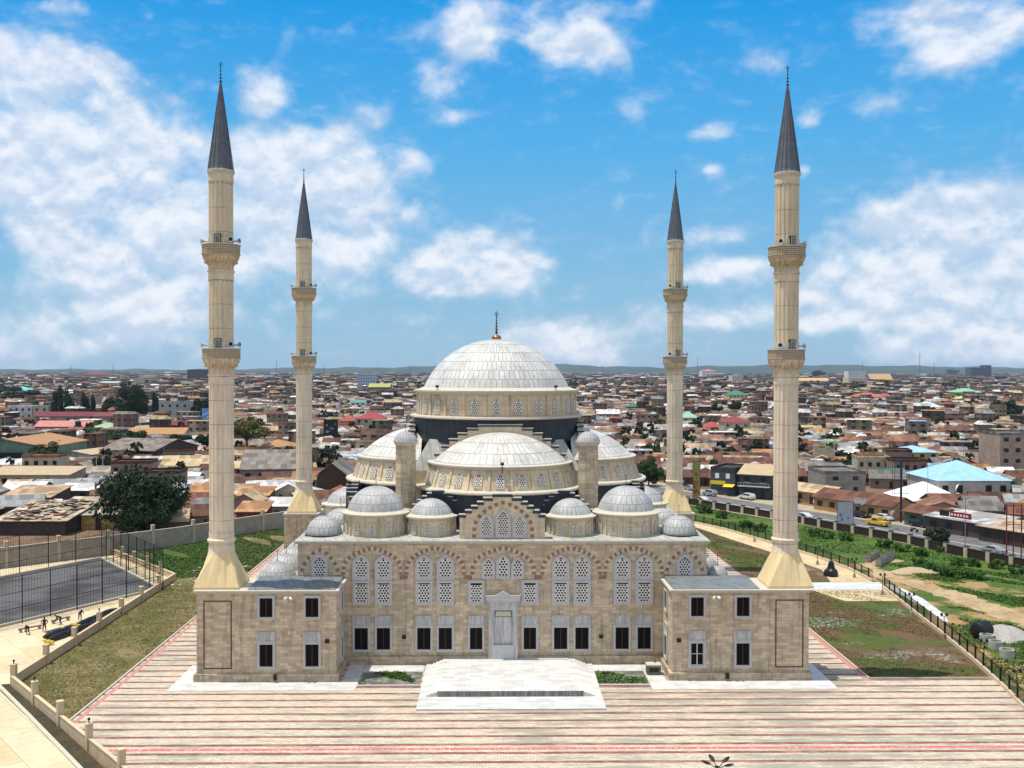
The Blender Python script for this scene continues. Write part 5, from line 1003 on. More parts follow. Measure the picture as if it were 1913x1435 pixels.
ph(668, 701, 732, 26, 1, 16, 'flat', WHITE, (0.35, 0.45, 0.58), 'far blue and white tower block left of the dome', cat=B, name='apartment_block', storeys=6)
ph(688, 728, 742, 12, 4, 30, 'gable', LIME, (0.25, 0.2, 0.17), 'far building with a yellow green roof left of the dome', cat=B, name='hall', storeys=3, clean=True)
ph(636, 662, 728, 9, 3, 30, 'hip', TAN, CRM, 'far tan roofed hall left of the blue tower', cat=B, name='hall', clean=True)
ph(655, 682, 766, 6, 2, 12, 'gable', (0.12, 0.25, 0.22), (0.6, 0.62, 0.62), 'white two storey house with a teal roof above the crimson roof', storeys=2, clean=True)
# right side
ph(1752, 1888, 936, 5.2, 4.2, 19, 'hip', BLUE, (0.40, 0.38, 0.34), 'large house with a sky blue hip roof at the right', clean=True)
ph(1702, 1806, 948, 1.6, 3.6, 16, 'hip', (0.72, 0.75, 0.78), (0.3, 0.28, 0.25), 'low house with a big white hip roof in front of the blue one', clean=True)
ph(1542, 1617, 925, 5.6, 1, 15, 'flat', GREY, (0.26, 0.24, 0.21), 'bare grey concrete two storey house with flat roof', storeys=2)
ph(1692, 1754, 876, 5.6, 1.6, 14, 'hip', BLUE, (0.52, 0.44, 0.22), 'yellow house with a pale blue roof above the bus stop masts', storeys=2, clean=True)
ra = math.atan2(-36.5, 22)+math.pi*0.0
ph(1327, 1374, 925, 6.6, 1, 12, 'flat', DARK, (0.065, 0.075, 0.095), 'dark blue two storey shop with yellow board and awning', cat='shop', name='shop', win=False, extra=shopfront, rz=-0.55)
ph(1380, 1440, 932, 6.2, 2.0, 12, 'gable', TAN, (0.055, 0.058, 0.065), 'dark two storey shop with tan roof and gallery rail', cat='shop', name='shop', extra=porch, rz=-0.55, clean=True, storeys=2)
for k, (s0, ln, rc, wc, lb) in enumerate(((100, 17, TAN, (0.36, 0.22, 0.11), 'tan roofed shop row end with shutters right of the near right minaret'), (82.5, 17, RUST, (0.34, 0.21, 0.11), 'brown rusty roofed shop row behind the grey billboard'), (65.5, 12, (0.13, 0.06, 0.04), (0.07, 0.14, 0.10), 'green walled kiosk with rusty roof beside the shop row'), (49, 15, (0.40, 0.36, 0.30), (0.10, 0.07, 0.06), 'shop with a red sign board on its roof at the right'), (30, 15, (0.30, 0.20, 0.13), (0.09, 0.06, 0.05), 'rusty roofed roadside stall at the right edge'))):
    pass
def roadside(px, pyb, w, d, wh, rh, kind, rc, wc, lb, **k):
    p = at(px, pyb, 0); best = min(range(len(RD)-1), key=lambda i: (Vector(RD[i])-p.xy).length); a, b = Vector(RD[best]), Vector(RD[best+1]); an = math.atan2(a.y-b.y, a.x-b.x)
    return house(p.x-math.sin(an)*d/2, p.y+math.cos(an)*d/2, w, d, wh, rh, kind, rc, wc, lb, rz=an, **k)
roadside(1505, 940, 15, 7, 2.9, 1.5, 'gable', TAN, (0.36, 0.23, 0.12), 'tan roofed shop row with an awning right of the near right minaret', cat='shop', name='shop')
roadside(1590, 962, 22, 8, 3.0, 1.8, 'gable', RUST, (0.38, 0.22, 0.10), 'brown rusty roofed shop row behind the grey billboard', cat='shop', name='shop')
roadside(1722, 985, 9, 6, 2.9, 1.2, 'gable', RUST, (0.07, 0.14, 0.10), 'green walled kiosk with rusty roof beside the shop row', cat='shop', name='shop')
def redsign(t, w, d, wh):
    m = MB(); m.box(-w*0.1, w*0.22, -d/2-0.3, -d/2-0.1, wh+0.5, wh+1.6); m.build('sign_board', REDB, t); m = MB(); m.box(-w*0.26, -w*0.12, -d/2-0.3, -d/2-0.1, wh+0.5, wh+1.7); m.build('sign_board', mat('black_sign_board', (0.02, 0.02, 0.02), 0.6), t)
    m = MB()
    for i in range(6): m.box(-w*0.08+i*w*0.047, -w*0.08+i*w*0.047+w*0.028, -d/2-0.33, -d/2-0.305, wh+0.85, wh+1.25)
    m.build('sign_lettering', WHB, t)
roadside(1788, 1000, 15, 8, 3.0, 0.9, 'shed', (0.42, 0.42, 0.41), (0.09, 0.06, 0.055), 'shop with a red sign board on its grey roof at the right', cat='shop', name='shop', extra=redsign)
roadside(1880, 1018, 12, 7, 2.8, 0.9, 'shed', (0.40, 0.30, 0.20), (0.06, 0.045, 0.04), 'rusty tan roofed roadside stall at the right edge', cat='shop', name='shop')
roadside(1640, 950, 0.1, 0.1, 0.1, 0.05, 'flat', TAN, TAN, 'x') if False else None
ph(1868, 1935, 892, 13, 1, 14, 'flat', GREY, (0.34, 0.25, 0.20), 'pinkish unfinished four storey block at the right edge', cat=B, name='apartment_block', storeys=4)
ph(1316, 1350, 812, 3.8, 2.6, 10, 'hip', (0.36, 0.07, 0.06), (0.22, 0.16, 0.12), 'single storey house with a bright red hip roof between the right minarets', clean=True)
ph(1352, 1402, 816, 7.2, 2.8, 12, 'hip', (0.24, 0.05, 0.05), CRM, 'two storey house with red hip roof and white balcony between the right minarets', clean=True, storeys=2, extra=balcony)
ph(1274, 1304, 800, 6.0, 3.2, 12, 'hip', MINT, CRM, 'cream house with mint green hip roof beside the far right minaret', clean=True, storeys=2)
ph(1206, 1248, 802, 5.6, 3.4, 13, 'gable', MINT, (0.55, 0.46, 0.30), 'cream house with two mint green gables left of the far right minaret', clean=True, storeys=2, axis='y')
ph(1362, 1397, 752, 8, 4.5, 22, 'hip', GREEN, (0.52, 0.43, 0.18), 'far yellow house with a dark green hip roof between the right minarets', clean=True, storeys=2)
ph(1350, 1374, 776, 2.5, 2.6, 14, 'hip', (0.05, 0.36, 0.20), CRM, 'low bright emerald roof between the right minarets', clean=True, win=False)
ph(1172, 1196, 772, 5, 2.6, 12, 'hip', (0.04, 0.17, 0.11), (0.25, 0.14, 0.1), 'house with a bottle green hip roof right of the dome', clean=True)
ph(1116, 1158, 790, 5.6, 2.4, 12, 'gable', (0.60, 0.58, 0.56), (0.35, 0.20, 0.18), 'pink columned house with white roof right of the dome', storeys=2, extra=balcony)
ph(1600, 1652, 750, 5, 4.2, 24, 'hip', (0.50, 0.12, 0.07), (0.65, 0.65, 0.65), 'far white house with an orange red roof right of the minaret', clean=True)
ph(1650, 1668, 750, 5, 3.6, 20, 'hip', (0.33, 0.08, 0.08), (0.5, 0.4, 0.4), 'far dark red roof adjoining the orange red one', clean=True, win=False)
ph(1786, 1834, 746, 8, 4.5, 24, 'hip', (0.22, 0.45, 0.28), (0.08, 0.20, 0.15), 'far hall with a two-tier pale green roof at the right', cat=B, name='hall', clean=True)
ph(1790, 1816, 752, 4, 2.6, 12, 'hip', (0.55, 0.55, 0.10), CRM, 'far small house with a yellow roof at the right', clean=True)
ph(1718, 1756, 768, 4, 3.6, 14, 'hip', (0.50, 0.60, 0.70), (0.25, 0.23, 0.21), 'far house with a pale blue white hip roof at the right', clean=True)
ph(1488, 1552, 720, 10, 6, 50, 'gable', (0.55, 0.36, 0.16), CRM, 'far long hall with a tan orange roof right of the minaret', cat=B, name='hall', clean=True, win=False)
ph(1585, 1617, 712, 30, 1, 40, 'flat', WHITE, (0.62, 0.62, 0.62), 'far white banded office block on the skyline', cat=B, name='office_block', storeys=5)
ph(1586, 1620, 720, 16, 1, 40, 'flat', WHITE, (0.6, 0.52, 0.3), 'far cream and yellow banded block under the white office', cat=B, name='office_block', storeys=3)
ph(1626, 1668, 716, 10, 14, 40, 'gable', (0.46, 0.29, 0.14), (0.14, 0.2, 0.22), 'far big barn roofed hall in tan on the skyline', cat=B, name='hall', axis='x', clean=True, win=False)
ph(1814, 1840, 706, 46, 1, 60, 'flat', DARK, (0.085, 0.09, 0.10), 'dark grey office tower on the right skyline', cat=B, name='office_block', storeys=8)
ph(1842, 1852, 706, 58, 1, 60, 'flat', DARK, (0.07, 0.075, 0.085), 'slim dark tower joined to the dark office on the right skyline', cat=B, name='office_block', storeys=9)
ph(1312, 1338, 707, 30, 8, 60, 'hip', (0.5, 0.2, 0.18), (0.7, 0.7, 0.7), 'far white palace-like block with pink roof between the right minarets', cat=B, name='office_block', storeys=3)
ph(1368, 1388, 724, 22, 1, 30, 'flat', WHITE, (0.55, 0.53, 0.48), 'far pale five storey block between the right minarets', cat=B, name='office_block', storeys=5)
ph(350, 386, 714, 32, 1, 50, 'flat', DARK, (0.09, 0.09, 0.095), 'dark block with turrets on the left skyline', cat=B, name='office_block', storeys=4)
ph(152, 196, 712, 18, 8, 60, 'hip', (0.22, 0.06, 0.05), (0.4, 0.3, 0.22), 'far long block with dark red roof on the left skyline', cat=B, name='office_block', storeys=3)
ph(128, 178, 762, 9, 1, 14, 'flat', ZINC, (0.3, 0.27, 0.2), 'tan two storey block behind the dark trees', cat=B, name='apartment_block', storeys=2)
ph(250, 290, 722, 14, 1, 30, 'flat', ZINC, (0.48, 0.45, 0.4), 'far pale grey block behind the left treetops', cat=B, name='apartment_block', storeys=3)
ph(186, 220, 726, 10, 2, 30, 'gable', (0.45, 0.6, 0.55), (0.5, 0.45, 0.3), 'far building with pale green roof behind the left trees', cat=B, name='hall')
n_land = sum(1 for o in S.objects if o.get('category') and any(c.name.startswith('roof') for c in o.children))
# ------------------------------------------------------------------ trees standing alone
T = ptree
T('big', 265, 1002, 186, 134, 'huge dark spreading tree by the perimeter wall at left'); T('broad', 84, 872, 62, 52, 'round tree in front of the green warehouse')
T('broad', 192, 838, 82, 44, 'low round tree below the pale green roof'); T('broad2', 196, 890, 50, 44, 'tree left of the grey brown gabled shed'); T('broad2', 248, 838, 56, 40, 'dark tree beside the solar lamp')
T('broad2', 335, 842, 60, 36, 'dark tree below the maroon roof'); T('broad2', 388, 848, 44, 44, 'dark tree half behind the near left minaret'); T('olive', 462, 852, 84, 66, 'spreading olive tree right of the near left minaret')
T('broad2', 535, 866, 64, 36, 'dark tree left of the far left minaret'); T('broad2', 594, 870, 60, 40, 'dark tree right of the far left minaret'); T('broad', 706, 838, 46, 48, 'bright green tree left of the half dome')
T('big', 248, 786, 66, 72, 'tall dark tree with a bright top behind the red roofs'); T('column', 108, 782, 30, 58, 'dark columnar tree, left one of the dark row'); T('column', 128, 782, 28, 52, 'dark columnar tree, second of the dark row')
T('column', 157, 782, 22, 46, 'dark columnar tree, third of the dark row'); T('column', 172, 784, 20, 44, 'dark columnar tree, fourth of the dark row'); T('broad2', 206, 784, 50, 48, 'broad dark tree left of the tall bright topped one'); T('column', 290, 782, 18, 48, 'dark columnar tree beside the grey four storey block')
T('broad2', 372, 792, 50, 56, 'dark tree behind the blue billboard'); T('broad2', 15, 745, 60, 28, 'far dark tree at the left edge'); T('broad2', 50, 752, 90, 26, 'far broad green tree behind the white block'); T('broad', 60, 768, 40, 22, 'green tree right of the white block'); T('broad', 20, 800, 60, 18, 'low green shrubbery tree left of the pink roof')
T('broad', 1212, 908, 58, 62, 'leafy green tree right of the half dome near the road'); T('broad', 1218, 862, 42, 42, 'green tree above the one by the far right minaret'); T('broad2', 1338, 776, 32, 26, 'dark tree above the emerald roof, left of a pair'); T('broad2', 1374, 774, 28, 30, 'dark tree above the emerald roof, right of a pair')
T('broad2', 1880, 788, 60, 48, 'large dark tree at the right edge'); T('broad2', 1860, 812, 40, 24, 'smaller dark tree below the large one at right edge'); T('broad2', 1660, 762, 26, 16, 'dark tree below the dark red far roof'); T('broad2', 1610, 732, 40, 18, 'dark tree cluster under the white office block'); T('broad2', 1640, 730, 40, 16, 'dark tree right of the one under the white office'); T('broad2', 1500, 728, 36, 14, 'dark tree right of the near right minaret, far off')
T('broad2', 1530, 706, 34, 16, 'dark treetop above the long tan hall'); T('broad2', 1780, 700, 30, 12, 'far dark tree on the right skyline'); T('broad2', 618, 792, 32, 26, 'dark tree behind the black billboard'); T('broad2', 624, 758, 20, 16, 'dark tree far left of the dome'); T('broad2', 600, 725, 16, 12, 'far tree right of the far left minaret')
T('broad', 1895, 930, 46, 34, 'green tree beside the sky blue roof'); T('broad2', 1750, 1020, 58, 42, 'dark bushy tree on the road verge at right'); T('broad2', 1198, 788, 20, 18, 'dark tree right of the bottle green roof'); T('broad2', 1300, 806, 24, 26, 'dark tree right of the mint green hip roof')
BL = 'leafy bush on the grass below the roadside wall'
for i, (px, py, w, h, lb) in enumerate(((1318, 958, 46, 26, 'left end, nearest the far right minaret'), (1350, 968, 40, 22, 'second from the left end'), (1392, 985, 44, 22, 'third from the left end'), (1420, 992, 40, 22, 'left of the near right minaret'), (1522, 1002, 34, 24, 'just right of the near right minaret'), (1545, 1006, 40, 26, 'below the grey billboard, left one'), (1582, 1010, 42, 26, 'below the grey billboard, right one'),
    (1650, 1022, 46, 26, 'above the pallet stack, left one'), (1685, 1030, 44, 24, 'above the pallet stack, right one'), (1720, 1038, 44, 26, 'before the dark bushy tree'), (1716, 1056, 34, 24, 'lower left of the middle thicket'), (1740, 1068, 44, 28, 'middle of the thicket'), (1765, 1076, 44, 28, 'lower middle of the thicket'), (1795, 1080, 46, 28, 'lower right of the thicket'), (1826, 1082, 46, 26, 'right end of the thicket'), (1790, 1056, 44, 24, 'above the thicket, nearest the wall'), (1820, 1058, 40, 24, 'above the thicket, second along the wall'), (1862, 1062, 46, 26, 'near the right edge, left one'), (1898, 1072, 46, 28, 'near the right edge, right one'), (1758, 1032, 30, 20, 'small one beside the wall'))):
    T('bush', px, py, w*0.72, h*0.80, 'green bush on the verge grass, '+lb, name='bush', cat='bush', group=BL)
# grass tufts
def tufts(name, poly, n, hgt, m, keep=None, seed=5):
    g = np.random.default_rng(seed); P = np.array(poly); lo, hi = P.min(0), P.max(0); pts = lo+(hi-lo)*g.random((n*3, 2)); ok = np.zeros(len(pts), bool); k = len(P)
    for i in range(k):
        a, b = P[i], P[(i+1) % k]; c = (a[1] > pts[:, 1]) != (b[1] > pts[:, 1]); xx = (b[0]-a[0])*(pts[:, 1]-a[1])/(b[1]-a[1]+1e-9)+a[0]; ok ^= c & (pts[:, 0] < xx)
    pts = pts[ok]; nz = np.sin(pts[:, 0]*0.21+1.3*np.sin(pts[:, 1]*0.17))+np.sin(pts[:, 1]*0.31+pts[:, 0]*0.12+2)+0.7*np.sin(pts[:, 0]*0.9+pts[:, 1]*0.7); pts = pts[nz > (keep if keep is not None else -9)][:n]; N_ = len(pts)
    a = g.random(N_)*6.283; h = hgt*(0.4+g.random(N_)); w = h*0.55; L = (g.random((N_, 2))-0.5)*h[:, None]*4.0
    z = np.full(N_, -0.01); d = np.stack([np.cos(a)*w, np.sin(a)*w], 1)
    Q = np.stack([np.c_[pts-d, z], np.c_[pts+d, z], np.c_[pts+d*0.5+L, h], np.c_[pts-d*0.6+L*0.8, h*0.8]], 1).reshape(-1, 3)
    o = bpy.data.objects.new(name, leafmesh(name, Q, m)); COL.objects.link(o); return tag(o, kind='stuff')
TUFTY = leaf_mat('dry_olive_grass_blades', (0.085, 0.085, 0.022), (0.13, 0.11, 0.038), (0.05, 0.075, 0.014)); TUFTG = leaf_mat('green_grass_blades', (0.030, 0.075, 0.008), (0.055, 0.11, 0.012), (0.10, 0.12, 0.03))
tufts('grass', [(-50.4, 45), (-50.4, -3.4), (-41, -15.4), (-40.6, -15.4), (-40.6, 45)], 16000, 0.075, TUFTY, -1.9, 1); tufts('grass', [(-50.4, 50), (-40.7, 50), (-40.7, 99), (-50.4, 99)], 16000, 0.14, TUFTG, -1.4, 2)
tufts('grass', [(-50.6, 50), (-68.5, 72.2), (-59.9, 79), (-52, 90), (-50.6, 96)], 12000, 0.14, TUFTG, -1.2, 4); tufts('grass', [(39, -1.8), (51.5, -1.8), (55, 28), (56.8, 40), (39, 40)], 14000, 0.08, TUFTY, -0.7, 3); tufts('grass', [(39, 47), (50, 47), (48, 70), (41, 98), (39, 98)], 7000, 0.10, TUFTY, -0.6, 6); tufts('grass', [(60, 62), (80, 50), (92, 40), (84, 59), (69.5, 92), (54, 120), (46, 134), (42, 134), (42, 110), (56, 70)], 16000, 0.16, TUFTG, -0.6, 7)
tufts('grass', [(53, -4), (56, 12), (58, 30), (64, 30), (66, 16), (70, 0), (60, -10)], 9000, 0.14, TUFTG, -0.8, 8); tufts('grass', [(71, 30), (98, 28), (84, 58), (66, 60), (66, 45)], 14000, 0.16, TUFTG, -0.3, 9)
tufts('grass', [(-15.1, -4.4), (-8.9, -4.4), (-8.9, 0.1), (-15.1, 0.1)], 900, 0.16, TUFTG, 0.1, 10); tufts('grass', [(9.8, -4.4), (14.9, -4.4), (14.9, 0.1), (9.8, 0.1)], 900, 0.16, TUFTG, 0.0, 12)
# ------------------------------------------------------------------ the town: the nearest houses one by one
def road_d(x, y):
    best = 1e9
    for a, b in zip(RD[:-1], RD[1:]):
        ax, ay, bx, by = *a, *b; t = max(0, min(1, ((x-ax)*(bx-ax)+(y-ay)*(by-ay))/((bx-ax)**2+(by-ay)**2))); best = min(best, math.hypot(x-ax-t*(bx-ax), y-ay-t*(by-ay)))
    return best
def free_of_site(x, y):
    if y < 118 and -60 < x < 60: return False
    if x < -36 and y < 100-(x+44)*1.12 and x > -110 and y < 62+(x+82)*1.05+8: return False
    if x > 30 and road_d(x, y) < 17: return False
    if road_d(x, y) < 16: return False
    for i in range(len(RD)-1):
        pass
    if x > 0 and y < 160 and x < 60+(160-y)*0.62: return False     # the site side of the road
    return True
KINDS = [('gable', 'x'), ('gable', 'x'), ('gable', 'y'), ('shed', 'x'), ('hip', 'x'), ('gable', 'x')]
PAL = [(RUST, 'rusty brown', 24), ((0.11, 0.05, 0.035), 'dark rust', 12), ((0.24, 0.12, 0.075), 'reddish brown', 14), (ORANGE, 'orange rust', 4), (TAN, 'tan', 13), (ZINC, 'grey zinc', 13), (WHITE, 'white sheet', 10), (GREY, 'dull grey', 10), ((0.30, 0.26, 0.22), 'faded beige', 8), (BLUE, 'pale blue', 1), (GREEN, 'green', 1), (RED, 'red', 1)]
PW = [p[2] for p in PAL]; WALLS = [((0.30, 0.25, 0.18), 'tan'), ((0.22, 0.19, 0.16), 'grey'), ((0.12, 0.09, 0.07), 'dark'), ((0.42, 0.36, 0.25), 'cream'), ((0.34, 0.22, 0.17), 'pinkish')]
PROTO = []
for i in range(10):
    kd, ax = KINDS[i % 6]; w = random.uniform(8, 13); d = random.uniform(6.5, 9.5); whh = random.uniform(2.2, 2.9); rh = random.uniform(1.0, 2.0) if kd != 'shed' else random.uniform(0.6, 1.1)
    wm = wall_mb(w, d, whh, rh, kd, ax); n = int(w/3)
    for k in range(n): x = -w/2+(k+0.5)*w/n; wm.box(x-0.45, x+0.45, -d/2-0.03, -d/2+0.02, 0.0 if k == n//2 else 1.0, 2.05, 1)
    PROTO.append((w, d, kd, wm.mesh('wall', [WALLM, WIN]), roof_mb(w, d, whh, rh, kd, 0.45, ax).mesh('roof', ROOFM)))
wm = wall_mb(11, 9, 6.4, 0, 'flat')
for s in range(2):
    for k in range(4): x = -5.5+(k+0.5)*2.75; wm.box(x-0.6, x+0.6, -4.53, -4.48, 1.0+s*3.1, 2.3+s*3.1, 1)
PROTO.append((11, 9, 'flat', wm.mesh('wall', [WALLM, WIN]), roof_mb(11, 9, 6.4, 0, 'flat').mesh('roof', ROOFM)))
cand = []
for iy in range(0, 108):
    for ix in range(-72, 73):
        x = ix*9.4+random.uniform(-1.8, 1.8)+(iy % 2)*5; y = 96+iy*7.0+random.uniform(-1.5, 1.5)
        px, py, z = to_px((x, y, 0))
        if z < 60 or px < -420 or px > 2350 or not free_of_site(x, y): continue
        if any((x-a)**2+(y-b)**2 < (r+5.0)**2 for a, b, r in occ): continue
        if any((x-o.location.x)**2+(y-o.location.y)**2 < 30 for o in S.objects if o.get('category') == 'tree' and abs(o.location.x-x) < 8): continue
        hid = (560 < px < 1296 and py > 862) or (700 < px < 1165 and py > 740) or (392 < px < 440) or (1440 < px < 1492) or px < -40 or px > 1950
        cand.append((z, x, y, px, py, hid))
cand.sort()
NEAR_MAX = 232; near = []; rest = []
for c in cand: (near if (not c[5] and len(near) < NEAR_MAX) else rest).append(c)
def sector(px):
    return 'left of both left minarets' if px < 415 else 'between the two left minarets' if px < 570 else 'left of the dome' if px < 930 else 'right of the dome' if px < 1262 else 'between the two right minarets' if px < 1468 else 'right of both right minarets'
ORD = ['nearest', 'second nearest', 'third nearest', 'fourth nearest', 'fifth nearest', 'sixth nearest', 'seventh nearest', 'eighth nearest', 'ninth nearest', 'tenth nearest', 'eleventh nearest', 'twelfth nearest', 'thirteenth nearest', 'fourteenth nearest', 'fifteenth nearest', 'sixteenth nearest', 'seventeenth nearest', 'eighteenth nearest', 'nineteenth nearest', 'twentieth nearest']
cnt = {}
for z, x, y, px, py, h in near:
    w, d, kd, wmesh, rmesh = random.choice(PROTO[:-1]) if random.random() > 0.05 else PROTO[-1]
    col, cn, _ = random.choices(PAL, PW)[0]; wc, wn = random.choice(WALLS); tp = {'gable': 'gabled', 'shed': 'lean-to', 'hip': 'hipped', 'flat': 'flat two storey'}[kd]
    sec = sector(px); key = (sec, cn, tp); k = cnt.get(key, 0); cnt[key] = k+1; v = 0.68+0.45*random.random()
    lb = f'{cn} {tp} roof, {ORD[min(k, 19)]} such {sec}'
    t = thing('town_house', lb, 'house', (x, y, 0), random.choice((0, 0, 0, 1.57))*1.0+random.gauss(-0.22 if x > 0 else 0.12, 0.10), 'tin roofed houses of the town'); sc = random.uniform(0.68, 1.02)
    o = inst('wall', wmesh, t, scale=(sc, sc, 1)); o.color = (*[q*v for q in wc], 1); o = inst('roof', rmesh, t, scale=(sc, sc, 1)); o.color = (*[q*v for q in col], 1)
# everything farther: one mass
def far_town():
    g = np.random.default_rng(3); H = []
    for c in rest: H.append((c[1], c[2], 1.0))
    y = 96+108*7.0
    while y < 7500:
        Z = y+109; stp = 8.6 if Z < 1100 else 10.5 if Z < 1700 else 22 if Z < 3000 else 55; half = 0.58*Z; n = int(2*half/stp)
        for k in range(n):
            if g.random() < (0.92 if Z < 1500 else 0.8): H.append((-half+k*stp+g.uniform(-3, 3), y+g.uniform(-4, 4), 1.0 if Z < 1700 else stp/13))
        y += stp*0.82
    H = np.array(H); n = len(H); x, y, sc = H.T; ok = np.array([not any((a-ox)**2+(b-oy)**2 < (r+6)**2 for ox, oy, r in occ if abs(b-oy) < 60) for a, b in zip(x, y)]); x, y, sc = x[ok], y[ok], sc[ok]; n = len(x)
    m_ = (y < 1500); xe = x[m_]+g.uniform(-6, 6, m_.sum()); ye = y[m_]+g.uniform(-5, 5, m_.sum()); ns = len(xe); x = np.r_[x, xe]; y = np.r_[y, ye]; sc = np.r_[sc, np.full(ns, 0.45)]; n = len(x)
    w = (3.3+2.6*g.random(n))*sc; d = (2.6+1.9*g.random(n))*sc; h = 2.2+0.7*g.random(n); r = 0.9+1.4*g.random(n); tall = g.random(n) < np.where(y > 900, 0.12, 0.035); r = np.where(sc < 0.6, r*0.5, r); tall &= sc > 0.6; h = np.where(tall, h*(2+1.8*g.random(n)), h)*np.where(sc > 1, 1.3, 1); r = np.where(tall & (g.random(n) < 0.6), 0.3, r)
    a = g.normal(-0.12, 0.16, n)+np.where(g.random(n) < 0.3, 1.57, 0); ca, sa = np.cos(a), np.sin(a)
    def P(u, v, z): return np.stack([x+u*ca-v*sa, y+u*sa+v*ca, z], 1)
    o = 1.10; z0 = np.full(n, -0.2); V = np.stack([P(-w, -d, z0), P(w, -d, z0), P(w, d, z0), P(-w, d, z0), P(-w, -d, h), P(w, -d, h), P(w, d, h), P(-w, d, h), P(-w*o, -d*o, h-0.1), P(w*o, -d*o, h-0.1), P(w*o, d*o, h-0.1), P(-w*o, d*o, h-0.1), P(-w*o, 0*d, h+r), P(w*o, 0*d, h+r)], 1).reshape(-1, 3)
    F4 = np.array([(0,1,5,4),(1,2,6,5),(2,3,7,6),(3,0,4,7),(8,9,13,12),(10,11,12,13)]); F = (np.arange(n)[:, None, None]*14+F4[None]).reshape(-1, 4); F3 = (np.arange(n)[:, None, None]*14+np.array([(9,10,13),(11,8,12)])[None]).reshape(-1, 3)
    me = bpy.data.meshes.new('distant_houses'); me.vertices.add(len(V)); me.vertices.foreach_set('co', V.astype(np.float32).ravel()); me.loops.add(F.size+F3.size); me.loops.foreach_set('vertex_index', np.concatenate([F.ravel(), F3.ravel()]).astype(np.int32))
    me.polygons.add(len(F)+len(F3)); me.polygons.foreach_set('loop_start', np.concatenate([np.arange(0, F.size, 4), F.size+np.arange(0, F3.size, 3)]).astype(np.int32))
    pw = np.array(PW)/sum(PW); ci = g.choice(len(PAL), n, p=pw); ci = np.where((sc < 0.6) & (g.random(n) < 0.45), g.choice([4, 5, 6, 4], n), ci); rc = np.array([p[0] for p in PAL])[ci]*(0.52+0.68*g.random(n))[:, None]; wi = g.choice(len(WALLS), n); wc = np.array([p[0] for p in WALLS])[wi]*(0.45+0.45*g.random(n))[:, None]
    fc = np.concatenate([np.stack([wc]*4+[rc]*2, 1).reshape(-1, 3), np.stack([rc*0.9, rc*0.9], 1).reshape(-1, 3)]); at_ = me.attributes.new('Col', 'FLOAT_COLOR', 'FACE'); at_.data.foreach_set('color', np.c_[fc, np.r_[np.tile([1., 1, 1, 1, 0, 0], n), np.zeros(2*n)]].astype(np.float32).ravel())
    me.materials.append(FARM); me.update(calc_edges=True); o = bpy.data.objects.new('distant_houses', me); COL.objects.link(o); tag(o, kind='stuff')
far_town()
def far_trees():
    g = np.random.default_rng(8); Q = []
    base = leaves(170, clumpset(9, 4), 0.17, seed=4)
    for k in range(1000):
        Z = 300*math.exp(g.random()*3.0); x = g.uniform(-0.53, 0.53)*Z; y = Z-109
        if not free_of_site(x, y) or any((x-a)**2+(y-b)**2 < (r+3)**2 for a, b, r in occ): continue
        w = g.uniform(3, 7)*(1 if Z < 1500 else 1.8); q = base.copy(); a = g.random()*6.28; c, s = math.cos(a), math.sin(a); q = np.stack([(q[:, 0]*c-q[:, 1]*s)*w+x, (q[:, 0]*s+q[:, 1]*c)*w+y, q[:, 2]*w*1.25+0.3], 1); Q.append(q)
    o = bpy.data.objects.new('distant_trees', leafmesh('distant_trees', np.concatenate(Q), LEAFD)); COL.objects.link(o); tag(o, kind='stuff')
far_trees()
def hills():
    mb = MB(); prof = [(-0.56, 30), (-0.3, 34), (-0.2, 50), (-0.12, 60), (-0.06, 72), (0.0, 62), (0.03, 88), (0.07, 96), (0.12, 74), (0.17, 64), (0.22, 82), (0.30, 98), (0.36, 92), (0.42, 86), (0.5, 74), (0.58, 66)]
    for D, k, off in ((11500, 1.0, 0.0), (9500, 0.6, 0.05)):
        n = 160; V = []
        for i in range(n+1):
            t = -0.62+1.24*i/n; h = np.interp(t+off, [p[0] for p in prof], [p[1] for p in prof])*k+6*math.sin(t*90+D)+4*math.sin(t*211+1); Dd = D
            V += [(t*Dd, Dd-900, -2), (t*Dd, Dd, max(4, h)), (t*Dd, Dd+1200, -2)]
        mb.add(V, [(3*i, 3*i+3, 3*i+4, 3*i+1) for i in range(n)]+[(3*i+1, 3*i+4, 3*i+5, 3*i+2) for i in range(n)])
    tag(mb.build('hills', earth_mat('wooded_hill', (0.025, 0.05, 0.03), (0.045, 0.07, 0.04), (0.09, 0.085, 0.07), 0.004, fine=0.02)), kind='structure')
hills()
# ------------------------------------------------------------------ vehicles
def paint_mat():
    m, nt, b = bare('car_paint', 0.3); b.inputs['Specular IOR Level'].default_value = 0.5; b.inputs['Coat Weight'].default_value = 0.4; n = noise(nt, pos(nt), 2.0, 4)
    nt.links.new(N(nt, 'ShaderNodeHueSaturation', ins={'Color': N(nt, 'ShaderNodeObjectInfo').outputs['Color'], 'Value': mth(nt, 'MULTIPLY_ADD', mth(nt, 'SUBTRACT', n, 0.5), 0.2, 1.0)}).outputs[0], b.inputs['Base Color']); return m
PAINT = paint_mat(); GLASS = mat('dark_car_glass', (0.012, 0.014, 0.017), 0.12, spec=0.6); TYRE = mat('black_tyre', (0.012, 0.012, 0.012), 0.85); RIM = mat('silver_rim', (0.35, 0.35, 0.36), 0.35, 0.8); HL = mat('clear_headlight', (0.7, 0.7, 0.68), 0.2); TL = mat('red_tail_light', (0.25, 0.01, 0.01), 0.3)
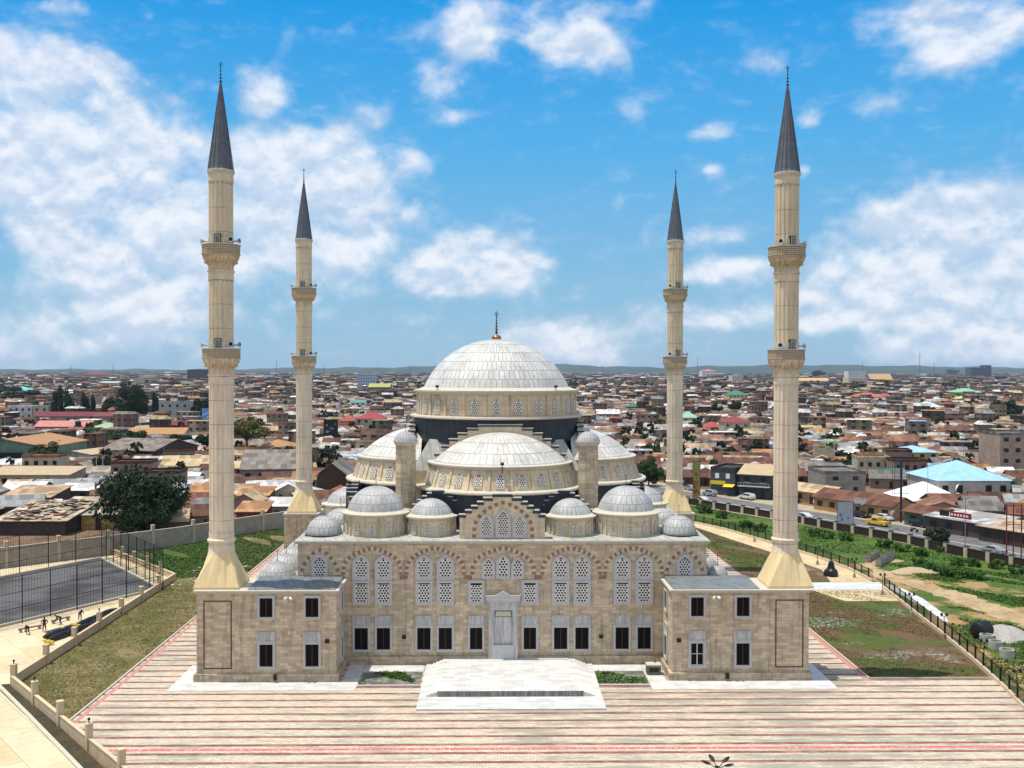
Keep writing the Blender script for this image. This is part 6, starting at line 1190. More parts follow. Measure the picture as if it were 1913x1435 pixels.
CARS = {
 'sedan': (4.5, 1.75, [(-2.25, .35), (-2.25, .80), (-2.15, .92), (-1.45, .98), (-0.75, 1.40), (0.55, 1.42), (1.25, .98), (2.1, .86), (2.25, .62), (2.25, .35)], [(-1.30, 1.0), (-0.72, 1.34), (0.5, 1.36), (1.12, 1.0)]),
 'hatch': (4.3, 1.78, [(-2.15, .38), (-2.15, .95), (-2.05, 1.05), (-1.75, 1.55), (0.45, 1.62), (1.15, 1.05), (2.0, .92), (2.15, .65), (2.15, .38)], [(-1.85, 1.08), (-1.6, 1.50), (0.4, 1.54), (1.0, 1.08)]),
 'van': (4.9, 1.9, [(-2.45, .40), (-2.45, 1.1), (-2.38, 1.85), (-2.2, 1.95), (0.9, 1.95), (1.6, 1.15), (2.3, 1.0), (2.45, .75), (2.45, .40)], [(-2.3, 1.15), (-2.2, 1.75), (0.85, 1.78), (1.4, 1.15)]),
 'pickup': (5.2, 1.85, [(-2.6, .45), (-2.6, 1.05), (-0.65, 1.05), (-0.55, 1.72), (0.65, 1.75), (1.25, 1.12), (2.45, 1.0), (2.6, .7), (2.6, .45)], [(-0.48, 1.12), (-0.45, 1.62), (0.6, 1.65), (1.08, 1.12)])}
def make_car(kind):
    L, w, P, G = CARS[kind]; t = thing('parked_car', '', 'car', (0, 0, 0), 0, 'cars on the main road'); h = w/2
    m = MB(); n = len(P); V = []
    for y, k in ((-h, 0.0), (-h+0.10, 0.0), (h-0.10, 0.0), (h, 0.0)):
        for x, z in P:
            tuck = max(0, z-0.95)*0.22; V.append((x, (y+tuck if y < 0 else y-tuck) if abs(y) == h else (y+tuck if y < 0 else y-tuck), z+(0.03 if abs(y) < h and z > 0.5 else 0)))
    F = [[i for i in range(n)][::-1], [3*n+i for i in range(n)]]
    for j in range(3): F += [(j*n+i, j*n+(i+1) % n, (j+1)*n+(i+1) % n, (j+1)*n+i) for i in range(n)]
    m.add(V, F); m.build('body', PAINT, t)
    m = MB()
    for s in (-1, 1):
        q = [(x, s*(h+0.012-max(0, z-0.95)*0.22), z) for x, z in G]; m.add(q, [(0, 1, 2, 3) if s > 0 else (3, 2, 1, 0)])
    x0, x1 = G[2], G[3]; hh = h-0.16; m.add([(x0[0]+0.10, -hh, x0[1]+0.03), (x0[0]+0.10, hh, x0[1]+0.03), (x1[0]+0.08, hh+0.05, x1[1]+0.06), (x1[0]+0.08, -hh-0.05, x1[1]+0.06)], [(0, 3, 2, 1)])
    x0, x1 = G[1], G[0]; m.add([(x0[0]-0.10, -hh, x0[1]+0.02), (x0[0]-0.10, hh, x0[1]+0.02), (x1[0]-0.12, hh+0.05, x1[1]+0.03), (x1[0]-0.12, -hh-0.05, x1[1]+0.03)], [(0, 1, 2, 3)]); m.build('window_glass', GLASS, t)
    for sx_ in (-1, 1):
        for sy_ in (-1, 1):
            c = (sx_*L*0.30, sy_*(h-0.10), 0.32); m = MB(); m.tube((c[0], c[1]-0.11, 0.32), (c[0], c[1]+0.11, 0.32), 0.32, 18); wl = m.build('wheel', TYRE, t)
            m = MB(); m.tube((c[0], c[1]+sy_*0.10, 0.32), (c[0], c[1]+sy_*0.13, 0.32), 0.19, 12); m.build('rim', RIM, wl)
    for s in (-1, 1):
        m = MB(); m.box(L/2-0.12, L/2+0.015, s*h*0.72-0.2, s*h*0.72+0.2, 0.62, 0.78); m.build('headlight', HL, t); m = MB(); m.box(-L/2-0.015, -L/2+0.1, s*h*0.78-0.14, s*h*0.78+0.14, 0.70, 0.90); m.build('tail_light', TL, t)
    return t
PR = {}; CW, CS, CB, CY, CR, CG = (0.62, 0.62, 0.6), (0.30, 0.31, 0.32), (0.016, 0.018, 0.022), (0.62, 0.42, 0.02), (0.3, 0.03, 0.03), (0.1, 0.2, 0.25)
def car(kind, px, py, col, label, head=None, group='cars on the main road'):
    p = at(px, py, 0.0)
    if head is None:
        i = min(range(len(RD)-1), key=lambda k: (Vector(RD[k])-p.xy).length); a, b = Vector(RD[i]), Vector(RD[i+1]); head = math.atan2(b.y-a.y, b.x-a.x)
    elif head == 'r':
        i = min(range(len(RD)-1), key=lambda k: (Vector(RD[k])-p.xy).length); a, b = Vector(RD[i]), Vector(RD[i+1]); head = math.atan2(a.y-b.y, a.x-b.x)
    if kind not in PR: t = PR[kind] = make_car(kind)
    else: t = copy_tree(PR[kind])
    t.location = (p.x, p.y, 0.0); t.rotation_euler.z = head; t['label'] = label; t['group'] = group
    for c in t.children:
        if c.name.startswith('body'): c.color = (*col, 1)
    return t
car('sedan', 1290, 916, CS, 'silver and orange taxi behind the far right minaret'); car('hatch', 1326, 926, CS, 'silver hatchback on the near lane beside the tall banner'); car('hatch', 1396, 933, CW, 'white taxi with orange wings below the dark shops'); car('sedan', 1502, 970, CW, 'white saloon right of the near right minaret')
car('hatch', 1536, 944, CW, 'white estate car parked by the tan shop row', 'r'); car('sedan', 1606, 966, CB, 'black saloon on the far lane right of the grey billboard', 'r'); car('pickup', 1640, 982, CY, 'yellow and white pickup truck in mid road'); car('sedan', 1650, 972, CW, 'white saloon just behind the yellow pickup', 'r'); car('hatch', 1718, 984, CB, 'black off-roader parked before the red sign shop', 'r')
car('sedan', 1770, 990, CG, 'teal taxi with orange wing before the red sign shop', 'r'); car('sedan', 1838, 1002, CS, 'silver saloon parked at the right by the red bins', 'r'); car('sedan', 1856, 1034, CS, 'silver saloon on the near lane at the right edge'); car('sedan', 1480, 938, CB, 'black car half behind the near right minaret', 'r'); car('sedan', 1310, 938, CW, 'white car behind the roadside wall at the tall banner')
car('van', 341, 988, CW, 'white van behind the perimeter wall', math.pi, 'vehicles left of the mosque'); car('sedan', 520, 982, CR, 'dark red car behind the perimeter wall', 0.2, 'vehicles left of the mosque'); car('van', 22, 880, CW, 'white van before the green warehouse, left one', 2.8, 'vehicles left of the mosque'); car('van', 50, 878, CW, 'white van before the green warehouse, right one', 0.4, 'vehicles left of the mosque'); car('van', 240, 822, (0.4, 0.3, 0.32), 'pinkish van below the solar lamp', 0.3, 'vehicles left of the mosque'); car('van', 316, 848, CW, 'white minibus parked left of the near left minaret', 0.2, 'vehicles left of the mosque'); car('van', 340, 852, CW, 'white minibus nearest the near left minaret', 0.2, 'vehicles left of the mosque')
for i, (px, py) in enumerate(((655, 822), (668, 826), (640, 818), (690, 826))): car(('sedan', 'hatch')[i % 2], px, py, (CW, CS, CW, CB)[i], ('white car on the far road beneath the crimson roof', 'silver car on the far road beneath the crimson roof', 'white car farthest left on the road below the crimson roof', 'black car on the far road by the bright green tree')[i])
def motorbike():
    p = at(1708, 994, 0); t = thing('motorbike', 'dark motorbike with its rider on the near lane', 'motorbike', (p.x, p.y, 0), -1.0)
    for x in (-0.65, 0.65): m = MB(); m.tube((x, -0.05, 0.3), (x, 0.05, 0.3), 0.3, 16); m.build('wheel', TYRE, t)
    m = MB(); m.tube((-0.6, 0, 0.4), (0.3, 0, 0.75), 0.12, 8); m.tube((0.3, 0, 0.75), (0.65, 0, 0.3), 0.05, 6); m.tube((0.35, -0.35, 0.98), (0.35, 0.35, 0.98), 0.03, 6); m.build('body', BLACK, t); m = MB(); m.obox((-0.35, 0, 0.78), (0.7, 0.26, 0.12)); m.build('saddle', TYRE, t); return t
motorbike()
# ------------------------------------------------------------------ people
SKIN = mat('dark_brown_skin', (0.045, 0.026, 0.018), 0.6)
def person(x, y, rz, joints, label, shirt, trouser):
    """one skinned body grown along a skeleton, coloured by region"""
    nm = ['pelvis', 'chest', 'neck', 'head', 'top']; V = []; E = []; R_ = []
    def add(p, r, par=None):
        V.append(p); R_.append(r)
        if par is not None: E.append((par, len(V)-1))
        return len(V)-1
    J = joints; pe = add(J['pelvis'], 0.17); wa = add(J['waist'], 0.155, pe); ch = add(J['chest'], 0.19, wa); ne = add(J['neck'], 0.065, ch); hd = add(J['head'], 0.105, ne); add(J['top'], 0.075, hd)
    for s in 'lr':
        sh = add(J['sh'+s], 0.088, ch); el_ = add(J['el'+s], 0.060, sh); wr = add(J['wr'+s], 0.042, el_); d = (Vector(J['wr'+s])-Vector(J['el'+s])).normalized(); pa = add(tuple(Vector(J['wr'+s])+d*0.07), 0.038, wr); sd = d.orthogonal().normalized()
        for k in range(4): b = add(tuple(Vector(V[pa])+d*0.05+sd*(0.026*(k-1.5))), 0.011, pa); add(tuple(Vector(V[b])+d*(0.045+0.008*(k in (1, 2)))), 0.009, b)
        th = add(tuple(Vector(V[wr])+d*0.04+sd*0.05), 0.012, wr); add(tuple(Vector(V[th])+d*0.03+sd*0.02), 0.010, th)
        hp = add(J['hp'+s], 0.115, pe); kn = add(J['kn'+s], 0.080, hp); an = add(J['an'+s], 0.055, kn); add((J['an'+s][0], J['an'+s][1]-0.16, 0.04), 0.04, an)
    me = bpy.data.meshes.new('p'); me.from_pydata(V, E, []); o = bpy.data.objects.new('p', me); COL.objects.link(o); sk = o.modifiers.new('s', 'SKIN'); o.modifiers.new('u', 'SUBSURF').levels = 1
    for i, sv in enumerate(me.skin_vertices[0].data): sv.radius = (R_[i], R_[i]); sv.use_root = i == 0
    dg = bpy.context.evaluated_depsgraph_get(); nm_ = bpy.data.meshes.new_from_object(o.evaluated_get(dg)); bpy.data.objects.remove(o)
    for m in (SKIN, shirt, trouser): nm_.materials.append(m)
    cen = {'t': [0, 1, 2], }; segs = [(J['waist'], J['chest'], 1), (J['chest'], J['shl'], 1), (J['chest'], J['shr'], 1), (J['pelvis'], J['waist'], 2), (J['neck'], J['top'], 0)]
    for s in 'lr':
        mid = tuple((Vector(J['sh'+s])+Vector(J['el'+s]))/2); segs += [(J['sh'+s], J['el'+s], 1), (J['el'+s], J['wr'+s], 0), (J['wr'+s], tuple(Vector(J['wr'+s])*2-Vector(J['el'+s])), 0), (J['hp'+s], J['kn'+s], 2), (J['kn'+s], J['an'+s], 0)]
    def dseg(p, a, b): a, b = Vector(a), Vector(b); t = max(0, min(1, (p-a).dot(b-a)/max(1e-9, (b-a).length_squared))); return (p-a-(b-a)*t).length
    for f in nm_.polygons: f.material_index = min(segs, key=lambda q: dseg(f.center, q[0], q[1]))[2]; f.use_smooth = True
    t = thing('person', label, 'person', (x, y, 0), rz); b = bpy.data.objects.new('body', nm_); COL.objects.link(b); b.parent = t
    m = MB(); hv = Vector(J['head']); up = (Vector(J['top'])-hv).normalized(); c = hv+up*0.05; m.ball(tuple(c), 0.118, 0, 12); m.build('hair', BLACK, t, org=None, smooth=True); return t
def stand(bend=0.0, arms='hips', knee=0.0):
    hz = 0.92-knee*0.25; c, s = math.cos(bend), math.sin(bend); up = lambda d, dx=0: (dx, -s*d, hz+c*d)
    J = dict(pelvis=(0, 0, hz), waist=up(0.2), chest=up(0.42), neck=up(0.60), head=up(0.72), top=up(0.84))
    for k, q in (('l', -1), ('r', 1)):
        sp = up(0.50, q*0.19); J['sh'+k] = sp
        if arms == 'hips': J['el'+k] = (q*0.42, 0.06, hz+0.26); J['wr'+k] = (q*0.20, -0.10, hz+0.08)
        elif arms == 'down': J['el'+k] = (q*0.22, sp[1]-0.06, sp[2]-0.27); J['wr'+k] = (q*0.16, sp[1]-0.16, sp[2]-0.50)
        else: J['el'+k] = (q*0.25, sp[1]-0.22, sp[2]-0.16); J['wr'+k] = (q*0.15, sp[1]-0.45, sp[2]-0.20)
        J['hp'+k] = (q*0.10, 0, hz-0.06); J['kn'+k] = (q*0.15, -0.05-knee*0.3, 0.48-knee*0.05); J['an'+k] = (q*0.16, 0.03, 0.08)
    return J
SH1, SH2, SH3, TR1, TR2 = mat('black_shirt', (0.02, 0.02, 0.022)), mat('dark_blue_shirt', (0.03, 0.04, 0.07)), mat('charcoal_shirt', (0.04, 0.038, 0.036)), mat('red_shorts', (0.18, 0.02, 0.02)), mat('dark_trousers', (0.03, 0.03, 0.032))
for (px, py, rz, J, lb, a, b) in ((83, 1180, 0.3, stand(0, 'hips'), 'person in black shirt and red shorts with hands on hips', SH1, TR1), (114, 1166, -0.9, stand(1.1, 'down', 0.3), 'person in dark shirt bending over beside the timber', SH2, TR2), (149, 1158, 0.8, stand(0.9, 'fwd', 0.2), 'person in charcoal shirt bending at the long board', SH3, TR2), (52, 1184, 0.2, stand(1.0, 'down', 0.8), 'person crouched over by the court kerb at far left', SH1, TR2)):
    p = at(px, py, 0); person(p.x, p.y, rz, J, lb, a, b)
# ------------------------------------------------------------------ things lying about
POLY = mat('black_plastic_sheet', (0.014, 0.014, 0.016), 0.42, var=0.3, bump=0.4, scale=3)
def roll(pts, r, label):
    P = [at(*q, 0) for q in pts]; t = MB(); prof = []
    for i, p in enumerate(P): p.z = r*0.85
    Q = []
    for a, b in zip(P[:-1], P[1:]):
        for k in range(4): Q.append(a.lerp(b, k/4))
    Q.append(P[-1]); n = 12; V = []
    for i, q in enumerate(Q):
        d = (Q[min(i+1, len(Q)-1)]-Q[max(0, i-1)]).normalized(); s = d.cross(Vector((0, 0, 1))).normalized(); e = min(i, len(Q)-1-i); rr = r*(0.45 if e == 0 else 0.85 if e == 1 else 1.0)*(1+0.09*math.sin(i*2.3))
        V += [q+(s*math.cos(a)+Vector((0, 0, 0.9))*math.sin(a))*rr*(1+0.06*math.sin(3*a+i)) for a in [2*math.pi*k/n for k in range(n)]]
    F = [(i*n+k, i*n+(k+1) % n, (i+1)*n+(k+1) % n, (i+1)*n+k) for i in range(len(Q)-1) for k in range(n)]+[list(range(n))[::-1], [len(V)-n+k for k in range(n)]]
    t.add(V, F); return tag(t.build('tarpaulin_roll', POLY, smooth=True, org=tuple(Vector((P[0].x, P[0].y, 0)))), label, 'roll', 'black rolls beside the low wall')
roll([(82, 1196), (112, 1186), (140, 1176)], 0.42, 'black wrapped roll farthest left by the low wall'); roll([(92, 1200), (120, 1190), (145, 1181), (170, 1172)], 0.42, 'black wrapped roll nearest the low wall'); roll([(142, 1174), (175, 1160), (200, 1149), (224, 1143)], 0.40, 'long black roll reaching farthest along the low wall'); roll([(168, 1170), (195, 1160), (226, 1149)], 0.38, 'black roll lying against the low wall at its far end')
for px, py, lb in ((124, 1181, 'yellow cloth bundle between the black rolls'), (140, 1174, 'yellow cloth bundle on the middle black roll'), (90, 1205, 'yellow cloth bundle at the near end of the rolls'), (236, 1135, 'yellow cloth bundle by a pillar of the low wall')):
    p = at(px, py, 0); m = MB(); m.ball((0, 0, 0.35), 0.42, 0, 10, 0.7); m.ball((0.4, 0.1, 0.3), 0.3, 0, 8, 0.7); m.ball((-0.35, -0.1, 0.55), 0.26, 0, 8, 0.6); o = m.build('cloth_bundle', mat('yellow_cloth', (0.5, 0.36, 0.03), 0.9, var=0.3), smooth=True); o.location = p; tag(o, lb, 'bundle', 'yellow bundles by the low wall')
for a, b, lb in (((84, 1181), (153, 1162), 'long pale timber laid on trestles near the workers'), ((34, 1176), (78, 1168), 'short dark plank left of the standing worker'), ((96, 1160), (130, 1152), 'short dark plank beside the bending worker')):
    p, q = at(*a, 0.4), at(*b, 0.4); m = MB(); d = (q-p); m.obox((p+q)/2, (d.length, 0.28, 0.16), math.atan2(d.y, d.x)); m.obox(p+d*0.1+Vector((0, 0, -0.2)), (0.2, 0.5, 0.24), math.atan2(d.y, d.x)); m.obox(p+d*0.9+Vector((0, 0, -0.2)), (0.2, 0.5, 0.24), math.atan2(d.y, d.x)); tag(m.build('timber_beam', mat('grey_timber', (0.22, 0.2, 0.17), 0.9)), lb, 'timber')
RINGM = mat('pale_concrete_ring', (0.40, 0.40, 0.36), 0.9, var=0.15)
for px, py, lb in ((1843, 1200, 'concrete ring holding blue stuff, farthest of three'), (1860, 1212, 'middle one of the three concrete rings'), (1881, 1228, 'nearest of the three concrete rings')):
    p = at(px, py, 0); m = MB(); m.lathe([(0.72, 0), (0.78, 0), (0.80, 0.95), (0.66, 0.95), (0.66, 0.05), (0.02, 0.04)], 28); o = m.build('concrete_ring', RINGM); o.location = p; tag(o, lb, 'concrete ring', 'concrete rings beyond the railing')
p = at(1834, 1192, 0); t = thing('water_tank', 'big black ribbed water tank lying beyond the railing', 'water tank', (p.x, p.y, 0), 0.5); m = MB(); m.lathe([(0.02, -1.15), (0.6, -1.12), (0.95, -0.95)]+[(1.0+0.04*(k % 2), -0.9+0.18*k) for k in range(11)]+[(0.95, 1.0), (0.5, 1.2), (0.02, 1.22)], 28); m.v = [(z, x, y+1.02) for x, y, z in m.v]; m.build('barrel', POLY, t, smooth=True); m = MB(); m.tube((1.15, 0, 1.02), (1.38, 0, 1.02), 0.3, 16); m.build('lid', BLACK, t)
def heap(name, c, rx, ry, h, m_, label, cat, seed=1):
    g = random.Random(seed); m = MB(); n, k = 26, 8; V = []
    for j in range(k+1):
        t = j/k
        for i in range(n): a = 2*math.pi*i/n; q = 1+0.18*math.sin(3*a+seed)+0.1*math.sin(5*a); V.append((rx*(1-t)*q*math.cos(a)+g.uniform(-.08, .08)*rx*.3, ry*(1-t)*q*math.sin(a), h*(1-(1-t)**1.6)+g.uniform(-.03, .03)-0.05*(j == 0)))
    m.add(V, [(j*n+i, j*n+(i+1) % n, (j+1)*n+(i+1) % n, (j+1)*n+i) for j in range(k) for i in range(n)]); o = m.build(name, m_, smooth=True); o.location = (c[0], c[1], 0); return tag(o, label, cat)
GRV = mat('pale_gravel', (0.36, 0.35, 0.325), 0.95, var=0.3, scale=4, bump=0.8); p = at(1880, 1188, 0); heap('gravel_heap', p, 2.6, 3.4, 1.3, GRV, 'pale gravel heap beside the black water tank', 'gravel heap', 2)
p = at(1708, 1068, 0); heap('sand_heap', p, 4.0, 2.4, 0.7, mat('tan_sand', (0.42, 0.32, 0.2), 0.95, var=0.2, scale=3), 'low tan sand heap left of the bush thicket', 'sand heap', 3)
BLK = ashlar('grey_cement_block', (0.30, 0.28, 0.24), (0.52, 0.50, 0.45), (0.08, 0.07, 0.06), 0.44, 0.215, 0.5)
def blockstack(x, y, rz, nx, nz, label):
    t = thing('block_stack', label, 'block stack', (x, y, 0), rz, 'block stacks on the field'); g = random.Random(int(nx*7+nz)); m = MB()
    for i in range(nx):
        for z in range(nz):
            if z == nz-1 and g.random() < 0.3: continue
            for j in (0, 1): m.obox((i*0.44-nx*0.22, (j-0.5)*0.46, 0.11+z*0.215), (0.42, 0.44, 0.20), g.uniform(-.06, .06))
    m.build('blocks', BLK, t); return t
p = at(1655, 1050, 0); blockstack(p.x, p.y, 0.98, 24, 6, 'long stack of pale cement blocks on the field, front one'); p = at(1640, 1046, 0); blockstack(p.x-0.6, p.y+0.9, 0.98, 16, 5, 'shorter stack of cement blocks behind the long one')
p = at(1553, 1076, 0); t = thing('covered_machine', 'machine under black plastic standing on the tan path', 'covered machine', (p.x, p.y, 0)); m = MB(); m.lathe([(1.15, 0), (1.1, 0.5), (0.95, 0.9), (0.62, 1.2), (0.5, 1.6), (0.42, 2.0), (0.3, 2.35), (0.05, 2.45)], 14, flute=lambda a: 1+0.10*math.sin(3*a)+0.06*math.sin(7*a)); m.build('plastic_cover', POLY, t)
p = at(1222, 1256, 0); t = thing('generator_unit', 'small grey machine with pale top beside the right annex', 'generator', (16.0, -0.6, 0.03)); m = MB(); m.box(-0.75, 0.75, -0.55, 0.55, 0.06, 0.95); m.build('casing', mat('grey_green_casing', (0.13, 0.13, 0.11), 0.7, var=0.3, scale=5), t); m = MB(); m.box(-0.80, 0.80, -0.6, 0.6, 0.953, 1.1); m.build('top_cover', CORN, t); m = MB(); m.tube((0.2, 0.2, 1.1), (0.2, 0.2, 1.5), 0.06, 8); m.build('exhaust', BLACK, t); m = MB(); m.box(-0.5, 0.5, -0.58, -0.555, 0.3, 0.75); m.build('vent_panel', BLACK, t)
p = at(1655, 1140, 0)
# lamps along the railing
def lamp_post():
    t = thing('lamp_post', '', 'lamp post', (0, 0, 0), 0, 'double lamp posts along the railing'); m = MB(); m.lathe([(0.24, 0), (0.24, 0.55), (0.18, 0.62), (0.05, 0.64)], 10); m.build('base', PERM, t); m = MB(); m.tube((0, 0, 0.6), (0, 0, 2.75), 0.055, 8, 0, 0.04); m.tube((-0.32, 0, 2.72), (0.32, 0, 2.72), 0.03, 6); m.build('pole', BLACK, t)
    for s in (-1, 1): m = MB(); m.lathe([(0.05, 2.74), (0.16, 2.82), (0.17, 3.0), (0.08, 3.12), (0.02, 3.18)], 10, (s*0.32, 0)); m.build('lamp_head', BLACK, t)
    return t
lp = lamp_post()
for i, (px, py) in enumerate(((1413, 1012), (1531, 1055), (1600, 1079), (1653, 1111), (1708, 1151), (1769, 1193), (1844, 1246), (1906, 1308))):
    o = lp if i == 0 else copy_tree(lp); q = at(px, py, 0); o.location = (q.x-0.35, q.y, 0); o['label'] = ['double lamp post left of the near right minaret', 'double lamp post beside the black covered machine', 'double lamp post left of the railing gap', 'double lamp post at the end of the marble path', 'double lamp post, first below the marble path', 'double lamp post, second below the marble path', 'double lamp post beside the concrete rings', 'double lamp post at the right edge by the plaza corner'][i]
# one lamp of the square just below the camera, the head in view
q = at(1341, 1433, 5.4); t = thing('street_lamp', 'black street lamp with petal heads at the bottom edge', 'street lamp', (q.x, q.y, 0)); m = MB(); m.tube((0, 0, 0), (0, 0, 5.5), 0.10, 10, 0, 0.05); m.build('pole', BLACK, t)
for k in range(5):
    a = math.radians(90+72*k+18); d = Vector((math.cos(a), math.sin(a), 0)); m = MB(); m.tube(d*0.05+Vector((0, 0, 5.3)), d*0.55+Vector((0, 0, 5.62)), 0.03, 6); ar = m.build('lamp_arm', BLACK, t); m = MB(); m.ball((0, 0, 0), 0.2, 0, 12); R_ = Matrix.Rotation(a, 3, 'Z') @ Matrix.Rotation(-0.35, 3, 'Y'); m.v = [tuple(d*0.82+Vector((0, 0, 5.72))+R_ @ Vector((v[0]*1.9, v[1]*0.8, v[2]*0.45))) for v in m.v]; m.build('lamp_head', BLACK, ar, smooth=True)
# posts, masts and billboards
def mast(px, py, h, label, w=1.2, cat='mast'):
    p = at(px, py, 0); t = thing('lattice_mast', label, cat, (p.x, p.y, 0)); m = MB(); n = max(4, int(h/(w*2.2)))
    for sx_, sy_ in ((-1, -1), (1, -1), (1, 1), (-1, 1)): m.tube((sx_*w, sy_*w, 0), (sx_*w*0.2, sy_*w*0.2, h), w*0.09, 4)
    for k in range(n):
        z0, z1 = h*k/n, h*(k+1)/n; a0, a1 = w*(1-0.8*k/n), w*(1-0.8*(k+1)/n)
        m.tube((-a0, -a0, z0), (a1, -a1, z1), w*0.06, 3); m.tube((a0, -a0, z0), (-a1, -a1, z1), w*0.06, 3); m.tube((a0, a0, z0), (-a1, a1, z1), w*0.06, 3); m.tube((-a1, -a1, z1), (a1, -a1, z1), w*0.06, 3)
    m.build('lattice', mat('grey_mast_steel', (0.12, 0.12, 0.13), 0.6), t); m = MB(); m.tube((0, 0, h*0.98), (0, 0, h*1.1), w*0.1, 5); m.build('antenna', BLACK, t)
for px, pyb, top, lb in ((517, 706, 674, 'far lattice mast between the left minarets, tallest'), (133, 704, 684, 'far lattice mast on the left skyline'), (605, 706, 680, 'far lattice mast left of the dome'), (1303, 706, 670, 'far lattice mast between the right minarets'), (1718, 708, 658, 'tall lattice mast on the right skyline'), (1745, 706, 678, 'shorter lattice mast on the right skyline'), (767, 706, 684, 'far lattice mast just left of the main dome'), (1125, 706, 684, 'far lattice mast right of the main dome'), (1611, 704, 678, 'far lattice mast right of the near right minaret'), (212, 704, 682, 'far lattice mast above the left trees')):
    p = at(px, pyb, 0); z = (p-CAM).dot(fw); mast(px, pyb, (pyb-top)*z/FPX, lb, max(1.2, 1.0*z/FPX))
mat('grey_pole', (0.25, 0.24, 0.22), 0.8)
def pole(px, py, h, label, arm=0.0, m_=None, r=0.09, name='utility_pole', cat='pole'):
    p = at(px, py, 0); t = thing(name, label, cat, (p.x, p.y, 0)); m = MB(); m.tube((0, 0, 0), (0, 0, h), r, 6, 0, r*0.6); m.build('pole', m_ or mat('grey_pole', (0.25, 0.24, 0.22), 0.8), t)
    if arm: m = MB(); m.tube((0, 0, h-0.1), (arm, 0, h+0.15), 0.05, 5); a_ = m.build('lamp_arm', m_ or MT['grey_pole'], t); m = MB(); m.obox((arm+0.3, 0, h+0.15), (0.8, 0.25, 0.12)); m.build('lamp_head', MT['grey_pole'], a_)
    else: m = MB(); m.box(-0.7, 0.7, -0.05, 0.05, h-0.5, h-0.38); m.build('cross_arm', MT['grey_pole'], t)
pole(262, 838, 14, 'white solar lamp pole among the dark trees', 1.4, WHB, 0.14, 'street_lamp', 'street lamp'); pole(180, 896, 7, 'pale post left of two before the big tree', 0, WHB, 0.10); pole(192, 898, 7, 'pale post right of two before the big tree', 0, WHB, 0.10)
for px, py, h, lb in ((144, 892, 11, 'wooden pole beside the tan roofed long shed'), (111, 870, 9, 'pole left of the tan roofed long shed'), (500, 822, 10, 'pole above the orange hip roof'), (512, 826, 12, 'second pole above the orange hip roof'), (1520, 905, 8, 'pole beside the grey concrete house'), (1733, 945, 10, 'pole in front of the white hip roof'), (1803, 1018, 9, 'pale lamp pole on the pavement at right'), (1230, 846, 7, 'pale post by the leafy tree right of the dome'), (1222, 846, 7, 'second pale post by the leafy tree right of the dome'), (1800, 875, 9, 'pole beside the yellow house'), (1632, 868, 9, 'pole amid rusty roofs right of the minaret')): pole(px, py, h, lb)
def billboard(px, pyb, w, h, zb, rz, label, m_, draw=None):
    p = at(px, pyb, 0); t = thing('billboard', label, 'billboard', (p.x, p.y, 0), rz); m = MB()
    for s in (-0.4, 0.4): m.tube((s*w, 0, 0), (s*w, 0, zb), 0.10, 6)
    m.build('legs', BLACK, t); m = MB(); m.box(-w/2, w/2, -0.12, 0.12, zb, zb+h, 0); m.build('frame', BLACK, t); m = MB(); m.box(-w/2+0.1, w/2-0.1, -0.135, -0.122, zb+0.1, zb+h-0.1); pn = m.build('panel', m_, t)
    if draw: draw(pn, w, h, zb)
def blobs(colm, seed, n, sx_, sz_):
    def f(pn, w, h, zb):
        g = random.Random(seed); m = MB()
        for i in range(n): x = g.uniform(-w*0.32, w*0.32); z = zb+h*g.uniform(0.15, 0.8); a = g.uniform(0.3, 1)*w*sx_; b = g.uniform(0.3, 1)*h*sz_; m.add([(x-a, -0.14-0.001*i, z-b*0.7), (x+a*0.8, -0.14-0.001*i, z-b), (x+a, -0.14-0.001*i, z+b*0.6), (x-a*0.5, -0.14-0.001*i, z+b)], [(0, 1, 2, 3)])
        m.build('print', colm, pn)
    return f
billboard(1579, 985, 3.3, 4.8, 0.6, -0.35, 'tall grey billboard standing at the roadside wall', mat('pale_grey_poster', (0.30, 0.34, 0.38), 0.6), blobs(mat('blue_print', (0.08, 0.16, 0.3), 0.6), 4, 4, 0.10, 0.10))
billboard(1301, 938, 1.9, 9.6, 0.6, -0.3, 'tall narrow green and red banner right of the far right minaret', mat('olive_green_poster', (0.20, 0.22, 0.05), 0.6), blobs(mat('brown_red_print', (0.24, 0.05, 0.04), 0.6), 9, 14, 0.24, 0.06))
billboard(618, 832, 6.2, 8.8, 2.4, 0.0, 'black billboard with a pale top left of the dome', mat('black_poster', (0.012, 0.012, 0.014), 0.6), blobs(mat('grey_print', (0.32, 0.3, 0.3), 0.6), 12, 9, 0.12, 0.05))
billboard(385, 795, 5.0, 9.2, 1.0, 0.0, 'blue billboard before dark trees left of the near left minaret', mat('sky_blue_poster', (0.10, 0.30, 0.62), 0.6), blobs(mat('pale_print', (0.55, 0.62, 0.68), 0.6), 6, 4, 0.16, 0.10))
p = at(1683, 976, 0); t = thing('sign_gantry', 'tall dark blue steel sign frame beside the shop row', 'sign frame', (p.x, p.y, 0)); m = MB(); m.tube((0, 0, 0), (0, 0, 13.5), 0.24, 10); m.build('column', mat('dark_blue_steel', (0.02, 0.03, 0.08), 0.5), t); m = MB()
for x in (-1.9, -1.4, 1.2, 1.7): m.tube((x, 0, 6), (x, 0, 13.6), 0.04, 5)
for z in (6.2, 9.8, 13.4): m.tube((-1.9, 0, z), (1.7, 0, z), 0.05, 5)
m.build('frame', BLACK, t)
p = at(1880, 1045, 0); t = thing('sign_gantry', 'red steel hoarding frame at the right edge', 'sign frame', (p.x, p.y, 0)); m = MB()
for x in (0, 1.2, 2.6): m.tube((x, 0, 0), (x, 0, 9.5), 0.10, 6)
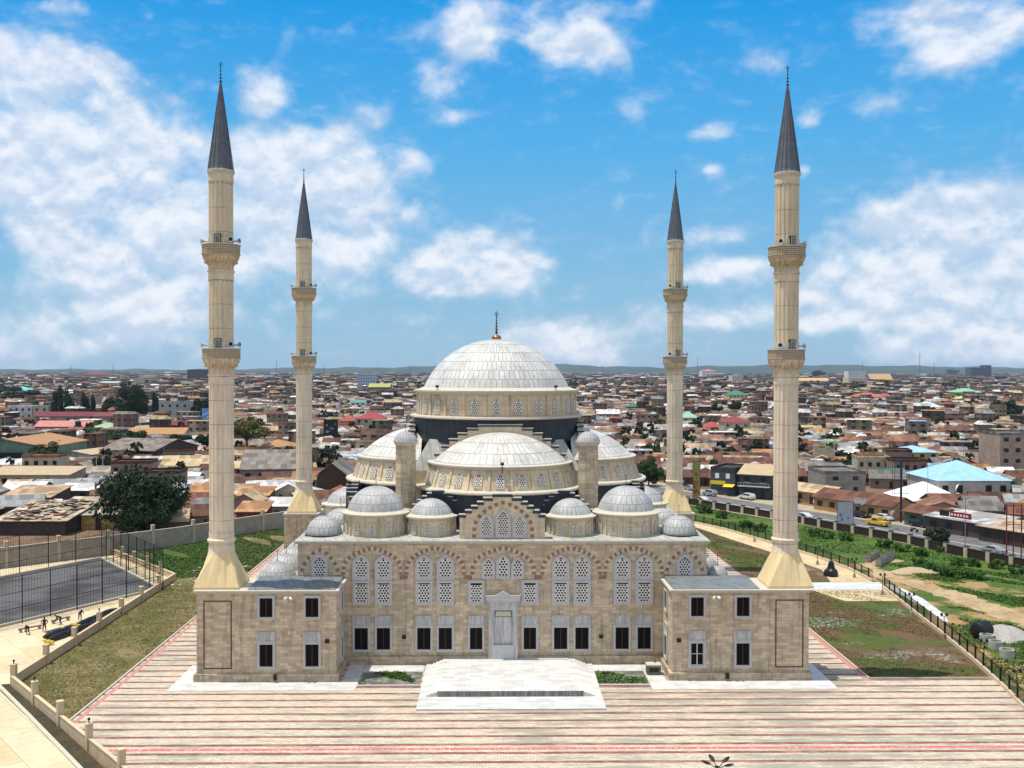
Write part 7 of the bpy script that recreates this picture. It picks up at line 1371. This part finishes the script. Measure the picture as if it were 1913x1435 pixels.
for z in (3, 6, 9.3): m.tube((0, 0, z), (2.6, 0, z), 0.06, 5)
m.build('frame', mat('dark_red_steel', (0.16, 0.02, 0.02), 0.6), t)
p = at(146, 812, 0); t = thing('water_tank', 'black water tank on a stand by the pink roof', 'water tank', (p.x, p.y, 0)); m = MB()
for sx_ in (-1, 1):
    for sy_ in (-1, 1): m.tube((sx_*1.4, sy_*1.4, 0), (sx_*1.4, sy_*1.4, 4.2), 0.12, 6)
m.box(-1.7, 1.7, -1.7, 1.7, 4.2, 4.4); m.build('stand', mat('brown_stand', (0.12, 0.07, 0.05), 0.8), t); m = MB(); m.lathe([(1.35, 4.4)]+[(1.4+0.05*(k % 2), 4.5+0.22*k) for k in range(10)]+[(1.2, 6.7), (0.5, 6.95), (0.02, 7.0)], 20); m.build('barrel', POLY, t, smooth=True)
for i, (px, py) in enumerate(((1864, 1010), (1872, 1012))): q = at(px, py, 0); m = MB(); m.lathe([(0.35, 0), (0.42, 1.05), (0.46, 1.08), (0.40, 1.2), (0.05, 1.25)], 12); o = m.build('litter_bin', mat('red_bin', (0.35, 0.04, 0.02), 0.6)); o.location = q; tag(o, ('red litter bin, left of two by the silver car', 'red litter bin, right of two by the silver car')[i], 'bin', 'red bins on the pavement')
for i, (px, py, z, lb) in enumerate(((1601, 934, 4.6, 'white satellite dish on the brown shop row roof, left one'), (1611, 936, 4.6, 'white satellite dish on the brown shop row roof, right one'), (1665, 957, 3.4, 'white satellite dish at the right end of the brown shop row'), (1786, 909, 4.6, 'white satellite dish on the front eave of the sky blue roof'), (1836, 940, 3.0, 'white satellite dish below the sky blue roof corner'), (1787, 926, 3.0, 'white satellite dish by the white hip roof'))):
    p = at(px, py, z); t = thing('satellite_dish', lb, 'satellite dish', tuple(p), 0.4*i, 'satellite dishes on the roofs'); m = MB(); m.tube((0, 0.1, -1.0), (0, 0.1, 0.1), 0.05, 6); m.build('mount', mat('grey_pole'), t); m = MB(); m.lathe([(0.02, 0.0), (0.45, 0.08), (0.8, 0.28), (0.82, 0.30), (0.45, 0.11), (0.02, 0.03)], 18); m.v = [(x, -z_*0.8-y*0.4, y*0.9-z_*0.4) for x, y, z_ in m.v]; m.build('dish', WHB, t, smooth=True)
# bits of litter
SCR = mat('pale_litter', (0.55, 0.52, 0.47), 0.8)
def litter(name, boxp, n, sz, seed, m_):
    g = random.Random(seed); mb = MB()
    for i in range(n): x = g.uniform(boxp[0], boxp[1]); y = g.uniform(boxp[2], boxp[3]); mb.obox((x, y, 0.06), (g.uniform(.1, 1)*sz, g.uniform(.1, 1)*sz*0.6, g.uniform(0.03, 0.12)), g.uniform(0, 3), 0, g.uniform(-.2, .2))
    tag(mb.build(name, m_), kind='stuff')
litter('rubble', (-50, -41, 44, 60), 60, 0.7, 3, SCR); litter('rubble', (-50, -41, -4, 40), 30, 0.25, 4, SCR)
def scrap(cx_, cy_, w, d, z0, z1, n, seed, label):       # loose sheets and planks thrown on the shanty roofs
    g = random.Random(seed); mb = MB(); ms = [mat('scrap_pale', (0.52, 0.48, 0.42)), mat('scrap_rust', (0.2, 0.09, 0.05)), mat('scrap_tan', (0.42, 0.31, 0.19)), mat('scrap_dark', (0.07, 0.06, 0.055))]
    for i in range(n): u, v = g.uniform(-.5, .5), g.uniform(-.5, .5); mb.obox((cx_+u*w, cy_+v*d, z0+(z1-z0)*(v+.5)+0.2+g.uniform(0, .25)), (g.uniform(.6, 2.6), g.uniform(.4, 1.5), 0.06), g.uniform(0, 3), g.choice((0, 0, 1, 2, 3)), g.uniform(-.2, .2), g.uniform(-.15, .15))
    tag(mb.build('scrap_sheets', ms), label, 'scrap sheets', kind='stuff')
for o in [o for o in S.objects if o.name.startswith('shanty')]: scrap(o.location.x, o.location.y, 12, 16, 2.9, 4.7, 150, 5, 'loose scrap sheets strewn over the shanty roof')
# ------------------------------------------------------------------ the air
hz_ = bpy.data.materials.new('thin_blue_haze'); hz_.use_nodes = True; ht = hz_.node_tree; ht.nodes.clear()
pvn = N(ht, 'ShaderNodeVolumePrincipled', ins={'Color': (0.60, 0.78, 1.0, 1), 'Density': HAZE_D, 'Anisotropy': 0.2}); on = N(ht, 'ShaderNodeOutputMaterial'); ht.links.new(pvn.outputs[0], on.inputs['Volume'])
hb_ = MB(); hb_.box(-15000, 15000, -500, 15000, -3, 130); tag(hb_.build('haze', hz_), kind='stuff')
